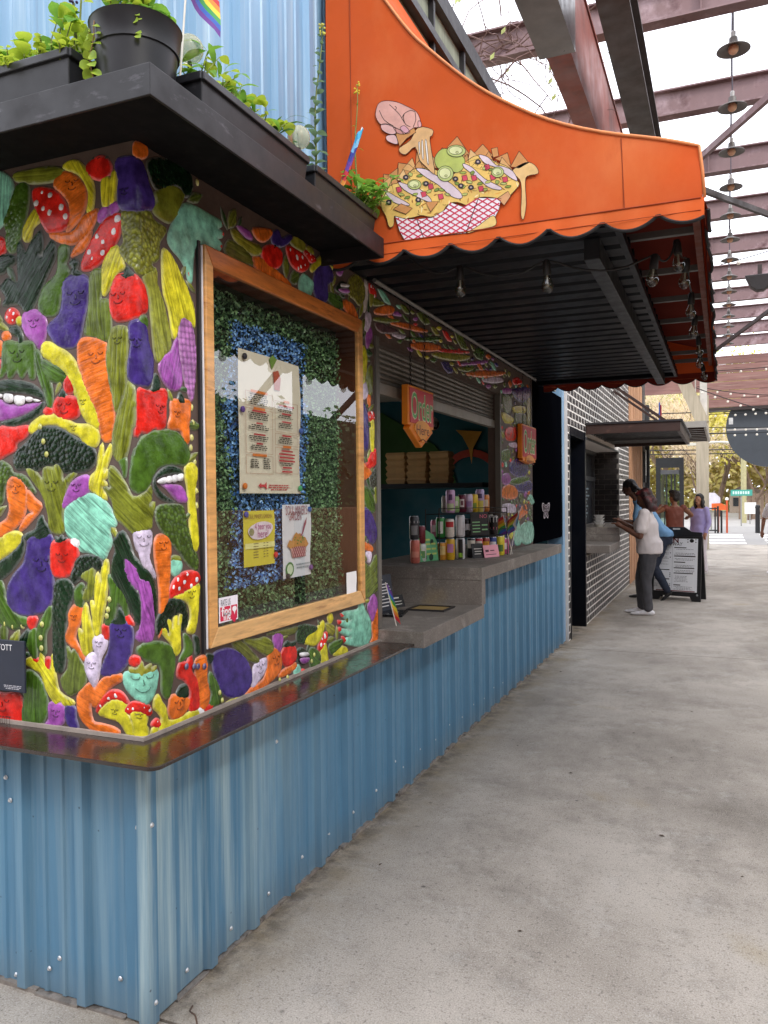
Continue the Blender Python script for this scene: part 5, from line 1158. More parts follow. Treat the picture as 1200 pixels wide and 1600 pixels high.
# ------------------------------------------------------------------ papers in the display window
def sheet(name, label, cat, px, x, col, curl=.004):
    q = [at(*p, 'x', x) for p in px]; y0 = (q[0][1]+q[3][1])/2; y1 = (q[1][1]+q[2][1])/2; z1 = (q[0][2]+q[1][2])/2; z0 = (q[2][2]+q[3][2])/2
    mb = MB(); vs = []; nx, nz = 6, 10
    for j in range(nz+1):
        for i in range(nx+1):
            u, v = i/nx, j/nz; vs.append((x+curl*math.sin(v*7+u*3)*(.3+u), y0+(y1-y0)*u, z0+(z1-z0)*v))
    mb.add(vs, [(j*(nx+1)+i, j*(nx+1)+i+1, (j+1)*(nx+1)+i+1, (j+1)*(nx+1)+i) for j in range(nz) for i in range(nx)])
    t = thing(name, label, cat, (x, (y0+y1)/2, z0)); mb.build('paper', C(col, .75, var=.05), t, smooth='all')
    return t, (lambda u, v, d=.0: (x+curl*1.3+.001+d, y0+(y1-y0)*u, z0+(z1-z0)*v)), y1-y0, z1-z0
def rect(mb, at_, u0, u1, v0, v1, d=0): mb.add([at_(u0, v0, d), at_(u1, v0, d), at_(u1, v1, d), at_(u0, v1, d)], [(0, 1, 2, 3)])
def pins(t, at_, items):
    for u, v, c in items:
        mb = MB(); mb.lathe([(.012, 0), (.012, .006), (.008, .009), (.0001, .0095)], at_(u, v), 12, (1, 0, 0)); mb.build('pin', C(c, .4), t, smooth=True)
t, A, W_, H_ = sheet('menu_sheet', 'tall cream menu sheet with red headings pinned inside the display window', 'menu', [(371, 545), (468, 571), (469, 771), (375, 771)], -.035, 'ddd0bc')
def linesof(mb, A, u0, u1, v, n, dv, thick=.0036, jit=.3):
    for k in range(n):
        c = (u0+u1)/2; hw = (u1-u0)/2*(1-jit*rng.random()); x = c-hw
        while x < c+hw:
            wl = rng.uniform(.02, .06); rect(mb, A, x, min(x+wl, c+hw), v-k*dv-thick, v-k*dv+thick); x += wl+.012
mk, mr, mo, mf = MB(), MB(), MB(), MB()
def frame_box(u0, u1, v0, v1):
    for a in ((u0, u1, v0, v0+.003), (u0, u1, v1-.003, v1), (u0, u0+.006, v0, v1), (u1-.006, u1, v0, v1)): rect(mf, A, *a, d=.0002)
for u0, u1, v0, v1 in ((.08, .50, .615, .72), (.08, .50, .285, .60), (.08, .50, .14, .27), (.54, .94, .46, .69), (.54, .94, .36, .45), (.54, .94, .15, .345)): frame_box(u0, u1, v0, v1)
for u, v, w in ((.29, .722, .26), (.29, .602, .18), (.29, .272, .22), (.74, .692, .10), (.74, .352, .14)): rect(mo, A, u-w/2, u+w/2, v-.008, v+.010, .0004)
for u, v, w in ((.29, .585, .22), (.29, .50, .10), (.29, .42, .18), (.29, .355, .10), (.74, .66, .26), (.74, .60, .16), (.74, .54, .16), (.74, .435, .16), (.74, .32, .2), (.74, .295, .28), (.74, .27, .26), (.74, .245, .28), (.74, .195, .16), (.74, .165, .18)): rect(mr, A, u-w/2, u+w/2, v-.006, v+.006, .0004)
for u0, u1, v, n in ((.12, .44, .70, 6), (.12, .44, .57, 4), (.12, .44, .485, 3), (.12, .44, .405, 3), (.12, .44, .34, 3), (.58, .86, .645, 3), (.58, .86, .585, 2), (.58, .86, .525, 3), (.58, .86, .42, 4), (.60, .86, .228, 2), (.14, .28, .24, 5), (.34, .46, .25, 6)): linesof(mk, A, u0, u1, v, n, .0135)
mk.build('small_print', C('40352e', .8), t, kind='stuff'); mr.build('red_headings', C('b8323a', .8), t); mo.build('orange_headings', C('d9742c', .8), t); mf.build('ruled_boxes', C('b98a72', .8), t)
mb = MB(); linesof(mb, A, .4, .8, .06, 3, .016, .004); mb.prism([(0, .0), (.02, .012), (.02, .005), (.045, .005), (.06, .016), (.06, -.016), (.045, -.005), (.02, -.005), (.02, -.012)], A(.26, .055, .0005), (0, 1, 0), (0, 0, 1), .0004); mb.build('red_footer', C('c03a40', .8), t)
mb = MB(); mb.prism([(-.02, -.05), (.02, -.05), (.03, 0), (.01, .03), (-.03, .02)], A(.58, .86, .0004), (0, 1, 0), (0, 0, 1), .0004); mb.build('picture_cup', C('b5543a', .8), t)
mb = MB(); mb.prism([(-.04, 0), (.0, .045), (-.03, .06), (-.06, .04)], A(.58, .91, .0007), (0, 1, 0), (0, 0, 1), .0004); mb.build('picture_leaf', C('6f8a3a', .8), t)
pins(t, A, ((.07, .95, '2a2a34'), (.03, .58, '5c3a86'), (.99, .49, '3a5aa6'), (.05, .05, 'd8742a'), (.96, .04, '3f9a62')))
t, A, W_, H_ = sheet('yellow_flyer', 'yellow drinks flyer pinned under the tall menu in the window', 'flyer', [(379, 799), (429, 797), (429, 880), (382, 887)], -.035, 'd8c63c', .002)
text("SOUL MINER'S GARDEN", A(.5, .90, .0005), W_*.78, .018, 'x', C('8a5a2a', .8), t)
mb = MB(); mb.add([A(.52+.40*math.cos(a)*(1+.06*math.sin(3*a)), .64+.16*math.sin(a)+.03*math.cos(a), .0003) for a in np.linspace(0, 6.283, 22)[:-1]], [tuple(range(21))]); mb.build('cloud', C('e6d3dd', .8), t)
text('4 beer you', A(.58, .70, .0012), W_*.52, .034, 'x', C('b0528c', .8), t); text('here!', A(.58, .58, .0012), W_*.34, .03, 'x', C('b0528c', .8), t)
mb = MB(); mb.add([A(.22+.08*math.cos(a), .62+.07*math.sin(a), .0012) for a in np.linspace(0, 6.283, 12)[:-1]], [tuple(range(11))]); mb.build('hop_drawing', C('8f8a62', .8), t)
mb = MB()
for k in range(6):
    for u0, u1 in ((.28, .44), (.60, .66), (.70, .76)): rect(mb, A, u0, u1, .40-.05*k, .412-.05*k)
mb.build('small_print', C('7a6a3a', .8), t); mb = MB(); rect(mb, A, .02, .98, .32, .42, -.0004); mb.build('pale_band', C('e6dd92', .8), t)
pins(t, A, ((.05, .94, '4a4aa0'), (.99, .16, 'c22a2a')))
t, A, W_, H_ = sheet('white_flyer', 'white flyer with a nacho basket drawing pinned beside the yellow flyer', 'flyer', [(441, 789), (485.6, 787.6), (485, 898), (442, 904)], -.034, 'e2dfe6', .003)
text("SOUL MINER'S", A(.46, .925, .0005), W_*.76, .040, 'x', C('a05c62', .8), t); text('GARDEN', A(.40, .845, .0005), W_*.44, .038, 'x', C('a05c62', .8), t)
mb = MB(); mb.add([A(u, v, .0004) for u, v in ((.22, .42), (.80, .42), (.72, .27), (.30, .27))], [(0, 3, 2, 1)]); mb.build('basket_drawing', C('cf9d9a', .8), t)
mb = MB()
for k in range(-3, 10):
    for sgn in (1, -1):
        p = [(.22+.07*k+sgn*.13*q, .42-.15*q) for q in (0, .5, 1)]; p = [(u, v) for u, v in p if .24 < u < .79]
        if len(p) > 1: mb.tube([A(u, v, .001) for u, v in p], .0012, 4)
mb.build('basket_lines', C('8f3038', .8), t)
mb = MB(); mb.add([A(u, v, .0006) for u, v in P('(.12,.44)(.2,.52)(.28,.50)(.36,.58)(.44,.62)(.5,.59)(.58,.60)(.66,.55)(.76,.54)(.88,.44)(.8,.40)(.5,.42)(.22,.40)')], [tuple(range(12, -1, -1))]); mb.build('nacho_drawing', C('c98d4a', .8), t)
mb = MB()
for k in range(16):
    u, v = rng.uniform(.28, .72), rng.uniform(.45, .57); mb.add([A(u-.03, v, .0012), A(u+.01, v-.012, .0012), A(u+.03, v+.012, .0012)], [(0, 1, 2)])
mb.build('lettuce_drawing', C('5f8a3c', .8), t)
mb = MB(); mb.add([A(u, v, .0012) for u, v in P('(.56,.57)(.64,.60)(.72,.74)(.82,.82)(.80,.74)(.70,.62)(.64,.56)')], [tuple(range(6, -1, -1))]); mb.build('hand_drawing', C('a0586a', .8), t)
mb = MB(); mb.add([A(.2+.14*math.cos(a), .12+.10*math.sin(a), .0006) for a in np.linspace(0, 6.283, 20)[:-1]], [tuple(range(19))]); mb.build('green_badge', C('3f7a3e', .8), t)
mb = MB(); mb.add([A(.2+.10*math.cos(a), .12+.07*math.sin(a), .0010) for a in np.linspace(0, 6.283, 20)[:-1]], [tuple(range(19))]); mb.build('badge_centre', C('c8d6b8', .8), t)
mb = MB(); linesof(mb, A, .42, .92, .17, 2, .045, .010, .1); mb.build('small_print', C('9aa0a4', .8), t)
pins(t, A, ((.92, .93, '2f5fa8'), (.95, .1, '6a3f86'), (.12, .03, '2c2c30')))
t, A, W_, H_ = sheet('pink_sticker', 'red and white speech bubble sticker in the lower corner of the window glass', 'sticker', [(341, 936), (371, 928), (372, 966), (343, 975)], .0178, 'ece6ee', 0)
mb = MB(); rect(mb, A, .06, .95, .06, .62, .0002); mb.build('red_field', C('cf1f48', .5), t); mb = MB(); mb.add([A(.62, .07, .0001), A(.8, -.10, .0001), A(.92, .07, .0001)], [(0, 1, 2)]); mb.build('bubble_tail', C('cf1f48', .5), t)
text('RATE US', A(.34, .79, .0004), W_*.50, .022, 'x', C('6a6a72', .6), t); text('find', A(.36, .44, .0006), W_*.5, .034, 'x', C('f4eef2', .6), t, bold=.02); text('me', A(.40, .22, .0006), W_*.36, .026, 'x', C('f4eef2', .6), t, bold=.02)
mb = MB(); mb.add([A(.80+.12*math.cos(a), .46+.11*math.sin(a)-(.13 if abs(a-4.71) < .2 else 0), .0006) for a in np.linspace(0, 6.283, 17)[:-1]], [tuple(range(16))]); mb.build('white_pin', C('f4eef2', .6), t)
t, A, W_, H_ = sheet('white_notice', 'small white paper notice taped in the far lower corner of the window glass', 'notice', [(541, 896), (557, 891), (557, 928), (542, 929)], .0178, 'f0eff2', .001)
# artist's plate
pl = thing('artist_plate', 'dark plate with white lettering screwed to the relief at the left edge', 'plaque', (-.7, -.03, 1.35))
q0 = at(39, 1002, 'y', -.034); q1 = at(39, 1083, 'y', -.034)
mb = MB(); mb.box(q0[0]-.24, q0[0], -.037, -.030, q1[2], q0[2]); mb.build('plate', C('20283a', .4), pl, bevel=.002)
qq = at(4, 1011, 'y', -.037); text('STOTT', (qq[0]+.005, -.0375, qq[2]), .075, .020, '-y', C('e6e6ea', .5), pl)
mb = MB(); linesof(mb, lambda u, v, d=0: (q0[0]-.24+.24*u, -.0376, q1[2]+(q0[2]-q1[2])*v), .6, .95, .12, 3, .03, .006); mb.build('small_print', C('c8c8d0', .5), pl)
# butterfly emblem on the black panel
t = thing('butterfly_sticker', 'white outlined butterfly sticker on the black end panel', 'sticker', (.01, 5.7, 1.4))
c = at(853, 797, 'x', .006); s = .20
half = P('(0,-.25)(.12,-.38)(.25,-.42)(.3,-.3)(.24,-.1)(.42,-.02)(.5,.2)(.46,.36)(.3,.36)(.1,.22)(0,.3)')
out = [(u, v) for u, v in half]+[(-u, v) for u, v in half[::-1]]
mb = MB(); mb.prism([(u*s*1.9, v*s) for u, v in out], c, (0, 1, 0), (0, 0, 1), .0015); mb.build('sticker_border', C('cfc6cc', .5), t)
mb = MB(); mb.prism([(u*s*1.68, v*s*.86) for u, v in out], Vector(c)+Vector((.0015, 0, 0)), (0, 1, 0), (0, 0, 1), .001); mb.build('sticker_wings', C('30242c', .5), t)
mb = MB()
for sg in (-1, 1):
    for k in range(3): mb.tube([Vector(c)+Vector((.003, sg*s*.08, -.02+.02*k)), Vector(c)+Vector((.003, sg*s*(.35+.15*k), -.05+.05*k))], .003, 4)
mb.build('wing_veins', C('b9a4b0', .5), t)
# ------------------------------------------------------------------ planters on the black shelf
m_plastic = M('black_planter_plastic', '232428', .42, var=.12, vscale=6, stains=(('4a4a4e', 9, .66, .8, None),))
m_soil = M('potting_soil', '3a2c22', .95, var=.4, vscale=30, bump=.8, bscale=60)
def trough(x0, x1, y0, y1, h, label, z=2.70):
    t = thing('trough_planter', label, 'planter', ((x0+x1)/2, (y0+y1)/2, z), 'black planters on the shelf')
    def ring(d, z0, z1, i): return [((x0-d, y0-d), (x1+d, y0-d), (x1+d, y1+d), (x0-d, y1+d)), z0, z1]
    mb = MB(); a = .012
    lo = [(x0+a, y0+a), (x1-a, y0+a), (x1-a, y1-a), (x0+a, y1-a)]; hi = [(x0, y0), (x1, y0), (x1, y1), (x0, y1)]
    inn = [(x0+.008, y0+.008), (x1-.008, y0+.008), (x1-.008, y1-.008), (x0+.008, y1-.008)]
    vs = [(*p, z) for p in lo]+[(*p, z+h) for p in hi]+[(*p, z+h) for p in inn]+[(*p, z+h*.7) for p in inn]
    mb.add(vs, [(3, 2, 1, 0)]+[(i, (i+1) % 4, 4+(i+1) % 4, 4+i) for i in range(4)]+[(4+i, 4+(i+1) % 4, 8+(i+1) % 4, 8+i) for i in range(4)]+[(8+i, 8+(i+1) % 4, 12+(i+1) % 4, 12+i) for i in range(4)])
    mb.build('trough', m_plastic, t, bevel=.003)
    mb = MB(); r = .006; zz = z+h-.026
    for p, q in ((0, 1), (1, 2), (2, 3), (3, 0)): mb.bar((*hi[p], z+h-.012), (*hi[q], z+h-.012), .014, .024)
    mb.build('rim', m_plastic, t, bevel=.003)
    mb = MB(); mb.box(x0+.01, x1-.01, y0+.01, y1-.01, z+h*.7, z+h*.86); mb.build('soil', m_soil, t)
    return t
trough(-1.05, .012, -.275, -.06, .125, 'long black trough planter at the left end of the shelf, full of lush light leaves')
trough(.07, .278, -.045, .585, .115, 'black trough planter in the middle of the long shelf side')
trough(.07, .278, .64, 1.19, .11, 'black trough planter at the far end of the shelf beside the awning')
t = thing('round_pot', 'round black plant pot standing on the shelf corner', 'plant pot', (.135, -.15, 2.70))
mb = MB(); mb.lathe([(.0001, 0), (.09, 0), (.095, .004), (.112, .13), (.117, .132), (.123, .20), (.126, .203), (.120, .203), (.113, .15), (.0001, .148)], (.135, -.15, 2.70), 32); mb.build('pot', m_plastic, t, smooth=True)
mb = MB(); mb.lathe([(.0001, .178), (.118, .175)], (.135, -.15, 2.70), 20); mb.build('soil', m_soil, t)
# plants: stems plus single leaves that share a few meshes
def leaf_mesh(name, L, W, mat, curl=.25, round_=False, n=5):
    mb = MB(); vs = []
    for i in range(n+1):
        u = i/n; ww = W*(math.sin(math.pi*min(1, u*.97+.03))**(.5 if round_ else .8)); z = curl*L*(u-u*u)*1.6-.15*L*u*u
        vs += [(u*L, -ww, z+.12*ww), (u*L, 0, z), (u*L, ww, z+.12*ww)]
    fs = []
    for i in range(n):
        for j in (0, 1): fs.append((3*i+j, 3*i+j+1, 3*i+j+4, 3*i+j+3))
    me = bpy.data.meshes.new(name); me.from_pydata(vs, [], fs); me.materials.append(mat); me.polygons.foreach_set('use_smooth', [True]*len(fs)); return me
def leafm(name, a, b):
    m = M(name, a, .5, var=.25, vscale=30, stains=((b, 18, .5, .68, None),)); nt = m.node_tree; p = nt.nodes['Principled BSDF']
    out = [n for n in nt.nodes if n.type == 'OUTPUT_MATERIAL'][0]; t = N(nt, 'ShaderNodeBsdfTranslucent'); t.inputs[0].default_value = lin(b)
    ms = N(nt, 'ShaderNodeMixShader'); ms.inputs[0].default_value = .4; nt.links.new(p.outputs[0], ms.inputs[1]); nt.links.new(t.outputs[0], ms.inputs[2]); nt.links.new(ms.outputs[0], out.inputs[0]); return m
m_lime = leafm('lime_leaf', '8fae34', 'c9d84a'); m_mid = leafm('mid_green_leaf', '5f8f34', '8fbf4a'); m_deep = leafm('deep_green_leaf', '34562c', '587f3c'); m_glau = leafm('grey_green_leaf', '56764e', '7f9c72')
m_stem = C('6f7a38', .7); m_drystem = C('8a6a4a', .8)
LM = {'lime': leaf_mesh('round_leaf', .026, .012, m_lime, .2, True), 'big': leaf_mesh('broad_leaf', .075, .028, m_mid, .3), 'lobed': leaf_mesh('pale_broad_leaf', .06, .027, m_lime, .3), 'nar': leaf_mesh('narrow_leaf', .085, .012, m_mid, .4), 'deep': leaf_mesh('dark_leaf', .045, .016, m_deep, .3), 'glau': leaf_mesh('grey_leaf', .05, .017, m_glau, .3), 'blade': leaf_mesh('blade_leaf', .17, .006, m_deep, .5)}
def put(me, par, p, yaw, pitch, roll=0, s=1):
    o = bpy.data.objects.new('leaf', me); COL.objects.link(o); o.parent = par; o.location = Vector(p)-base_of(par)
    o.rotation_euler = (roll, -pitch, yaw); o.scale = (s, s, s); return o
def bushy(label, boxr, n, kinds, hgt, name='leafy_plant', lean=(0, 0)):
    x0, x1, y0, y1, z = boxr; t = thing(name, label, 'plant', ((x0+x1)/2, (y0+y1)/2, z)); st = MB()
    k = 0
    while k < n:
        b = Vector((rng.uniform(x0, x1), rng.uniform(y0, y1), z)); h = hgt*rng.uniform(.45, 1.1); tip = b+Vector((rng.uniform(-.05, .05)+lean[0], rng.uniform(-.05, .05)+lean[1], h))
        mid = (b+tip)/2+Vector((rng.uniform(-.015, .015), rng.uniform(-.015, .015), .01)); st.tube([b, mid, tip], [.0028, .0022, .0012], 5)
        for f in (.35, .55, .75, .9, 1.0):
            if k >= n: break
            p = b.lerp(tip, f) if f > .5 else b.lerp(mid, f*2); put(LM[kinds[int(rng.integers(len(kinds)))]], t, p, rng.uniform(0, 6.28), rng.uniform(-.5, .7), rng.uniform(-.4, .4), rng.uniform(.55, 1.0)); k += 1
    st.build('stem', m_stem, t); return t
bushy('bushy pale green plant with broad leaves at the left end of the long trough', (-.55, -.22, -.24, -.08, 2.79), 170, ['lobed', 'big', 'lobed'], .16)
bushy('mixed yellow green plant at the trough end nearest the round pot', (-.22, .0, -.25, -.09, 2.79), 170, ['lobed', 'lime', 'big', 'lobed'], .15)
bushy('low round-leaved creeping plant along the front rim of the left trough', (-.42, -.01, -.272, -.24, 2.80), 110, ['lime'], .06)
bushy('fresh green plant crowding the top of the round pot', (.06, .21, -.22, -.08, 2.875), 130, ['big', 'lobed', 'lime', 'big'], .14)
t = thing('trailing_creeper', 'creeper with round yellow leaves trailing down the side of the round pot', 'plant', (.06, -.25, 2.89))
mb = MB()
for (x, y, L_, s) in ((.085, -.262, .19, 1), (.045, -.235, .07, .8), (.20, -.232, .06, .7)):
    pts = [(x+.02, y+.03, 2.905), (x+.004, y+.004, 2.90)]+[(x+.008*math.sin(k), y+.02*(k/8)*0-.004, 2.89-L_*k/8) for k in range(1, 9)]
    mb.tube(pts, .0016, 5)
    for k in range(1, 9):
        for sg in (0, math.pi):
            if rng.random() < .85: put(LM['lime'], t, (pts[k+1][0], pts[k+1][1]-.002, pts[k+1][2]), sg+rng.uniform(-.5, .5), rng.uniform(-.6, .1), rng.uniform(.6, 1.3), s*rng.uniform(.8, 1.2))
mb.build('stem', m_drystem, t)
bushy('yellow green seedlings in the near half of the middle trough', (.13, .26, .02, .40, 2.80), 130, ['lime', 'lobed', 'nar'], .12)
bushy('dark spiky tuft at the far end of the middle trough', (.16, .25, .42, .52, 2.80), 26, ['blade', 'blade', 'deep'], .09)
bushy('bright narrow-leaved plant spilling over the far trough against the awning', (.17, .29, 1.02, 1.17, 2.79), 110, ['nar', 'nar', 'big'], .15, lean=(.05, .02))
def stalk(label, p, h, n, kind='glau', flower='c9c65a', lean=(.02, .04), spread=1.0):
    t = thing('flower_stalk', label, 'plant', p); mb = MB(); pts = [Vector(p)+Vector((lean[0]*f*f+.006*math.sin(9*f), lean[1]*f*f, h*f)) for f in np.linspace(0, 1, 9)]
    mb.tube(pts, [.005-.0035*f for f in np.linspace(0, 1, 9)], 6); mb.build('stem', m_stem, t)
    for k in range(n):
        f = k/n; q = Vector(p)+Vector((lean[0]*f*f, lean[1]*f*f, h*f)); put(LM[kind], t, q, k*2.4+rng.uniform(-.4, .4), rng.uniform(0, .5), rng.uniform(-.4, .4), spread*(1.25-.95*f)*rng.uniform(.8, 1.2))
    mb = MB()
    for k in range(14): mb.ball(pts[-1]+Vector((rng.uniform(-.012, .012), rng.uniform(-.012, .012), rng.uniform(-.04, .01))), .0045, 6, 4)
    mb.build('flower_head', C(flower, .7), t)
    return t
stalk('tall leafy flower stalk in front of the pale blue wall', (.16, .86, 2.79), .68, 44)
stalk('thin yellow flower stem leaning at the edge of the awning', (.20, 1.16, 2.79), .60, 6, 'nar', 'd8c23a', (-.02, .06), .5)
stalk('single dark pansy stem rising from the left trough', (-.02, -.2, 2.80), .22, 4, 'deep', '33204a', (-.03, 0), .6)
stalk('dry brown seed stalks in the middle trough', (.18, .22, 2.79), .13, 4, 'nar', '8a6a4a', (.01, .03), .5)
stalk('pink bare stem rising from the left trough', (.03-.12, -.12, 2.80), .42, 5, 'lobed', 'b98a6a', (.02, 0), .9)
# frosted glass globes
m_globe = bpy.data.materials.new('frosted_globe'); m_globe.use_nodes = True; p_ = m_globe.node_tree.nodes['Principled BSDF']
p_.inputs['Base Color'].default_value = lin('e8e4c4'); p_.inputs['Roughness'].default_value = .12; p_.inputs['Transmission Weight'].default_value = .7; p_.inputs['IOR'].default_value = 1.2
for (x, y, z, r, lb) in ((.16, .06, 2.955, .042, 'pale glass globe lamp beside the round pot'), (.2, .66, 2.93, .042, 'pale glass globe lamp between the two troughs')):
    t = thing('glass_globe', lb, 'garden light', (x, y, 2.79)); mb = MB(); mb.ball((x, y, z), r, 24, 14); mb.build('globe', m_globe, t, smooth='all'); mb = MB(); mb.tube([(x, y, 2.70 if y > .6 else 2.78), (x, y, z-r+.006)], .007, 8); mb.build('stake', m_plastic, t)
# small rainbow flags
STRIPE = ['c8323a', 'e08a2e', 'e3cf3a', '3f9a50', '3a62b8', '6a3a92']
def flag(label, base, tip, span, drop, cols, tri=None, wave=.01, right=(0, 1, 0)):
    t = thing('small_flag', label, 'flag', base, 'small pride flags'); b, e = Vector(base), Vector(tip); d = (e-b)
    mb = MB(); mb.tube([b, e], .003, 6); mb.build('stick', C('d9d4cc', .5), t)
    rv = Vector(right); n = len(cols); L = d.length
    for i, c in enumerate(cols):
        mb = MB(); vs = []
        for k in range(7):
            u = k/6
            for j in (0, 1):
                s = (i+j)/n; p = e-d.normalized()*(.004+s*drop)+rv*(span*u)+Vector((wave*math.sin(u*6+s*2), 0, -.25*span*u*u)); vs.append(p)
        mb.add(vs, [(2*k, 2*k+1, 2*k+3, 2*k+2) for k in range(6)]); mb.build('stripe', C(c, .7, var=.05), t, smooth='all')
    if tri:
        for i, c in enumerate(tri):
            f = 1-i/len(tri); mb = MB(); pp = [e-d.normalized()*(.004+drop*(.5-.5*f)), e-d.normalized()*(.004+drop*(.5+.5*f)), e-d.normalized()*(.004+drop*.5)+rv*span*.45*f+Vector((0, 0, -.03*span))]
            off = Vector((.012+.0012*i, -.012-.0012*i, 0)); mb.add([q+off for q in pp], [(0, 1, 2)]); mb.build('chevron', C(c, .7, var=.05), t)
    return t
flag('rainbow flag with a chevron stuck in the soil near the round pot', (.18, -.02, 2.79), (.19, .02, 3.20), .16, .12, STRIPE, ['e8e6ea', 'e8a8b8', '7ab4d8', '7a4a2c', '1a1a1c'])
flag('drooping rainbow flag leaning out of the far trough', (.19, .98, 2.79), (.24, 1.14, 3.16), .06, .30, ['3aa0c8', '7ab4d8', '3a3f92', '6a3a92', 'c8323a', 'e08a2e'], None, .012, (.1, -.75, -.5))
flag('furled rainbow flag propped against the near window jamb on the lower counter', (.05, 1.93, .937), (.02, 1.86, 1.17), .05, .19, STRIPE[::-1], None, .004, (.55, .3, -.6))
fl_base = at(797, 866, 'z', 1.168)
flag('rainbow flag in a holder at the back of the drinks display', (.14, 4.02, 1.168), (.16, 4.22, 1.50), .13, .17, STRIPE, ['e8e6ea', '7ab4d8', '1a1a1c'], .006, (-.75, .1, -.45))
flag('second rainbow flag crossing behind the first by the drinks', (.13, 4.12, 1.168), (.06, 4.12, 1.47), .10, .14, STRIPE, None, .006, (-.7, .1, -.4))

# ------------------------------------------------------------------ drinks and cards on the upper counter
ZC = 1.168
m_tin = M('can_end', 'b9bbbe', .3, metal=.8, var=.08)
def can(px, zb, hgt, col, label, band=None, y=None, r=.033, spots=None):
    base = at(px, 0, 'y', y); d = None
    # stand on the sight line of pixel column px at depth y
    q = at(px, 800, 'y', y); x = q[0]
    t = thing('drink_can', label, 'drink can', (x, y, zb), 'drink cans on the counter')
    mb = MB(); mb.lathe([(r*.82, 0), (r, .010), (r, hgt-.014), (r*.86, hgt-.003)], (x, y, zb), 20); mb.build('can_body', C(col, .32, var=.12, vscale=30, metal=.15), t, smooth=True, angle=50)
    mb = MB(); mb.lathe([(.0001, hgt-.006), (r*.72, hgt-.006), (r*.78, hgt-.001), (r*.84, hgt), (r*.87, hgt-.003)], (x, y, zb), 20); mb.lathe([(r*.70, -.0), (r*.83, .0005), (r*.83, .004)], (x, y, zb), 20); mb.build('can_end', m_tin, t, smooth=True)
    n = Vector((CAM[0]-x, CAM[1]-y, 0)).normalized(); a0 = math.atan2(n.y, n.x)
    if band:
        for (f0, f1, c2, hw) in band:
            mb = MB(); aa = np.linspace(a0-hw, a0+hw, 9); vs = [(x+(r+.0006)*math.cos(a), y+(r+.0006)*math.sin(a), zb+hgt*f) for f in (f0, f1) for a in aa]
            mb.add(vs, [(k, k+1, 10+k, 9+k) for k in range(8)]); mb.build('label_print', C(c2, .4), t, smooth='all')
    return t
P3 = 3.14
CANS = [(648, 3.08, 0, .158, 'd9796a', 'peach pink tall can at the near front corner of the counter', [(.25, .5, 'e89a86', .8)]),
 (647, 3.08, 1, .158, '3a3b40', 'dark grey can stacked on the peach pink can', [(.2, .6, '8a8c90', .7), (.7, .8, 'c8c8cc', P3)]),
 (649+9, 3.22, 0, .123, 'dfe4dc', 'white can with green print behind the peach can', [(.2, .6, '6fae6a', .8)]),
 (657, 3.22, 1, .123, '7a2636', 'dark red can stacked behind the green price card', None),
 (690, 3.40, 0, .123, 'e2a03e', 'amber can right of the green price card', [(.3, .8, 'efd18a', .8)]),
 (688, 3.40, 1, .140, '2f8a3c', 'green can with a white disc stacked on the amber can', [(.2, .8, 'e8ece6', .55)]),
 (703, 3.42, 0, .150, 'e6b62e', 'yellow can with a pink flower print', [(.35, .75, 'd892c4', .7)]),
 (702.5, 3.42, 1, .130, 'e8e2da', 'white can with red script stacked on the yellow can', [(.55, .85, 'c8323a', .9)]),
 (719, 3.50, 0, .150, 'd6d8dc', 'silver can with black and lime label', [(0.02, .95, '1f2124', .5), (.1, .3, '9ad23a', .45)]),
 (719, 3.50, 1, .155, 'c9cbd2', 'tall silver can stacked on the lime labelled can', [(.1, .9, 'e6e7ec', .5)]),
 (736, 3.66, 0, .140, '202226', 'black can behind the small chalk card', [(.5, .9, 'e6e2d4', .9)]),
 (747, 3.72, 0, .140, 'b8283a', 'red can in the bottom row behind the pink card', [(.6, .85, 'e8dcd2', .9)]),
 (758, 3.80, 0, .140, '8a2a26', 'maroon can in the bottom row behind the pink card', [(.5, .8, 'e0a83a', .9)]),
 (769, 3.90, 0, .140, '2a3f86', 'navy can in the bottom row behind the pink card', [(.5, .75, 'e6e6ea', .9)]),
 (781, 3.95, 0, .145, 'd8c83a', 'yellow can at the far end of the bottom row', [(.2, .55, '4f7a3a', .7)]),
 (730, 3.66, 1, .125, '24262a', 'black can in the middle tier beside the menu card', [(.3, .7, 'd6d6da', .7)]),
 (771, 3.92, 1, .140, '1f1f22', 'black can with pink and white bands in the middle tier', [(.65, .95, 'ecebe8', P3), (.25, .4, 'e88aa0', P3)]),
 (704, 3.52, 2, .165, 'c9a2cc', 'lilac can alone at the near end of the top tier', [(.55, .8, '5a3a6a', .4), (.1, .4, 'cfe0b0', .8)]),
 (711, 3.66, 2, .120, 'a9d08a', 'pale green can in the top tier', [(.4, .7, 'e8ecd8', .7)]),
 (722, 3.70, 2, .130, '6a1f3a', 'burgundy can with a ring mark in the top tier', [(.3, .75, 'e8dfe0', .5), (.4, .65, '6a1f3a', .3)]),
 (732, 3.76, 2, .135, 'd3c2dc', 'pale lilac can in the middle of the top tier', [(.3, .6, 'a98ac0', .8)]),
 (740, 3.80, 2, .135, 'e2c132', 'bright yellow can in the top tier', [(.2, .5, '8aa83a', .7)]),
 (750, 3.86, 2, .170, 'bda9d6', 'lilac and yellow can at the far end of the top tier', [(.0, .5, 'd9cf6a', .9), (.6, .8, '4a3a6a', .5)])]
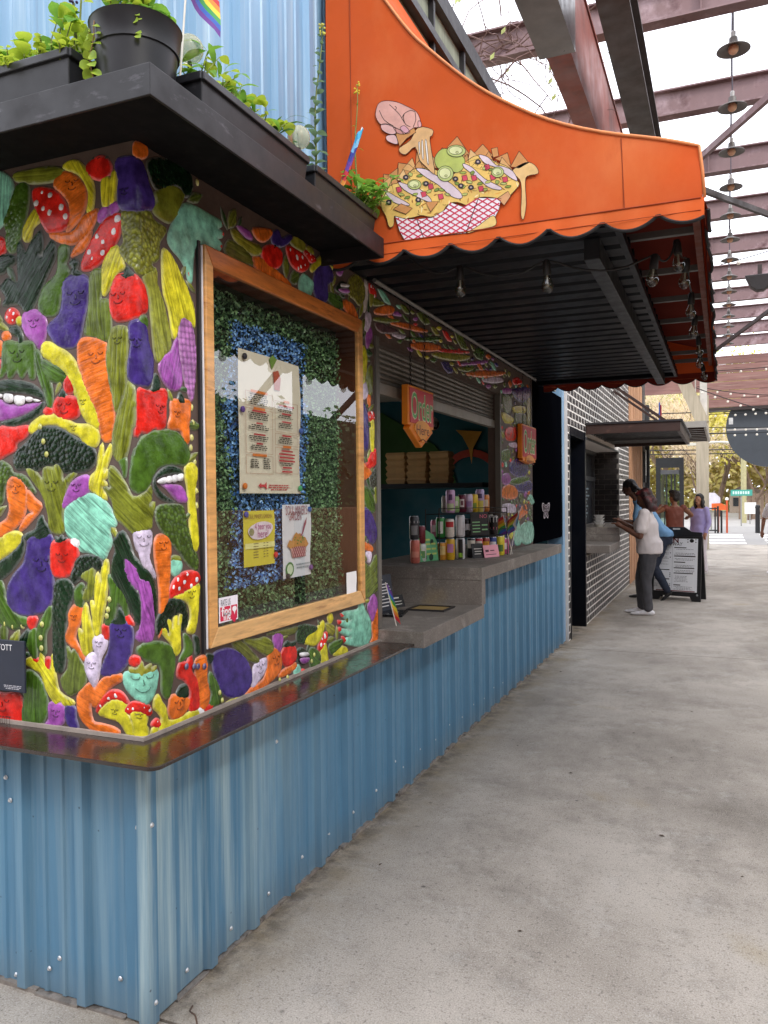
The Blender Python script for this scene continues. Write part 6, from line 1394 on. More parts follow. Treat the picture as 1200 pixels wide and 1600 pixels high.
CANS += [(676, 3.42, 0, .123, '4a8fb0', 'pale blue can tucked behind the green price card', None), (680, 3.44, 1, .123, 'd87a9a', 'rose pink can behind the top of the green price card', [(.3, .7, 'f0d8e0', .8)]),
 (745, 3.90, 1, .125, 'c8402f', 'scarlet can standing behind the black drinks card', [(.4, .8, 'f0e6d8', .8)]), (755, 3.96, 1, .125, '3f8a5a', 'jade can standing behind the black drinks card', [(.3, .7, 'e4ecd8', .8)]), (764, 4.0, 1, .150, 'e8e4da', 'cream can with coral band behind the drinks card', [(.3, .6, 'e0705a', P3)]),
 (758, 3.98, 2, .130, 'd8863a', 'tangerine can at the far end of the top tier', [(.3, .7, 'f4e2c0', .8)]), (697, 3.60, 2, .123, 'b9b4ac', 'plain silver grey can behind the lilac can', None), (788, 4.1, 0, .123, 'c05a8a', 'magenta can beside the flag sticks', [(.3, .7, 'f0dce6', .8)])]
for px, y, tier, h, c, lb, band in CANS: can(px, ZC+(.002 if tier == 0 else .16+.17*(tier-1)) if not (tier == 1 and px < 700 and y < 3.3) else ZC+(.160 if y < 3.1 else .125), h, c, lb, band, y)
rk = thing('can_rack', 'black wire rack holding the stacked cans on the counter', 'rack', (-.15, 3.65, ZC))
mb = MB()
def onl(px, y): q = at(px, 800, 'y', y); return q[0]
A0, A1 = (onl(686, 3.36)-.05, 3.36), (onl(787, 4.0)-.03, 4.02)
for z in (ZC+.153, ZC+.323):
    for off in (-.045, -.015, .015, .045): mb.tube([(A0[0]+off, A0[1], z), (A1[0]+off, A1[1], z)], .0035, 5)
    for f in np.linspace(0, 1, 9): mb.tube([(A0[0]+(A1[0]-A0[0])*f-.05, A0[1]+(A1[1]-A0[1])*f, z), (A0[0]+(A1[0]-A0[0])*f+.05, A0[1]+(A1[1]-A0[1])*f, z)], .003, 5)
for f in (0, 1):
    for off in (-.05, .05): mb.tube([(A0[0]+(A1[0]-A0[0])*f+off, A0[1]+(A1[1]-A0[1])*f, ZC), (A0[0]+(A1[0]-A0[0])*f+off, A0[1]+(A1[1]-A0[1])*f, ZC+.36)], .004, 6)
for z in (ZC+.20, ZC+.362): mb.tube([(A0[0]+.05, A0[1], z), (A1[0]+.05, A1[1], z)], .003, 5)
mb.build('wire_frame', m_cable, rk)
def card(name, label, cat, px0, px1, y0, y1, z0, z1, col, lean=.06, dome=False, lines=None, lcol='ffffff', head=None, thick=.004):
    a = Vector((onl(px0, y0), y0, z0)); b = Vector((onl(px1, y1), y1, z0)); ax = (b-a); W = ax.length; ax.normalize(); nn = ax.cross(Vector((0, 0, 1))).normalized(); ay = (Vector((0, 0, 1))-nn*lean).normalized(); H = (z1-z0)/ay.z; nz = ax.cross(ay).normalized()
    if nz.dot(Vector(CAM)-a) < 0: nz = -nz
    t = thing(name, label, cat, tuple((a+b)/2)); pl = [(0, 0), (W, 0), (W, H*.6), (W*.85, H*.85), (W*.5, H), (W*.15, H*.85), (0, H*.6)] if dome else [(0, 0), (W, 0), (W, H), (0, H)]
    mb = MB(); mb.prism(pl, a-nz*thick, ax, ay, thick*.98) if nz.dot(ax.cross(ay)) > 0 else mb.prism(pl, a, ax, ay, thick); mb.build('card', C(col, .6, var=.1), t)
    mb = MB(); rd = lambda u, v, d=0: a+ax*(W*u)+ay*(H*v)+nz*(.0015+d)
    for ln in (lines or []): rect(mb, rd, *ln)
    if lines: mb.build('print', C(lcol, .7), t)
    if head: text(head[0], rd(head[1], head[2], .001), W*head[3], H*head[4], None, C(head[5], .6), t, axes=(ax, ay, nz))
    return t, rd
t, rd = card('price_card', 'green domed price card standing in front of the cans', 'price card', 655, 685, 3.16, 3.36, ZC+.002, ZC+.215, '6fc48a', .12, True, [(u, u+.22, v, v+.06) for v in (.2, .36, .52, .66) for u in (.10, .40, .68) if not (v > .6 and u > .6)], 'd8e27a')
mb = MB()
for u, v, r in ((.28, .12, .022), (.60, .12, .024), (.72, .62, .018)):
    ax_ = (Vector(rd(1, 0))-Vector(rd(0, 0))).normalized(); mb.add([Vector(rd(u, v, .001))+ax_*r*math.cos(q)+Vector((0, 0, 1))*r*math.sin(q) for q in np.linspace(0, 6.283, 13)[:-1]], [tuple(range(12))])
mb.build('dark_badge', C('1f4a3a', .6), t)
card('chalk_card', 'small black card with white lettering at the foot of the cans', 'price card', 739, 757, 3.60, 3.68, ZC+.002, ZC+.105, '26272a', .25, False, [(.15, .85, .6, .66), (.2, .8, .42, .48), (.15, .7, .25, .30)], 'd8d8d4')
card('pink_card', 'pink paper card leaning on the cans at counter height', 'price card', 757, 780, 3.66, 3.82, ZC+.002, ZC+.09, 'e8a2b4', .2, False, [(.1, .32, .45, .62), (.42, .7, .5, .58), (.1, .8, .2, .25)], '5a2a3a')
card('drinks_card', 'black drinks card with pink and green writing in the middle tier', 'price card', 736, 764, 3.62, 3.80, ZC+.165, ZC+.33, '1d1d20', .05, False, [(.08, .5, v, v+.05) for v in (.12, .26, .40, .54)]+[(.6, .92, v, v+.06) for v in (.2, .4)], '8ac28a', ('NO', .7, .82, .4, .16, 'e0708a'))
# cards and phone at the lower counter
t, rd = card('chalk_menu', 'tall dark card with white writing leaning on the near window jamb', 'menu card', 592, 616, 2.30, 2.46, .937, 1.155, '2a2f3a', .15, False, [(.12, .12+w, v, v+.025) for v, w in ((.86, .3), (.74, .6), (.66, .7), (.58, .74), (.5, .6), (.42, .3), (.34, .74), (.25, .7), (.16, .5))], 'd8d8dc')
card('chalk_card', 'low black card with white writing in the inner corner of the lower counter', 'price card', 604, 632, 2.50, 2.66, .937, 1.01, '242528', .35, False, [(.15, .75, .72, .82), (.2, .85, .45, .5), (.4, .85, .22, .27)], 'd6d6d0')
tb = thing('card_reader', 'flat black tablet lying on the lower counter', 'tablet', (-.1, 2.32, .937)); mb = MB(); mb.obox((-.13, 2.32, .943), (.9, .2, 0), (-.2, .9, 0), (0, 0, 1), .16, .24, .010); mb.build('tablet_body', C('131418', .3), tb, bevel=.003)
mb = MB(); mb.obox((-.13, 2.32, .9487), (.9, .2, 0), (-.2, .9, 0), (0, 0, 1), .145, .22, .001); mb.build('screen', C('0a0b0e', .1, var=0), tb)
# takeaway boxes on the shelf inside
m_kraft = M('kraft_cardboard', 'dcb482', .85, var=.12, vscale=8)
proto = None
for cx_, n_ in ((-1.24, 5), (-1.03, 5), (-.80, 5)):
    for k in range(n_):
        p = (cx_, 5.2, 1.743+.060*k)
        if proto is None:
            proto = thing('takeaway_box', 'x', 'food box', p, 'takeaway boxes on the shelf inside'); pro_b = MB(); s = .098
            pro_b.add([(p[0]-s*.86, p[1]-.07, p[2]), (p[0]+s*.86, p[1]-.07, p[2]), (p[0]+s*.86, p[1]+.07, p[2]), (p[0]-s*.86, p[1]+.07, p[2]), (p[0]-s, p[1]-.085, p[2]+.034), (p[0]+s, p[1]-.085, p[2]+.034), (p[0]+s, p[1]+.085, p[2]+.034), (p[0]-s, p[1]+.085, p[2]+.034)], [(3, 2, 1, 0), (0, 1, 5, 4), (1, 2, 6, 5), (2, 3, 7, 6), (3, 0, 4, 7), (4, 5, 6, 7)]); pro_b.build('box_base', m_kraft, proto)
            l = MB(); l.add([(p[0]-s, p[1]-.085, p[2]+.036), (p[0]+s, p[1]-.085, p[2]+.036), (p[0]+s, p[1]+.085, p[2]+.036), (p[0]-s, p[1]+.085, p[2]+.036), (p[0]-s*.9, p[1]-.07, p[2]+.059), (p[0]+s*.9, p[1]-.07, p[2]+.059), (p[0]+s*.9, p[1]+.07, p[2]+.059), (p[0]-s*.9, p[1]+.07, p[2]+.059)], [(3, 2, 1, 0), (0, 1, 5, 4), (1, 2, 6, 5), (2, 3, 7, 6), (3, 0, 4, 7), (4, 5, 6, 7)]); l.build('box_lid', m_kraft, proto); o = proto
        else: o = clone(proto, (p[0]+rng.uniform(-.004, .004), p[1], p[2]))
        nm = {-1.24: 'near', -1.03: 'middle', -.80: 'far'}[cx_]; o['label'] = f'brown takeaway box, {("bottom", "second from bottom", "middle", "second from top", "top")[k]} one of the {nm} stack'; o.rotation_euler = (0, 0, rng.uniform(-.05, .05))
t = thing('mirror_ball', 'small silver mirror ball hanging inside the serving window', 'mirror ball', (-.82, 5.0, 2.28)); mb = MB(); mb.ball((-.82, 5.0, 2.285), .065, 14, 9)
mb.build('ball', M('mirror_facets', 'c9ccd2', .15, metal=1, var=.2, vscale=20), t); mb = MB(); mb.tube([(-.82, 5.0, 2.35), (-.82, 5.0, 2.72)], .004, 5); mb.build('hanger', m_cable, t)
t = thing('serving_tongs', 'steel utensil rack hanging in front of the teal wall', 'utensil rack', (-.5, 6.2, 2.1)); mb = MB()
mb.tube([(-.62, 6.3, 2.33), (-.62, 6.3, 1.9)], .010, 6); mb.ball((-.62, 6.3, 2.28), .03, 8, 6); mb.build('ladle', m_tin, t)
# ------------------------------------------------------------------ black brick stall next door
bk = thing('brick_stall', 'black glazed brick food stall with white mortar, a hatch and a dark doorway', 'food stall', (.05, 7.05, 0))
m_brick = M('black_brick', '2a2626', .45, var=.5, vscale=3.5, bump=.2, bscale=40, stains=(('5e5856', 5, .56, .7, None),))
m_mortar = M('white_mortar', 'e2ded8', .9, var=.08, vscale=14)
BX = .05
openings = [(7.14, 8.20, 0, 2.40), (8.31, 11.75, .86, 2.34)]
mb = MB()
for y0, y1, z0, z1 in ((7.03, 7.14, 0, 3.7), (7.14, 8.20, 2.40, 3.7), (8.20, 8.31, 0, 3.7), (8.31, 11.75, 0, .86), (8.31, 11.75, 2.34, 3.7), (11.75, 13.3, 0, 3.7)): mb.box(BX-.4, BX-.005, y0, y1, z0, z1)
mb.build('mortar_wall', m_mortar, bk)
bricks = []
cz, bl, gap, hgap = .0857, .215, .0125, .026
row = 0; z = .012
while z < 3.62:
    y = 7.035-(bl/2 if row % 2 else 0)
    while y < 13.3:
        a, b = max(y, 7.035), min(y+bl-hgap, 13.295)
        segs = [(a, b)]
        for oy0, oy1, oz0, oz1 in openings:
            if z+cz-gap > oz0 and z < oz1:
                ns = []
                for s, e in segs:
                    if e <= oy0 or s >= oy1: ns.append((s, e))
                    else:
                        if s < oy0-.02: ns.append((s, oy0-.003))
                        if e > oy1+.02: ns.append((oy1+.003, e))
                segs = ns
        for s, e in segs:
            if e-s > .02: bricks.append((s, e, z))
        y += bl
    z += cz; row += 1
def seen(b): d = np.hypot(b[0]+1.956, 1.58); return (b[1]-b[0])*1.58/d**3*(1 if (b[2] < 1.0 or b[2] > 2.35 or b[0] < 8.4 or b[0] > 11) else .6)
bricks.sort(key=seen, reverse=True)
bm_ = {}
rest = MB()
for i, (s, e, z) in enumerate(bricks):
    px = BX-.0165+rng.uniform(0, .0006)
    if i < 285:
        k = round((e-s)*200)
        if k not in bm_:
            m1 = MB(); L_ = e-s; m1.add([(0, 0, 0), (0, L_, 0), (0, L_, cz-gap), (0, 0, cz-gap), (.012, .003, .003), (.012, L_-.003, .003), (.012, L_-.003, cz-gap-.003), (.012, .003, cz-gap-.003)], [(4, 5, 6, 7), (0, 1, 5, 4), (1, 2, 6, 5), (2, 3, 7, 6), (3, 0, 4, 7)])
            bm_[k] = m1.build('brick', m_brick, bk, local=True); bm_[k].location = Vector((px, s, z))-base_of(bk)
        else: inst(bm_[k], 'brick', bk, (px, s, z))
    else: rest.add([(px, s, z), (px, e, z), (px, e, z+cz-gap), (px, s, z+cz-gap), (px+.012, s+.003, z+.003), (px+.012, e-.003, z+.003), (px+.012, e-.003, z+cz-gap-.003), (px+.012, s+.003, z+cz-gap-.003)], [(4, 5, 6, 7), (0, 1, 5, 4), (1, 2, 6, 5), (2, 3, 7, 6), (3, 0, 4, 7)])
rest.build('far_bricks', m_brick, bk, kind='stuff')
# brick return inside the hatch
z = .87; row = 0; b0 = None
while z < 2.33:
    x = BX-.43-(.1 if row % 2 else 0)
    while x < BX-.005:
        s, e = max(x, BX-.43), min(x+.19, BX-.004)
        if e-s > .03:
            m1 = MB(); m1.box(s, e, 11.737, 11.76, z, z+cz-gap); m1.build('brick', m_brick, bk)
        x += .205
    z += cz; row += 1
mb = MB(); mb.box(BX-.44, BX-.003, 11.748, 11.80, .86, 2.34); mb.build('hatch_reveal', M('grey_mortar', '77736e', .9), bk)
mb = MB(); mb.box(BX-.40, .33, 8.30, 9.36, .895, .995); mb.build('lower_counter', m_counter, bk, bevel=.004)
mb = MB(); mb.box(BX-.40, .33, 9.30, 11.7, 1.09, 1.18); mb.box(BX-.4, .328, 9.302, 9.40, .996, 1.089); mb.build('upper_counter', m_counter, bk, bevel=.004)
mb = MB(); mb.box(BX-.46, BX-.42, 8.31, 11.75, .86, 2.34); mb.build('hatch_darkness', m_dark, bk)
m_alu = M('grey_aluminium', '5f6062', .4, metal=.4)
mb = MB(); mb.box(BX-.42, BX-.38, 8.31, 11.75, 1.86, 1.93); mb.box(BX-.42, BX-.38, 11.60, 11.66, 1.18, 2.34); mb.box(BX-.42, BX-.38, 9.9, 9.96, 1.18, 2.34); mb.box(BX-.42, BX-.36, 8.31, 11.75, 2.28, 2.34); mb.build('hatch_frame', m_alu, bk)
mb = MB()
for k in range(9): mb.box(BX-.418, BX-.414, 10.75, 10.75+rng.uniform(.25, .6), 1.72-.055*k, 1.745-.055*k)
mb.build('window_lettering', C('a9bcc4', .5), bk)
mb = MB(); mb.box(BX-.30, BX-.25, 7.14, 8.20, 0, 2.4); mb.build('door', m_navy, bk)
mb = MB(); mb.box(BX-.25, BX+.004, 7.14, 7.18, .0, 2.4); mb.box(BX-.25, BX+.012, 8.13, 8.20, .0, 2.4); mb.box(BX-.25, BX+.004, 7.18, 8.13, 2.30, 2.4); mb.build('door_frame', m_navy, bk, bevel=.003)
mb = MB(); mb.box(BX-.249, BX-.243, 7.2, 8.1, .30, .32); mb.box(BX-.249, BX-.243, 7.9, 7.92, .0, 2.3); mb.build('door_trim', m_alu, bk)
mb = MB(); mb.box(BX-.006, BX+.006, 8.31, 11.75, 2.325, 2.352); mb.build('lintel_angle', m_alu, bk)
# flat steel canopy over the hatch
cp = thing('steel_canopy', 'flat brown steel canopy above the black brick stall hatch', 'canopy', (.05, 8.3, 2.37))
m_brown = M('dark_brown_steel', '3d2a24', .45, var=.2, vscale=4, stains=(('5a4038', 6, .6, .75, None),))
mb = MB(); mb.box(.052, 1.16, 8.30, 8.345, 2.385, 2.50); mb.box(.052, 1.16, 11.155, 11.2, 2.385, 2.50); mb.build('side_fascia', m_brown, cp, bevel=.003)
mb = MB(); mb.box(1.115, 1.16, 8.346, 11.154, 2.385, 2.50); mb.build('front_fascia', m_brown, cp, bevel=.003)
mb = MB(); mb.box(.052, 1.185, 8.28, 11.22, 2.501, 2.525); mb.build('roof_plate', m_blackpaint, cp)
mb = MB(); mb.box(.055, 1.113, 8.348, 11.15, 2.43, 2.44); mb.build('underside', C('0d0d0f', .6), cp)
mb = MB(); mb.box(.06, 1.11, 9.9, 9.93, 2.395, 2.425); mb.build('cross_bar', m_alu, cp)
for k, (y, xx) in enumerate(((8.9, 1.0), (10.9, 1.0))):
    mb = MB(); mb.bar((.06, y+.1, 3.25), (xx, y, 2.53), .035, .035); mb.bar((.06, y+.25, 3.25), (xx, y+.15, 2.53), .03, .03); mb.build('tie_rod', m_brown, cp)
c2 = thing('slatted_canopy', 'further pale edged canopy with ribbed underside beyond the brown one', 'canopy', (.05, 13.4, 2.85))
mb = MB(); mb.box(.06, 1.36, 13.4, 17.4, 2.90, 2.93); mb.box(1.32, 1.36, 13.4, 17.4, 2.80, 2.90); mb.box(.06, 1.36, 13.38, 13.42, 2.82, 2.93); mb.build('roof_plate', M('pale_zinc_edge', 'a9a49c', .5, metal=.2), c2)
for k in range(8): mb = MB(); mb.box(.07, 1.31, 13.6+.48*k, 13.78+.48*k, 2.80, 2.895); mb.build('joist', m_brown, c2)
bw = thing('bowl_stack', 'stack of white takeaway bowls on the brick stall counter', 'bowls', (.10, 9.75, 1.18)); mb0 = None
for k in range(4):
    q = (.02, 9.62, 1.181+.042*k)
    if mb0 is None:
        m1 = MB(); m1.lathe([(.045, 0), (.075, .035), (.08, .04), (.07, .038), (.04, .006), (.0001, .006)], q, 18); mb0 = m1.build('bowl', C('e2e2e0', .4), bw, smooth=True)
    else:
        o = mb0.copy(); COL.objects.link(o); o.location = (0, 0, .042*k)
# wooden building beyond
wb = thing('timber_building', 'weathered vertical timber building beyond the brick stall', 'building', (.05, 13.3, 0))
m_tim = M('reddish_timber', 'b98a66', .8, var=.3, vscale=5, stretch=(6, 6, .4), stains=(('7d5a42', 4, .55, .7, (8, 8, .3)), ('cdb49c', 5, .6, .75, (6, 6, .4))))
y = 13.31
while y < 15.8:
    wd = rng.uniform(.10, .17); mb = MB(); mb.box(-.02, .05+rng.uniform(0, .012), y, y+wd-.008, 0, 3.9); mb.build('board', m_tim, wb); y += wd
mb = MB(); mb.box(-.6, -.02, 13.3, 15.9, 0, 3.9); mb.box(-.3, .06, 15.9, 16.5, 0, 4.2); mb.build('dark_core', C('4a4642', .7), wb)
mb = MB(); mb.box(.0, .14, 16.5, 16.7, 0, 3.6); mb.box(.06, .10, 16.0, 16.3, 1.9, 2.55); mb.build('charcoal_column', C('3d3f42', .6), wb)
pn = thing('paper_notice', 'white paper notice fixed beside the dark column past the timber wall', 'notice', (.12, 16.2, 2.3)); mb = MB(); mb.box(.101, .106, 16.05, 16.25, 2.05, 2.6); mb.build('notice_paper', C('d6d4d0', .7), pn)
# glazed entrance
ge = thing('glass_entrance', 'dark framed glass entrance doors standing past the queue', 'doors', (.25, 22, 0))
m_char = C('191b1e', .6)
mb = MB(); mb.box(-.12, .62, 21.95, 22.05, 2.40, 2.68); mb.box(-.12, .0, 21.95, 22.05, 0, 2.4); mb.box(.50, .62, 21.95, 22.05, 0, 2.4); mb.build('door_frame', m_char, ge)
mb = MB(); mb.box(.0, .5, 21.97, 22.03, 2.22, 2.34); mb.build('head_rail', m_alu, ge)
for x in (.14, .27, .36): mb = MB(); mb.box(x, x+.045, 21.97, 22.03, 0, 2.22); mb.build('mullion', m_char, ge)
mb = MB(); mb.box(.0, .5, 21.995, 22.0, 0, 2.22); mb.build('glass', glass_mat('entrance_glass', 'cfe0da', 1.5), ge)

# ------------------------------------------------------------------ A-frame menu board
af = thing('menu_board', 'black A-frame pavement sign with a white two column menu', 'sandwich board', (1.1, 11.2, 0))
def face_pt(u, v, off=0): 
    # u along the width, v up, leaning back
    a, b = np.array((.60, 11.30)), np.array((1.335, 11.08)); p = a+(b-a)*u; n = np.array((-.22, -.735)); n = n/np.hypot(*n)
    lean = .10*(1-v/1.14); q = p+n*(lean+off); return Vector((q[0], q[1], v))
ax_ = (face_pt(1, 0)-face_pt(0, 0)).normalized(); ay_ = (face_pt(0, 1)-face_pt(0, 0)).normalized(); nz_ = ax_.cross(ay_); WB = (face_pt(1, 0)-face_pt(0, 0)).length
outl = [(0, .09), (.10, .0), (WB-.10, 0), (WB, .0), (WB, 1.06), (WB*.78, 1.07), (WB*.66, 1.14), (WB*.34, 1.14), (WB*.22, 1.07), (0, 1.06)]
outl = [(0, 0), (.13, 0), (.16, .07), (WB-.16, .07), (WB-.13, 0), (WB, 0), (WB, 1.05), (WB*.80, 1.06), (WB*.66, 1.13), (WB*.34, 1.13), (WB*.20, 1.06), (0, 1.05)]
m_board = M('black_sign_plastic', '1b1b1d', .5, var=.15)
mb = MB(); mb.prism(outl, face_pt(0, 0)-nz_*.03, ax_, ay_, .03); mb.build('front_leaf', m_board, af, bevel=.004)
q0 = face_pt(0, 0); mb = MB(); mb.prism([(.05, 0), (.13, 0), (.16, .07), (WB-.1, .07), (WB-.08, 0), (WB+.04, 0), (WB+.0, 1.04), (.0, 1.04)], q0+Vector((.04, .42, 0)), ax_, Vector((0, -.33, 1)).normalized(), .03); mb.build('back_leaf', m_board, af)
S = lambda u, v, d=0: face_pt(0, 0)+ax_*(WB*(.07+.86*u))+ay_*(.14+.84*v)+nz_*(.001+d)
mb = MB(); rect(mb, S, 0, 1, 0, 1); mb.build('white_panel', C('eceef0', .6, var=.03), af)
mb = MB(); rect(mb, S, .05, .95, .005, .02, .001); mb.build('red_base_line', C('7a2a2c', .6), af)
text('ASIAN', S(.30, .935, .002), .34, .085, None, C('5a1a1e', .6), af, axes=(ax_, ay_, nz_), bold=.03)
text('ASIAN WAY', S(.38, .865, .002), .36, .055, None, m_ink, af, axes=(ax_, ay_, nz_), shear=.2)
mb = MB(); mb.add([S(.86+.05*math.cos(a), .93+.035*math.sin(a), .002) for a in np.linspace(0, 6.283, 13)[:-1]], [tuple(range(12))])
for u in (.77, .95):
    for v in (.905, .95): rect(mb, S, u-.012, u+.012, v-.008, v+.008, .002)
mb.build('emblem', m_ink, af)
mb = MB(); sm = lambda u, v, d=0: S(u, v, .002)
for u0, u1, v, n in ((.0, .34, .78, 2), (.0, .34, .70, 2), (.0, .34, .62, 2), (.0, .34, .545, 1), (.0, .34, .49, 1), (.0, .12, .33, 4), (.0, .1, .13, 3), (.46, .95, .77, 1), (.46, .95, .70, 3), (.46, .95, .60, 2), (.46, .95, .48, 2), (.46, .95, .385, 2), (.46, .8, .28, 5), (.46, .9, .09, 3)): linesof(mb, sm, u0, u1, v, n, .024, .0035)
mb.build('small_print', C('6a6a70', .7), af, kind='stuff')
mb = MB()
for u0, u1, v in ((.46, .74, .80), (.46, .95, .645), (.46, .72, .535), (.46, .93, .43), (.46, .90, .335), (.46, .62, .12), (.0, .36, .39), (.02, .36, .22)): rect(mb, sm, u0, u1, v-.008, v+.008)
for v in (.70, .62, .33, .30, .27, .13, .10): rect(mb, sm, .36, .385, v-.007, v+.007)
mb.build('menu_headings', m_ink, af)
mb = MB(); rect(mb, sm, .42, .424, .05, .82); mb.build('column_rule', C('8a8a90', .7), af)
mb = MB(); mb.prism([(-.055, -.012), (.055, -.012), (.055, .012), (-.055, .012)], face_pt(0, 0)+ax_*WB*.5+ay_*1.10+nz_*.001, ax_, ay_, .002); mb.build('handle_slot', C('c9c6bf', .6), af)
mb = MB(); mb.lathe([(.016, 0), (.012, .006), (.0001, .007)], face_pt(0, 0)+ax_*(WB-.05)+ay_*.10+nz_*.0005, 10, nz_); mb.build('leg_bolt', m_tin, af)

# ------------------------------------------------------------------ steel shed frame overhead
m_rust = M('rusty_purple_steel', '7f6667', .6, var=.2, vscale=1.5, stains=(('a58f94', 2.2, .52, .72, None), ('55383a', 3, .55, .72, None)))
m_redst = M('red_oxide_steel', '7a3524', .55, var=.2, vscale=1.2, stains=(('4f2a22', 1.4, .5, .7, None), ('8d4a34', 3, .6, .75, None)))
m_dkst = M('dark_weathered_steel', '3a302e', .6, var=.25, vscale=2)
ORD = ['nearest', 'second', 'third', 'fourth', 'fifth', 'sixth', 'seventh', 'eighth', 'ninth', 'tenth', 'eleventh', 'twelfth', 'thirteenth']
def ibeam_x(x0, x1, y, z, h=.40, wd=.20):
    mb = MB(); mb.box(x0, x1, y-wd/2, y+wd/2, z, z+.022); mb.box(x0, x1, y-wd/2, y+wd/2, z+h-.022, z+h); mb.box(x0, x1, y-.008, y+.008, z+.022, z+h-.022); return mb
for k in range(11):
    y = 8.57+2.62*(k-0)
    if y > 34: break
    t = thing('cross_beam', f'rusty purple steel roof beam across the walkway, {ORD[k]} from the camera', 'roof beam', (2, y, 7.4), 'steel cross beams of the open roof')
    ibeam_x(-4, 10, y, 7.4).build('beam', m_rust, t)
    if k % 2 == 0:
        mb = MB(); 
        for xx in (1.4, 4.2): mb.box(xx, xx+.012, y-.09, y+.09, 7.425, 7.775)
        mb.build('stiffener', m_rust, t)
t = thing('girder', 'tall red oxide steel girder running along the walkway above the awning', 'roof beam', (.13, 14, 6)); mb = MB(); mb.box(.017, .257, 6.05, 33, 6.0, 6.03); mb.box(.247, .257, 6.05, 33, 6.03, 7.0); mb.box(.017, .027, 6.05, 33, 6.03, 7.0); mb.box(.0, .275, 6.05, 33, 7.0, 7.03); mb.build('girder_web', m_redst, t)
mb = MB(); mb.box(-.045, .31, 4.4, 6.12, 5.97, 5.985); mb.box(.295, .31, 4.4, 6.12, 5.985, 7.05); mb.box(-.045, -.03, 4.4, 6.12, 5.985, 7.05); mb.build('steel_sleeve', M('brushed_grey_sleeve', '5a5450', .35, metal=.5, var=.25, vscale=3), t)
t = thing('girder', 'dark weathered steel girder running beside the red one', 'roof beam', (.75, 14, 6)); mb = MB(); mb.box(.60, .88, 3.0, 33, 6.0, 6.03); mb.box(.735, .755, 3.0, 33, 6.03, 6.42); mb.box(.60, .88, 3.0, 33, 6.42, 6.45); mb.build('girder_web', m_dkst, t)
for lb, a, b in (('rusty diagonal brace rod crossing the roof above the nearest lamps', (1.30, 12.2, 7.1), (3.4, 8.6, 7.25)), ('dark diagonal brace falling right beyond the awning corner', (1.2, 13.2, 7.0), (4.2, 18.0, 6.95)), ('dark diagonal brace low in the far roof', (1.2, 26, 6.1), (4.2, 20.5, 7.3)), ('far dark brace crossing behind the lamps', (.6, 29, 6.6), (5.5, 33, 6.5))):
    t = thing('roof_brace', lb, 'brace', a, 'roof braces'); mb = MB(); mb.bar(a, b, .07, .10); mb.build('brace', m_rust if 'rusty' in lb else m_dkst, t)
t = thing('floodlight', 'black floodlight bracket under the far roof beams', 'floodlight', (2.5, 20.5, 6.9)); mb = MB(); mb.prism([(-.35, .12), (.35, .12), (.22, -.18), (.08, -.28), (-.08, -.28), (-.22, -.18)], (2.5, 20.4, 6.98), (1, 0, 0), (0, 0, 1), .25); mb.build('lamp_body', C('2a2626', .5), t, bevel=.02); mb = MB(); mb.prism([(-.08, -.05), (.08, -.05), (.04, .08), (-.04, .08)], (2.5, 20.39, 6.93), (1, 0, 0), (0, 0, 1), .012); mb.build('lamp_glass', C('b9b2ac', .3), t); mb = MB(); mb.box(2.45, 2.55, 20.4, 20.5, 7.05, 7.4); mb.build('bracket', m_dkst, t)
# pendant lamps
pl = None
for k in range(14):
    p = (1.765+.004*k, 8.83+1.585*k, 7.05)
    lb = f'grey enamel pendant lamp in the row under the roof, {(ORD+["fourteenth"])[k]} from the camera'
    if pl is None:
        pl = thing('pendant_lamp', lb, 'pendant lamp', p, 'pendant lamps in a row'); x, y, z = p
        mb = MB(); mb.lathe([(.03, .14), (.05, .13), (.055, .06), (.08, .045), (.19, -.01), (.195, -.02), (.187, -.02), (.07, .03), (.03, .04), (.0001, .04)], p, 28); mb.build('shade', M('grey_enamel', '5a5450', .45, var=.15), pl, smooth=True)
        mb = MB(); mb.ball((x, y, z-.005), (.062, .062, .065), 16, 10); mb.build('bulb', C('c99a7a', .35, var=.05), pl, smooth='all')
        mb = MB(); mb.lathe([(.028, .13), (.032, .2), (.02, .215), (.0001, .22)], p, 12); mb.build('socket_cap', M('galvanised_cap', '9a9794', .4, metal=.5), pl, smooth=True)
        mb = MB(); mb.tube([(x, y, z+.2), (x, y, z+1.75)], .010, 6); mb.build('cord', C('3a3440', .6), pl)
    else: clone(pl, p, lb)
t = thing('lamp_wire', 'steel suspension cable carrying the row of pendant lamps', 'cable', (1.78, 18, 8.8)); mb = MB(); mb.tube([(1.76, 5, 8.8), (1.84, 32, 8.8)], .012, 5); mb.build('wire', C('3a3440', .6), t)
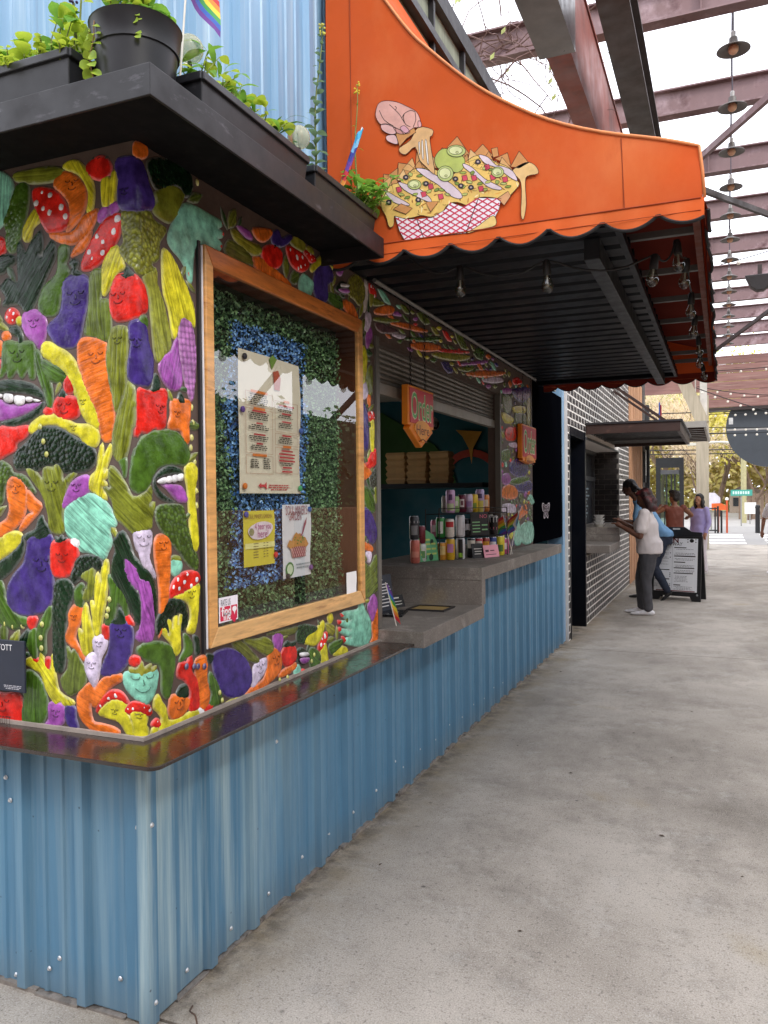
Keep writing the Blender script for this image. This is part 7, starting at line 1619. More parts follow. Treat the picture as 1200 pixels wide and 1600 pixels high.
# plank header and grey disc at the far end
hd = thing('plank_header', 'wide header of reddish horizontal planks closing the far end of the roof', 'header', (5, 25.6, 4.4))
m_plank = M('reddish_plank', '96706a', .75, var=.25, vscale=2.5, stretch=(.3, 4, 6), stains=(('b49a90', 2, .55, .72, (.4, 4, 8)), ('6e4a46', 3, .55, .75, (.3, 4, 6))))
for k in range(6):
    mb = MB(); z0 = 4.38+.27*k; mb.box(1.06, 9.6, 25.55+rng.uniform(0, .02), 25.62, z0+.006, z0+.262); mb.build('plank', m_plank, hd)
mb = MB(); mb.box(1.0, 9.6, 25.5, 25.7, 4.28, 4.37); mb.build('bottom_angle', m_dkst, hd)
mb = MB(); mb.box(-4, 1.04, 25.6, 25.66, 4.9, 6.0); mb.build('side_planks', m_plank, hd)
ds = thing('round_sign', 'large plain slate grey disc hanging under the plank header', 'sign', (2.96, 25.8, 3.78)); mb = MB(); mb.lathe([(.0001, 0), (1.25, 0), (1.25, .05), (.0001, .05)], (2.97, 25.85, 3.73), 64, (0, -1, 0)); mb.build('disc', M('slate_grey_paint', '4a5058', .5, var=.06), ds)
mb = MB(); mb.box(1.75, 6, 25.08, 25.12, 3.60, 3.65); mb.build('cross_tube', C('b9b6b4', .5, metal=.4), ds)
mb = MB(); mb.box(1.80, 1.92, 25.10, 25.13, 3.80, 4.0); mb.build('white_box', C('e0e0e0', .5), ds)
m_warm = M('white_party_bulb', 'efe9de', .4, var=.02)
def festoon(label, a, b, n, sag, r=.035):
    t = thing('festoon_lights', label, 'string lights', a); a, b = Vector(a), Vector(b); mb = MB(); pts = [a.lerp(b, f)-Vector((0, 0, sag*4*f*(1-f))) for f in np.linspace(0, 1, 13)]; mb.tube(pts, .012, 5); mb.build('cable', m_cable, t); b0 = None
    for k in range(n):
        f = (k+.5)/n; p = a.lerp(b, f)-Vector((0, 0, sag*4*f*(1-f)+.06))
        if b0 is None: m1 = MB(); m1.ball(p, r, 10, 7); b0 = m1.build('bulb', m_warm, t, smooth='all'); o0 = p
        else: o = b0.copy(); COL.objects.link(o); o.location = p-o0
    return t
festoon('upper string of white bulbs across the plank header', (.9, 25.3, 5.05), (5.5, 25.2, 4.7), 12, .25)
festoon('second string of bulbs falling to the right below the plank header', (1.0, 20.0, 4.35), (5.2, 22.0, 3.2), 14, .15, .03)
festoon('string of bulbs in front of the top of the grey disc', (1.0, 24.9, 4.12), (5.5, 24.9, 4.3), 16, .06)
festoon('string of bulbs along the tube across the grey disc', (1.2, 24.95, 3.72), (5.5, 24.95, 3.66), 14, .05)
festoon('string of bulbs just under the tube on the grey disc', (1.2, 24.95, 3.52), (5.5, 24.95, 3.58), 14, .04)
festoon('sparse string of bulbs high in the open roof', (1.6, 18.5, 7.0), (4.6, 16.5, 7.35), 4, .12, .05)
festoon('string of bulbs above the plank header edge', (1.1, 25.2, 5.5), (6, 25.2, 5.75), 7, .1)
co = thing('timber_column', 'pale square timber column holding the far end of the roof', 'column', (1.06, 24, 0))
m_pale = M('pale_weathered_timber', 'b3a894', .85, var=.2, vscale=3, stretch=(5, 5, .4))
mb = MB(); mb.box(.89, 1.24, 23.85, 24.15, 0, 4.6); mb.build('post', m_pale, co)
mb = MB(); mb.obox((.80, 23.8, 4.45), Vector((.42, 0, -1)).normalized(), (0, 1, 0), Vector((1, 0, .42)).normalized(), 1.5, .1, .36); mb.build('knee_brace', m_pale, co)
mb = MB(); mb.box(1.0, 1.2, 23.84, 23.86, 4.0, 5.2); mb.box(.86, .89, 23.9, 24.0, 3.9, 5.3); mb.build('white_strip', C('d6d2ca', .7), co)
pf = thing('hanging_banner', 'small red and blue fabric banner hanging beside the far column', 'banner', (.30, 17.5, 3.4)); mb = MB(); mb.box(.28, .30, 17.45, 17.6, 3.35, 3.75); mb.build('blue_cloth', C('2f4fa0', .8), pf); mb = MB(); mb.box(.305, .325, 17.52, 17.72, 3.2, 3.7); mb.build('red_cloth', C('a02a34', .8), pf)
# bare vine on the roof
vn = thing('bare_vine', 'tangle of bare vine stems climbing over the roof beam beyond the awning', 'vine', (-1, 8, 5))
m_twig = M('bare_twig', '6e5550', .85, var=.3, vscale=20)
mb = MB(); mb2 = MB()
for k in range(130):
    if k < 62: p = Vector((rng.uniform(-2.4, -.3), 8.45+rng.uniform(-.15, .15), 7.4+rng.uniform(-.05, .5)))
    else: p = Vector((rng.uniform(-2.2, .1), rng.uniform(7.0, 10.5), rng.uniform(5.2, 8.2)))
    d = Vector((rng.normal(), .4*rng.normal(), .45*rng.normal()-.1)).normalized() if k < 62 else Vector((rng.normal()*.5, rng.normal()*.5, rng.normal())).normalized(); pts = [p]; L_ = rng.uniform(.6, 2.2)
    for j in range(9):
        d = (d+Vector((rng.normal(), rng.normal(), rng.normal()))*.28+Vector((0, 0, -.03))).normalized(); p = p+d*L_/9; pts.append(p)
        if j > 3 and rng.random() < .10: q = p; mb2.add([q, q+Vector((.05, .01, .03)), q+Vector((.06, .0, .09)), q+Vector((0, .01, .06))], [(0, 1, 2, 3)])
    r0 = rng.uniform(.006, .016) if k < 62 else rng.uniform(.004, .010)
    mb.tube(pts, [r0*(1-.07*j) for j in range(10)], 4, cap=False)
mb.build('vine_stems', m_twig, vn); mb2.build('new_leaves', leafm('spring_bud_leaf', 'a9b468', 'd0d890'), vn, kind='stuff')
# ------------------------------------------------------------------ people
def remesh(mb, name, mat, parent, vox, it=6, fac=.5, noise_amp=0):
    o = mb.build(name, mat, parent)
    md = o.modifiers.new('r', 'REMESH'); md.mode = 'VOXEL'; md.voxel_size = vox
    s = o.modifiers.new('s', 'SMOOTH'); s.factor = fac; s.iterations = it
    dg = bpy.context.evaluated_depsgraph_get(); me = bpy.data.meshes.new_from_object(o.evaluated_get(dg)); o.modifiers.clear(); old = o.data; o.data = me; me.name = name; bpy.data.meshes.remove(old)
    if not me.materials: me.materials.append(mat)
    if noise_amp:
        co = np.zeros(len(me.vertices)*3); me.vertices.foreach_get('co', co); no = np.zeros_like(co); me.vertices.foreach_get('normal', no); co = co.reshape(-1, 3); no = no.reshape(-1, 3)
        n = np.sin(co[:, 2]*38+np.sin(co[:, 0]*23)*2+co[:, 1]*17)*np.sin(co[:, 0]*31-co[:, 2]*14+co[:, 1]*26); me.vertices.foreach_set('co', (co+no*(noise_amp*n)[:, None]).ravel())
    me.polygons.foreach_set('use_smooth', [True]*len(me.polygons)); return o
def person(label, loc, yaw, J, skin, top, bottom, shoes, hair, sleeve='short', group=None, sc_=1.0, top_col=None, build=1.0):
    "J: joints in local metres, x forward, y left, z up"
    t = thing('person', label, 'person', loc, group); cy, sy = math.cos(yaw), math.sin(yaw)
    def W(p): return Vector((loc[0]+sc_*(p[0]*cy-p[1]*sy), loc[1]+sc_*(p[0]*sy+p[1]*cy), loc[2]+sc_*p[2]))
    def Wd(v): return Vector((v[0]*cy-v[1]*sy, v[0]*sy+v[1]*cy, v[2]))
    def loft(mb, rings, k=18):
        vs = []
        for c, rx, ry in rings:
            c = Vector(c)
            for i in range(k):
                a = 2*math.pi*i/k; ca, sa = math.cos(a), math.sin(a); vs.append(W(c+Vector((rx*ca, ry*math.copysign(abs(sa)**.8, sa), 0))))
        n = len(rings); mb.add(vs, [(j*k+i, j*k+(i+1) % k, (j+1)*k+(i+1) % k, (j+1)*k+i) for j in range(n-1) for i in range(k)]+[tuple(range(k-1, -1, -1)), tuple((n-1)*k+i for i in range(k))])
    def limb(mb, pts, rs):
        P_ = [W(p) for p in smooth_line([tuple(p) for p in pts], 3)]; R_ = [sc_*r for r in np.interp(np.linspace(0, 1, len(P_)), np.linspace(0, 1, len(rs)), rs)]; mb.tube(P_, R_, 12); mb.ball(P_[0], R_[0], 12, 8); mb.ball(P_[-1], R_[-1], 12, 8)
    b = build
    pel, chest, neck, head = (Vector(J[k]) for k in ('pelvis', 'chest', 'neck', 'head'))
    waist = pel.lerp(chest, .42)+Vector((J.get('belly', 0)*.4, 0, 0)); bd = 1+J.get('belly', 0)*6
    body = MB()
    loft(body, [(pel+Vector((0, 0, -.10)), .10*b, .14*b), (pel, .115*b, .165*b), (waist, .095*b*bd, .135*b), (chest, .11*b*(1+(bd-1)*.5), .155*b), (chest+(neck-chest)*.55, .085, .16), (neck+Vector((0, 0, -.02)), .06, .075)])
    limb(body, [neck+Vector((0, 0, -.04)), neck, head+Vector((-.01, 0, -.06))], [.06, .052, .05])
    hd_ = J.get('look', 0.0); pit = J.get('nod', 0.0)
    fx = Vector((math.cos(hd_)*math.cos(pit), math.sin(hd_)*math.cos(pit), -math.sin(pit))); fy = Vector((-math.sin(hd_), math.cos(hd_), 0)); fz = fx.cross(fy)
    def hp(x, y, z): return head+fx*x+fy*y+fz*z
    def hball(c, r): 
        n0 = len(body.v); body.ball((0, 0, 0), 1, 16, 10)
        for i in range(n0, len(body.v)): v = body.v[i]; body.v[i] = tuple(W(hp(c[0]+v[0]*r[0], c[1]+v[1]*r[1], c[2]+v[2]*r[2])))
    hball((0, 0, .02), (.095, .076, .105)); hball((.018, 0, -.055), (.070, .056, .060)); hball((.055, 0, -.085), (.028, .030, .026))
    hball((.098, 0, -.012), (.020, .014, .026)); hball((.086, 0, -.055), (.016, .026, .014)); hball((.084, .0, .02), (.018, .045, .012))
    for s in (-1, 1): hball((-.01, s*.076, -.005), (.018, .010, .030))
    for s, S in ((1, 'L'), (-1, 'R')):
        sh = Vector(J['shoulder'+S]); el = Vector(J['elbow'+S]); wr = Vector(J['wrist'+S]); limb(body, [sh, sh.lerp(el, .5), el], [.056*b, .050*b, .042]); limb(body, [el, el.lerp(wr, .4), wr], [.042, .040, .027])
        d = (wr-el).normalized(); up = Vector((0, 0, 1)); sd = d.cross(up).normalized(); up = sd.cross(d); c = wr+d*.05
        body.tube([W(wr-d*.01), W(wr+d*.035), W(wr+d*.085)], [.027*sc_, .036*sc_, .034*sc_], 8)
        for q in range(4):
            o_ = sd*(-.030+.020*q); L_ = (.055, .070, .066, .05)[q]; a = wr+d*.08+o_; body.tube([W(a), W(a+d*L_*.5-up*.008), W(a+d*L_-up*.03)], [.0105*sc_, .0095*sc_, .008*sc_], 6)
        a = wr+d*.03+sd*s*.028; body.tube([W(a), W(a+d*.03+sd*s*.022-up*.01), W(a+d*.06+sd*s*.022-up*.02)], [.012*sc_, .011*sc_, .008*sc_], 6)
        hip = Vector(J['hip'+S]); kn = Vector(J['knee'+S]); an = Vector(J['ankle'+S]); limb(body, [hip, hip.lerp(kn, .4), kn], [.085*b, .080*b, .058]); limb(body, [kn, kn.lerp(an, .35), an], [.056, .056, .036])
    remesh(body, 'body', skin, t, .0085*sc_, 5)
    # eyes and mouth
    mb = MB()
    for s in (-1, 1): mb.ball(W(hp(.087, s*.032, .004)), .009, 8, 6)
    mb.tube([W(hp(.094, -.022, -.052)), W(hp(.101, 0, -.053)), W(hp(.094, .022, -.052))], .004, 5); mb.build('facial_features', C('241512', .5), t)
    # top
    tp = MB(); g = .018
    loft(tp, [(pel+Vector((0, 0, J.get('hem', -.06))), .125*b*(1+(bd-1)*.5)+g, .175*b+g), (pel+Vector((0, 0, .05)), .12*b*(1+(bd-1)*.8)+g, .165*b+g), (waist, .105*b*bd+g, .145*b+g), (chest, .118*b*(1+(bd-1)*.5)+g, .162*b+g), (chest+(neck-chest)*.55, .09+g*.7, .165+g*.5), (neck+Vector((0, 0, -.035)), .068, .085)])
    for S in 'LR':
        sh = Vector(J['shoulder'+S]); el = Vector(J['elbow'+S]); wr = Vector(J['wrist'+S])
        if sleeve == 'long': limb(tp, [sh, sh.lerp(el, .5), el], [.068*b, .060*b, .052]); limb(tp, [el, wr.lerp(el, .06)], [.052, .036])
        elif sleeve == 'short': limb(tp, [sh, sh.lerp(el, .45), sh.lerp(el, .68)], [.072*b, .072*b, .070*b])
        else: limb(tp, [sh, sh.lerp(el, .08)], [.064*b, .060*b])
    remesh(tp, 'shirt', top, t, .012*sc_, 6, noise_amp=.0035)
    tr = MB(); loft(tr, [(pel+Vector((0, 0, -.14)), .125*b, .165*b), (pel+Vector((0, 0, -.04)), .13*b, .18*b), (pel+Vector((0, 0, .06)), .115*b, .165*b)])
    for S in 'LR':
        hip = Vector(J['hip'+S]); kn = Vector(J['knee'+S]); an = Vector(J['ankle'+S]); limb(tr, [hip, hip.lerp(kn, .4), kn], [.105*b, .098*b, .074]); limb(tr, [kn, kn.lerp(an, .35), an.lerp(kn, .04)], [.073, .070, J.get('cuff', .056)])
    remesh(tr, 'trousers', bottom, t, .012*sc_, 5, noise_amp=.003)
    for S in 'LR':
        an = Vector(J['ankle'+S]); tilt = J.get('foot'+S, 0); d = Vector((math.cos(tilt), J.get('toe'+S, 0), -math.sin(tilt))).normalized(); mb = MB(); heel = an+Vector((-.03, 0, -.055))-Vector((0, 0, 0))
        for f, rw, rh in ((0, .036, .04), (.05, .038, .05), (.11, .040, .036), (.17, .044, .028), (.215, .036, .022)): 
            n0 = len(mb.v); mb.ball((0, 0, 0), 1, 12, 8)
            for i in range(n0, len(mb.v)):
                v = mb.v[i]; c = heel+d*f+Vector((0, 0, rh-.03)); mb.v[i] = tuple(W(c+d*v[0]*.055+Vector((0, 1, 0))*v[1]*rw+Vector((0, 0, 1))*max(v[2], -.75)*rh))
        remesh(mb, 'shoe', shoes, t, .009*sc_, 3)
    hm = MB()
    def hb(c, r):
        n0 = len(hm.v); hm.ball((0, 0, 0), 1, 14, 9)
        for i in range(n0, len(hm.v)): v = hm.v[i]; hm.v[i] = tuple(W(hp(c[0]+v[0]*r[0], c[1]+v[1]*r[1], c[2]+v[2]*r[2])))
    hair['f'](hb)
    return t, hm, W, hp
def skinm(n, c): return M(n, c, .5, var=.08, vscale=12)
sk_d = skinm('dark_skin', '5c3a2a'); sk_m = skinm('brown_skin', '7d5138'); sk_t = skinm('tan_skin', 'a8765a')
m_whitet = M('white_cotton', 'ccc4c2', .9, var=.06, vscale=6); m_greyp = M('charcoal_trousers', '46464a', .85, var=.12, vscale=8); m_denim = M('washed_denim', '6b93b8', .9, var=.15, vscale=9); m_dkdenim = M('dark_denim', '232b3c', .85, var=.15, vscale=9)
m_lav = M('lavender_knit', 'b0a5d8', .9, var=.06, vscale=8); m_whitep = M('off_white_trousers', 'd6cdd0', .9, var=.05); m_brownt = M('rust_brown_top', '6d3a2c', .85, var=.08); m_hairb = M('black_hair', '17110f', .5, var=.3, vscale=40, bump=.6, bscale=90); m_hairr = M('black_hair_with_red_tips', '2a1214', .5, var=.4, vscale=20, bump=.7, bscale=80, stains=(('6a1a20', 9, .5, .66, None),))
m_shw = C('dcdadb', .5); m_shb = C('1c1b1c', .5)
def stand(h=1.69, **k):
    s = h/1.69
    J = dict(pelvis=(0, 0, .90), chest=(.01, 0, 1.24), neck=(.0, 0, 1.43), head=(.03, 0, 1.57), shoulderL=(0, .17, 1.37), shoulderR=(0, -.17, 1.37), elbowL=(-.03, .22, 1.09), elbowR=(-.03, -.22, 1.09), wristL=(.05, .22, .86), wristR=(.05, -.22, .86), hipL=(0, .085, .86), hipR=(0, -.085, .86), kneeL=(.02, .09, .47), kneeR=(.02, -.09, .47), ankleL=(-.02, .10, .085), ankleR=(-.02, -.10, .085))
    J.update(k); return J
# woman in the white T-shirt at the hatch, facing the counter (towards -X)
def bob(hb):
    hb((-.035, 0, .05), (.105, .098, .10)); hb((-.06, 0, -.05), (.085, .105, .10)); hb((-.03, .085, -.06), (.06, .04, .11)); hb((-.03, -.085, -.06), (.06, .04, .11)); hb((-.05, .06, -.14), (.06, .05, .06)); hb((-.05, -.05, -.14), (.06, .05, .06)); hb((.02, 0, .09), (.07, .07, .045))
t, hm, W, hp = person('person in a white T-shirt, charcoal trousers and white sneakers leaning at the brick hatch', (.66, 9.42, 0), math.pi, stand(pelvis=(-.05, 0, .93), chest=(.0, 0, 1.24), neck=(-.01, 0, 1.43), head=(.01, 0, 1.56), nod=.4, belly=.03, shoulderL=(.0, .19, 1.36), shoulderR=(.0, -.19, 1.36), elbowL=(.05, .26, 1.07), wristL=(.29, .19, 1.20), elbowR=(.08, -.25, 1.09), wristR=(.32, -.14, 1.25), hem=-.10, cuff=.062, hipL=(-.05, .09, .88), hipR=(-.05, -.09, .88), kneeL=(-.01, .10, .48), kneeR=(.08, -.10, .48), ankleL=(-.04, .10, .085), ankleR=(.06, -.12, .085)), sk_d, m_whitet, m_greyp, m_shw, {'f': bob}, 'short', build=1.13)
remesh(hm, 'hair', m_hairr, t, .012, 2, noise_amp=.008)
# tall person in denim behind, bending over the counter
def dreads(hb):
    hb((-.02, 0, .055), (.108, .092, .095)); hb((-.07, 0, -.0), (.07, .09, .09))
    for i in range(16):
        a = -1.3+2.6*i/15
        for j in range(5): hb((-.07-.035*j-.02*abs(math.cos(a)), .085*math.sin(a)*(1+.05*j), .03-.050*j), (.022, .020, .034))
t, hm, W, hp = person('tall person with long dreadlocks, blue denim shirt and dark jeans bending over the hatch counter', (.74, 11.15, 0), math.pi, stand(pelvis=(-.04, 0, 1.0), chest=(.22, 0, 1.36), neck=(.36, 0, 1.57), head=(.47, 0, 1.73), nod=.25, shoulderL=(.30, .19, 1.49), shoulderR=(.30, -.19, 1.49), elbowL=(.34, .26, 1.16), wristL=(.56, .18, 1.22), elbowR=(.40, -.24, 1.18), wristR=(.6, -.12, 1.22), hem=-.02, hipL=(-.02, .09, .93), hipR=(-.02, -.09, .93), kneeL=(.10, .10, .52), kneeR=(.14, -.10, .50), ankleL=(-.10, .10, .15), ankleR=(.26, -.10, .085), footL=.7), sk_d, m_denim, m_dkdenim, m_shb, {'f': dreads}, 'short', build=1.05)
remesh(hm, 'hair', m_hairb, t, .011, 1)
# person in brown, seen from behind
def short_curls(hb):
    hb((-.02, 0, .06), (.11, .095, .095)); hb((.03, 0, .11), (.08, .08, .05)); hb((-.06, 0, .0), (.06, .085, .08))
    for i in range(14): a = 6.28*i/14; hb((-.01+.09*math.cos(a), .08*math.sin(a), .10+.02*math.sin(3*a)), (.03, .03, .03))
t, hm, W, hp = person('person in a rust brown sleeveless top with short curly hair beyond the menu board', (.74, 15.0, 0), math.pi*.62, stand(elbowL=(.05, .36, 1.26), wristL=(.22, .22, 1.38), elbowR=(.02, -.34, 1.22), wristR=(.2, -.34, 1.18), look=.5), sk_m, m_brownt, m_dkdenim, m_shb, {'f': short_curls}, 'none')
remesh(hm, 'hair', m_hairb, t, .012, 1)
# woman in lavender
def long_hair(hb):
    hb((-.03, 0, .05), (.105, .092, .098)); hb((-.06, 0, -.05), (.07, .10, .10)); hb((-.07, 0, -.15), (.055, .105, .10)); hb((-.075, 0, -.24), (.05, .10, .08)); hb((.0, .075, -.08), (.05, .03, .12)); hb((.0, -.075, -.08), (.05, .03, .12)); hb((.02, 0, .10), (.07, .06, .03))
t, hm, W, hp = person('person in a lavender long sleeved top and pale trousers with long dark hair', (1.19, 15.7, 0), -math.pi*.72, stand(h=1.62, elbowL=(-.02, .22, 1.10), wristL=(.06, .20, .88), elbowR=(-.04, -.22, 1.10), wristR=(.03, -.21, .87), look=.25, cuff=.07), sk_t, m_lav, m_whitep, m_shw, {'f': long_hair}, 'long', sc_=.965, build=.92)
remesh(hm, 'hair', m_hairb, t, .012, 3, noise_amp=.004)
# person cut by the right edge
t, hm, W, hp = person('person in a white top walking in at the right edge of the picture', (2.66, 16.3, 0), -math.pi*.6, stand(elbowR=(-.10, -.30, 1.10), wristR=(-.06, -.32, .86), kneeR=(.10, -.09, .48), ankleR=(.06, -.12, .085)), sk_m, m_whitet, M('pale_grey_trousers', 'a9a4a6', .9), m_shw, {'f': short_curls}, 'short')
remesh(hm, 'hair', m_hairb, t, .013, 1)

# ------------------------------------------------------------------ beyond the market: street, lamp posts, trees
t = thing('street_lamp', 'black post-top lantern street lamp standing just past the timber column', 'street lamp', (.83, 40, -.02)); x, y = .83, 40
mb = MB(); mb.lathe([(.16, -.02), (.16, .3), (.07, .4), (.06, 2.2), (.09, 2.25), (.13, 2.42), (.05, 2.44)], (x, y, 0), 16); mb.build('post', m_board, t, smooth=True)
mb = MB(); mb.lathe([(.10, 2.44), (.17, 2.62), (.16, 2.72)], (x, y, 0), 16); mb.build('lantern_glass', C('e2e0da', .3), t, smooth=True); mb = MB(); mb.lathe([(.19, 2.72), (.16, 2.82), (.05, 2.92), (.04, 2.98), (.0001, 3.0)], (x, y, 0), 16); mb.build('lantern_cap', m_board, t, smooth=True)
t = thing('pole_light', 'grey cobra head street light on a tall pole across the road', 'street light', (2.75, 50, -.2)); mb = MB()
mb.tube([(2.75, 50, -.2), (2.75, 50, 4.2)], .16, 10); mb.build('pole', C('a9a27a', .7), t); mb = MB(); mb.tube(smooth_line([(2.75, 50, 4.1), (2.4, 50, 4.6), (1.5, 50, 4.8), (.3, 50, 4.75)], 4), .07, 8); mb.obox((.1, 50, 4.72), (1, 0, 0), (0, 1, 0), (0, 0, 1), .9, .4, .16); mb.build('arm', C('c2beb2', .6), t, smooth=True)
t = thing('street_sign', 'green street name sign on an orange post beside the road', 'street sign', (1.78, 35.9, 0)); mb = MB(); mb.box(1.74, 1.82, 35.86, 35.94, -.02, 1.45); mb.build('post', C('c2522a', .6), t); mb = MB(); mb.lathe([(.001, .0), (.07, .03), (.06, .12), (.0001, .15)], (1.78, 35.9, 1.38), 10); mb.build('white_cap', C('e6e4e0', .5), t)
g2 = thing('street_name_plate', 'turquoise street name plate standing tall behind the orange post', 'street sign', (2.45, 44.5, 0)); mb = MB(); mb.box(2.0, 3.05, 44.5, 44.53, 1.58, 1.90); mb.build('plate', C('3f9a8a', .5), g2); mb = MB()
for k in range(7): mb.box(2.1+.12*k, 2.18+.12*k, 44.49, 44.498, 1.67, 1.82)
mb.build('plate_print', C('c6e2da', .5), g2); mb = MB(); mb.box(2.48, 2.54, 44.54, 44.6, -.05, 1.6); mb.build('post', C('8a8a86', .5), g2)
t = thing('traffic_sign', 'small white traffic sign on a post across the road', 'traffic sign', (2.6, 46, 0)); mb = MB(); mb.box(2.75, 3.35, 48, 48.03, .55, 1.2); mb.build('plate', C('dcdcd8', .5), t); mb = MB(); mb.box(3.0, 3.06, 48.04, 48.1, -.05, .6); mb.build('post', C('8a8a86', .5), t)
t = thing('stop_sign', 'white backed octagonal road sign behind the timber column', 'traffic sign', (1.2, 38, 0)); mb = MB(); mb.prism([(.42*math.cos(R(22.5+45*k)), .42*math.sin(R(22.5+45*k))) for k in range(8)], (1.12, 38, 1.35), (1, 0, 0), (0, 0, 1), .03); mb.build('plate', C('d2cfd6', .5), t); mb = MB(); mb.box(1.09, 1.15, 38.04, 38.1, -.02, 1.4); mb.build('post', C('8a8a86', .5), t)
t = thing('construction_sign', 'orange construction board standing by the kerb', 'traffic sign', (1.4, 37, 0)); mb = MB(); mb.prism([(-.3, 0), (.3, 0), (.3, .2), (.1, .32), (-.3, .3)], (1.45, 37, .95), (1, 0, 0), (0, 0, 1), .03); mb.build('board', C('d8622a', .6), t); mb = MB(); mb.box(1.42, 1.47, 37.04, 37.1, -.02, 1.0); mb.build('post', C('b9502a', .6), t)
t = thing('bollard', 'black bollard at the crosswalk', 'bollard', (2.99, 36, -.02)); mb = MB(); mb.lathe([(.10, 0), (.09, 1.05), (.11, 1.1), (.08, 1.2), (.0001, 1.22)], (2.99, 36, -.02), 12); mb.build('post', m_board, t, smooth=True)
t = thing('steel_railing', 'thin black steel railing along the kerb behind the queue', 'railing', (1, 35.5, 0)); 
mb = MB(); mb.tube([(-1.5, 35.6, 1.05), (1.45, 35.6, 1.05)], .03, 6); mb.tube([(-1.5, 35.6, .1), (1.45, 35.6, .1)], .03, 6); mb.build('rail', m_board, t)
for k in range(9): mb = MB(); mb.box(-1.5+.36*k, -1.45+.36*k, 35.57, 35.63, -.02, 1.05); mb.build('baluster', m_board, t)
mb = MB(); mb.box(1.38, 1.46, 35.4, 35.5, -.02, 1.15); mb.box(1.28, 1.34, 35.4, 35.5, -.02, 1.1); mb.box(1.52, 1.60, 35.8, 35.9, -.02, .95); mb.build('end_post', m_board, t)
fe = thing('paling_fence', 'weathered brown paling fence across the road', 'fence', (6, 58, 0)); m_pal = M('weathered_paling', '7d6a5a', .9, var=.3, vscale=3)
for k in range(60): mb = MB(); x0 = 2.6+.27*k; mb.box(x0, x0+.22, 57.9, 57.94, -.1, 1.75+rng.uniform(-.06, .06)); mb.build('pale', m_pal, fe)
mb = MB(); mb.box(2.6, 18.8, 57.95, 58.0, .4, .5); mb.box(2.6, 18.8, 57.95, 58.0, 1.3, 1.4); mb.build('fence_rail', m_pal, fe)
wr = thing('overhead_wires', 'utility wires crossing the street in front of the trees', 'wires', (0, 47, 6)); mb = MB()
for z, y in ((5.1, 47), (4.2, 47.5), (4.0, 48), (6.2, 46)): mb.tube([(-30, y, z+.6), (2, y, z), (40, y, z+1.0)], .03, 4)
mb.build('wire', m_cable, wr)
m_bark = M('brown_bark', '6d5a4c', .9, var=.3, vscale=4, bump=.5, bscale=20)
def leafy(name, a, b): return leafmat(name, a, b, .6, .35)
m_yel = leafy('spring_yellow_leaves', 'b4ac3c', 'e8dc72'); m_tan = leafy('bare_tan_twigs', 'c4ae90', 'ecdabc'); m_grn = leafy('young_green_leaves', '98a64a', 'c8d078')
def tree(label, x, y, h, cr, crown, n, trunk_r=.25, z0=-.1, name='tree', twiggy=False, leaf=.10):
    t = thing(name, label, 'tree', (x, y, z0)); mb = MB(); tips = []
    def br(p, d, L, r, lev):
        pts = [p]; q = p
        for j in range(4):
            d = (d+Vector((rng.normal(), rng.normal(), rng.normal()*.6))*.13+Vector((0, 0, .04))).normalized(); q = q+d*L/4; pts.append(q)
        mb.tube(pts, [r*(1-.16*j) for j in range(5)], 6 if lev < 2 else 4, cap=False)
        if lev >= 3: tips.append(q); tips.append(pts[2]); return
        for k in range(3 if lev else 5):
            a = rng.uniform(0, 6.28); nd = (d*.75+Vector((math.cos(a), math.sin(a), .25))*rng.uniform(.5, .95)).normalized(); f = pts[int(rng.integers(2, 5))]; br(f, nd, L*rng.uniform(.55, .8), r*.55, lev+1)
    br(Vector((x, y, z0)), Vector((rng.uniform(-.08, .08), 0, 1)), h*.45, trunk_r, 0)
    mb.build('trunk', m_bark, t, smooth=True)
    T_ = np.array([tuple(v) for v in tips]); cb = MB(); 
    for k in range(n):
        c = T_[int(rng.integers(len(T_)))]+rng.normal(size=3)*cr*(.16, .16, .14)[0]; c = Vector(c); s = leaf*rng.uniform(.6, 1.5)
        a1 = Vector(rng.normal(size=3)).normalized(); a2 = a1.orthogonal().normalized()*(.25 if twiggy else .65); 
        if twiggy: a1 = (a1+Vector((0, 0, .8))).normalized()*1.8
        cb.add([c-a1*s, c+a2*s*(.35 if twiggy else 1), c+a1*s, c-a2*s*(.35 if twiggy else 1)], [(0, 1, 2, 3)])
    cb.build('crown', crown, t); return t
tree('yellow leaved spring tree left of the grey disc across the road', 1.2, 66, 12, 4.5, m_yel, 5200, .3, leaf=.16)
tree('yellow green tree behind the street light pole', 4.2, 72, 13, 5, m_yel, 5200, .35, leaf=.17)
tree('bare tan tree behind the timber column', -2.5, 62, 10, 4, m_tan, 4200, .25, twiggy=True, leaf=.2)
tree('large spreading tree with thick limbs right of the pole', 6.2, 63, 11, 4.5, m_tan, 4200, .45, twiggy=True, leaf=.2)
tree('pale green tree above the entrance doors', -5, 75, 14, 5, m_grn, 5200, .35, leaf=.17)
tree('golden tree at the right edge of the street view', 9.5, 74, 13, 5, m_yel, 5200, .35, leaf=.17)
tree('slim bare tree beside the road sign', 3.2, 56, 8, 3, m_tan, 2600, .14, twiggy=True, leaf=.16)
tree('bare tree in front of the far fence on the left', .0, 58, 8.5, 3, m_tan, 2600, .16, twiggy=True, leaf=.16)
tree('olive tree far behind the fence', 13, 80, 14, 5.5, m_grn, 4200, .35, leaf=.18)
tree('leafing tree far left beyond the kiosk', -11, 80, 14, 5.5, m_yel, 4200, .35, leaf=.18)
hb_ = MB()
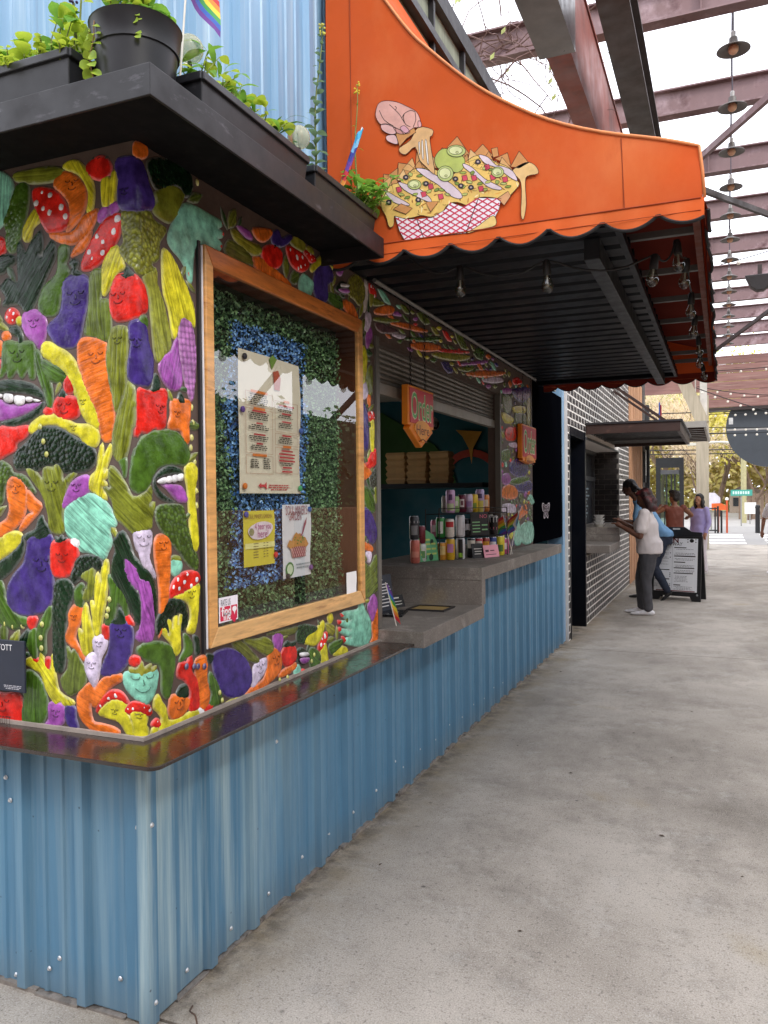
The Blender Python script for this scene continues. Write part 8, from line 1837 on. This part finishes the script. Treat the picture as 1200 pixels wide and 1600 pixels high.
for k in range(30000):
    c = Vector((rng.uniform(-22, 26), rng.uniform(86, 98), rng.uniform(0, 1)**.8*rng.uniform(10, 15))); s = rng.uniform(.25, .6); a1 = Vector(rng.normal(size=3)).normalized(); a2 = a1.orthogonal().normalized()*.5
    hb_.add([c-a1*s, c+a2*s, c+a1*s, c-a2*s], [(0, 1, 2, 3)])
o = hb_.build('woodland', leafmat('far_woodland', 'c2ae84', 'e4dc90', .8, .45)); tag(o, 'far off band of spring woodland behind the street trees', 'woodland', None, 'stuff')
bn = thing('far_house', 'low pale house glimpsed between the trunks across the road', 'house', (3.2, 82, 0)); mb = MB(); mb.box(2.2, 5, 80, 84, -.1, 1.9); mb.build('wall', C('a8988a', .8), bn); mb = MB(); mb.prism([(2.0, 1.9), (5.2, 1.9), (3.6, 2.7)], (0, 84.2, 0), (1, 0, 0), (0, 0, 1), 4.4); mb.build('roof', C('6a5a52', .8), bn)
for x0 in (2.5, 3.9): mb = MB(); mb.box(x0, x0+.6, 79.96, 80, .6, 1.4); mb.build('window', C('2f3338', .3), bn)

# ------------------------------------------------------------------ across the walkway and behind the camera: unseen things added to shape the reflections
op = thing('unseen_canopy', 'open canopy with a zigzag fascia across the walkway, outside the picture', 'canopy', (6.5, -3, 0))  # unseen, added so the glass reflects a dark zigzag edge
mb = MB(); zz = [(-16+.6*k, 3.78+(.16 if k % 2 else 0)+.03*math.sin(k*1.7)) for k in range(64)]; mb.prism(zz+[(22, 4.75), (-16, 4.75)], (4.3, 0, 0), (0, 1, 0), (0, 0, 1), .05); mb.build('unseen_zigzag_fascia', C('2a2624', .8), op)
mb = MB(); mb.box(4.36, 7.4, -16, 22, 4.70, 4.75); mb.build('unseen_roof_sheet', C('8a8680', .7), op)
for k in range(12): mb = MB(); mb.bar((4.45, -12+3*k, 3.95), (6.6, -11+3*k, 2.6), .09, .09); mb.build('brace', m_dkst, op)
for y in (-15, -9, -3, 3, 9, 14.6): mb = MB(); mb.box(4.4, 4.52, y-.06, y+.06, 0, 4.7); mb.build('post', m_dkst, op)  # posts of the added unseen canopy
ob = thing('unseen_bar', 'timber fronted bar across the walkway, outside the picture', 'bar', (5.2, 0, 0)); mb = MB(); mb.box(5.0, 5.4, -14, 15, 0, 1.45); mb.build('unseen_bar_front', m_tim, ob)  # added out of view to hide bright ground from the glass
hd2 = thing('unseen_hedge', 'tall dark evergreen hedge far across the walkway, outside the picture', 'hedge', (14, 0, 0)); mb = MB(); mb.box(14, 15, -30, 80, -.1, 5.1); mb.build('unseen_hedge_core', C('2c3a24', .9), hd2)  # added out of view as a dark backdrop for the glass
mb = MB()
for k in range(9000):
    c = Vector((13.9+rng.uniform(-.3, .4), rng.uniform(-30, 80), rng.uniform(0, 5.3)+.5*rng.random()*math.sin(k))); s_ = rng.uniform(.1, .22); a1 = Vector(rng.normal(size=3)).normalized(); a2 = a1.orthogonal().normalized()*.6; mb.add([c-a1*s_, c+a2*s_, c+a1*s_, c-a2*s_], [(0, 1, 2, 3)])
mb.build('unseen_hedge_leaves', leafmat('unseen_evergreen_leaves', '33472a', '5a6f40', .6), hd2, kind='stuff')

mh = thing('unseen_hall', 'long brick market hall wall behind the photographer, outside the picture', 'building', (0, -11, 0)); mb = MB(); mb.box(-14, 12, -13, -11, -.1, 6.5); mb.build('wall', C('6a4a3c', .85, var=.3), mh)  # added out of view to darken reflections in the glaze
for k in range(7): mb = MB(); mb.box(-12+3.4*k, -10.4+3.4*k, -11, -10.97, 1.0, 3.0); mb.build('window', C('20262c', .2), mh)  # windows of the added unseen hall
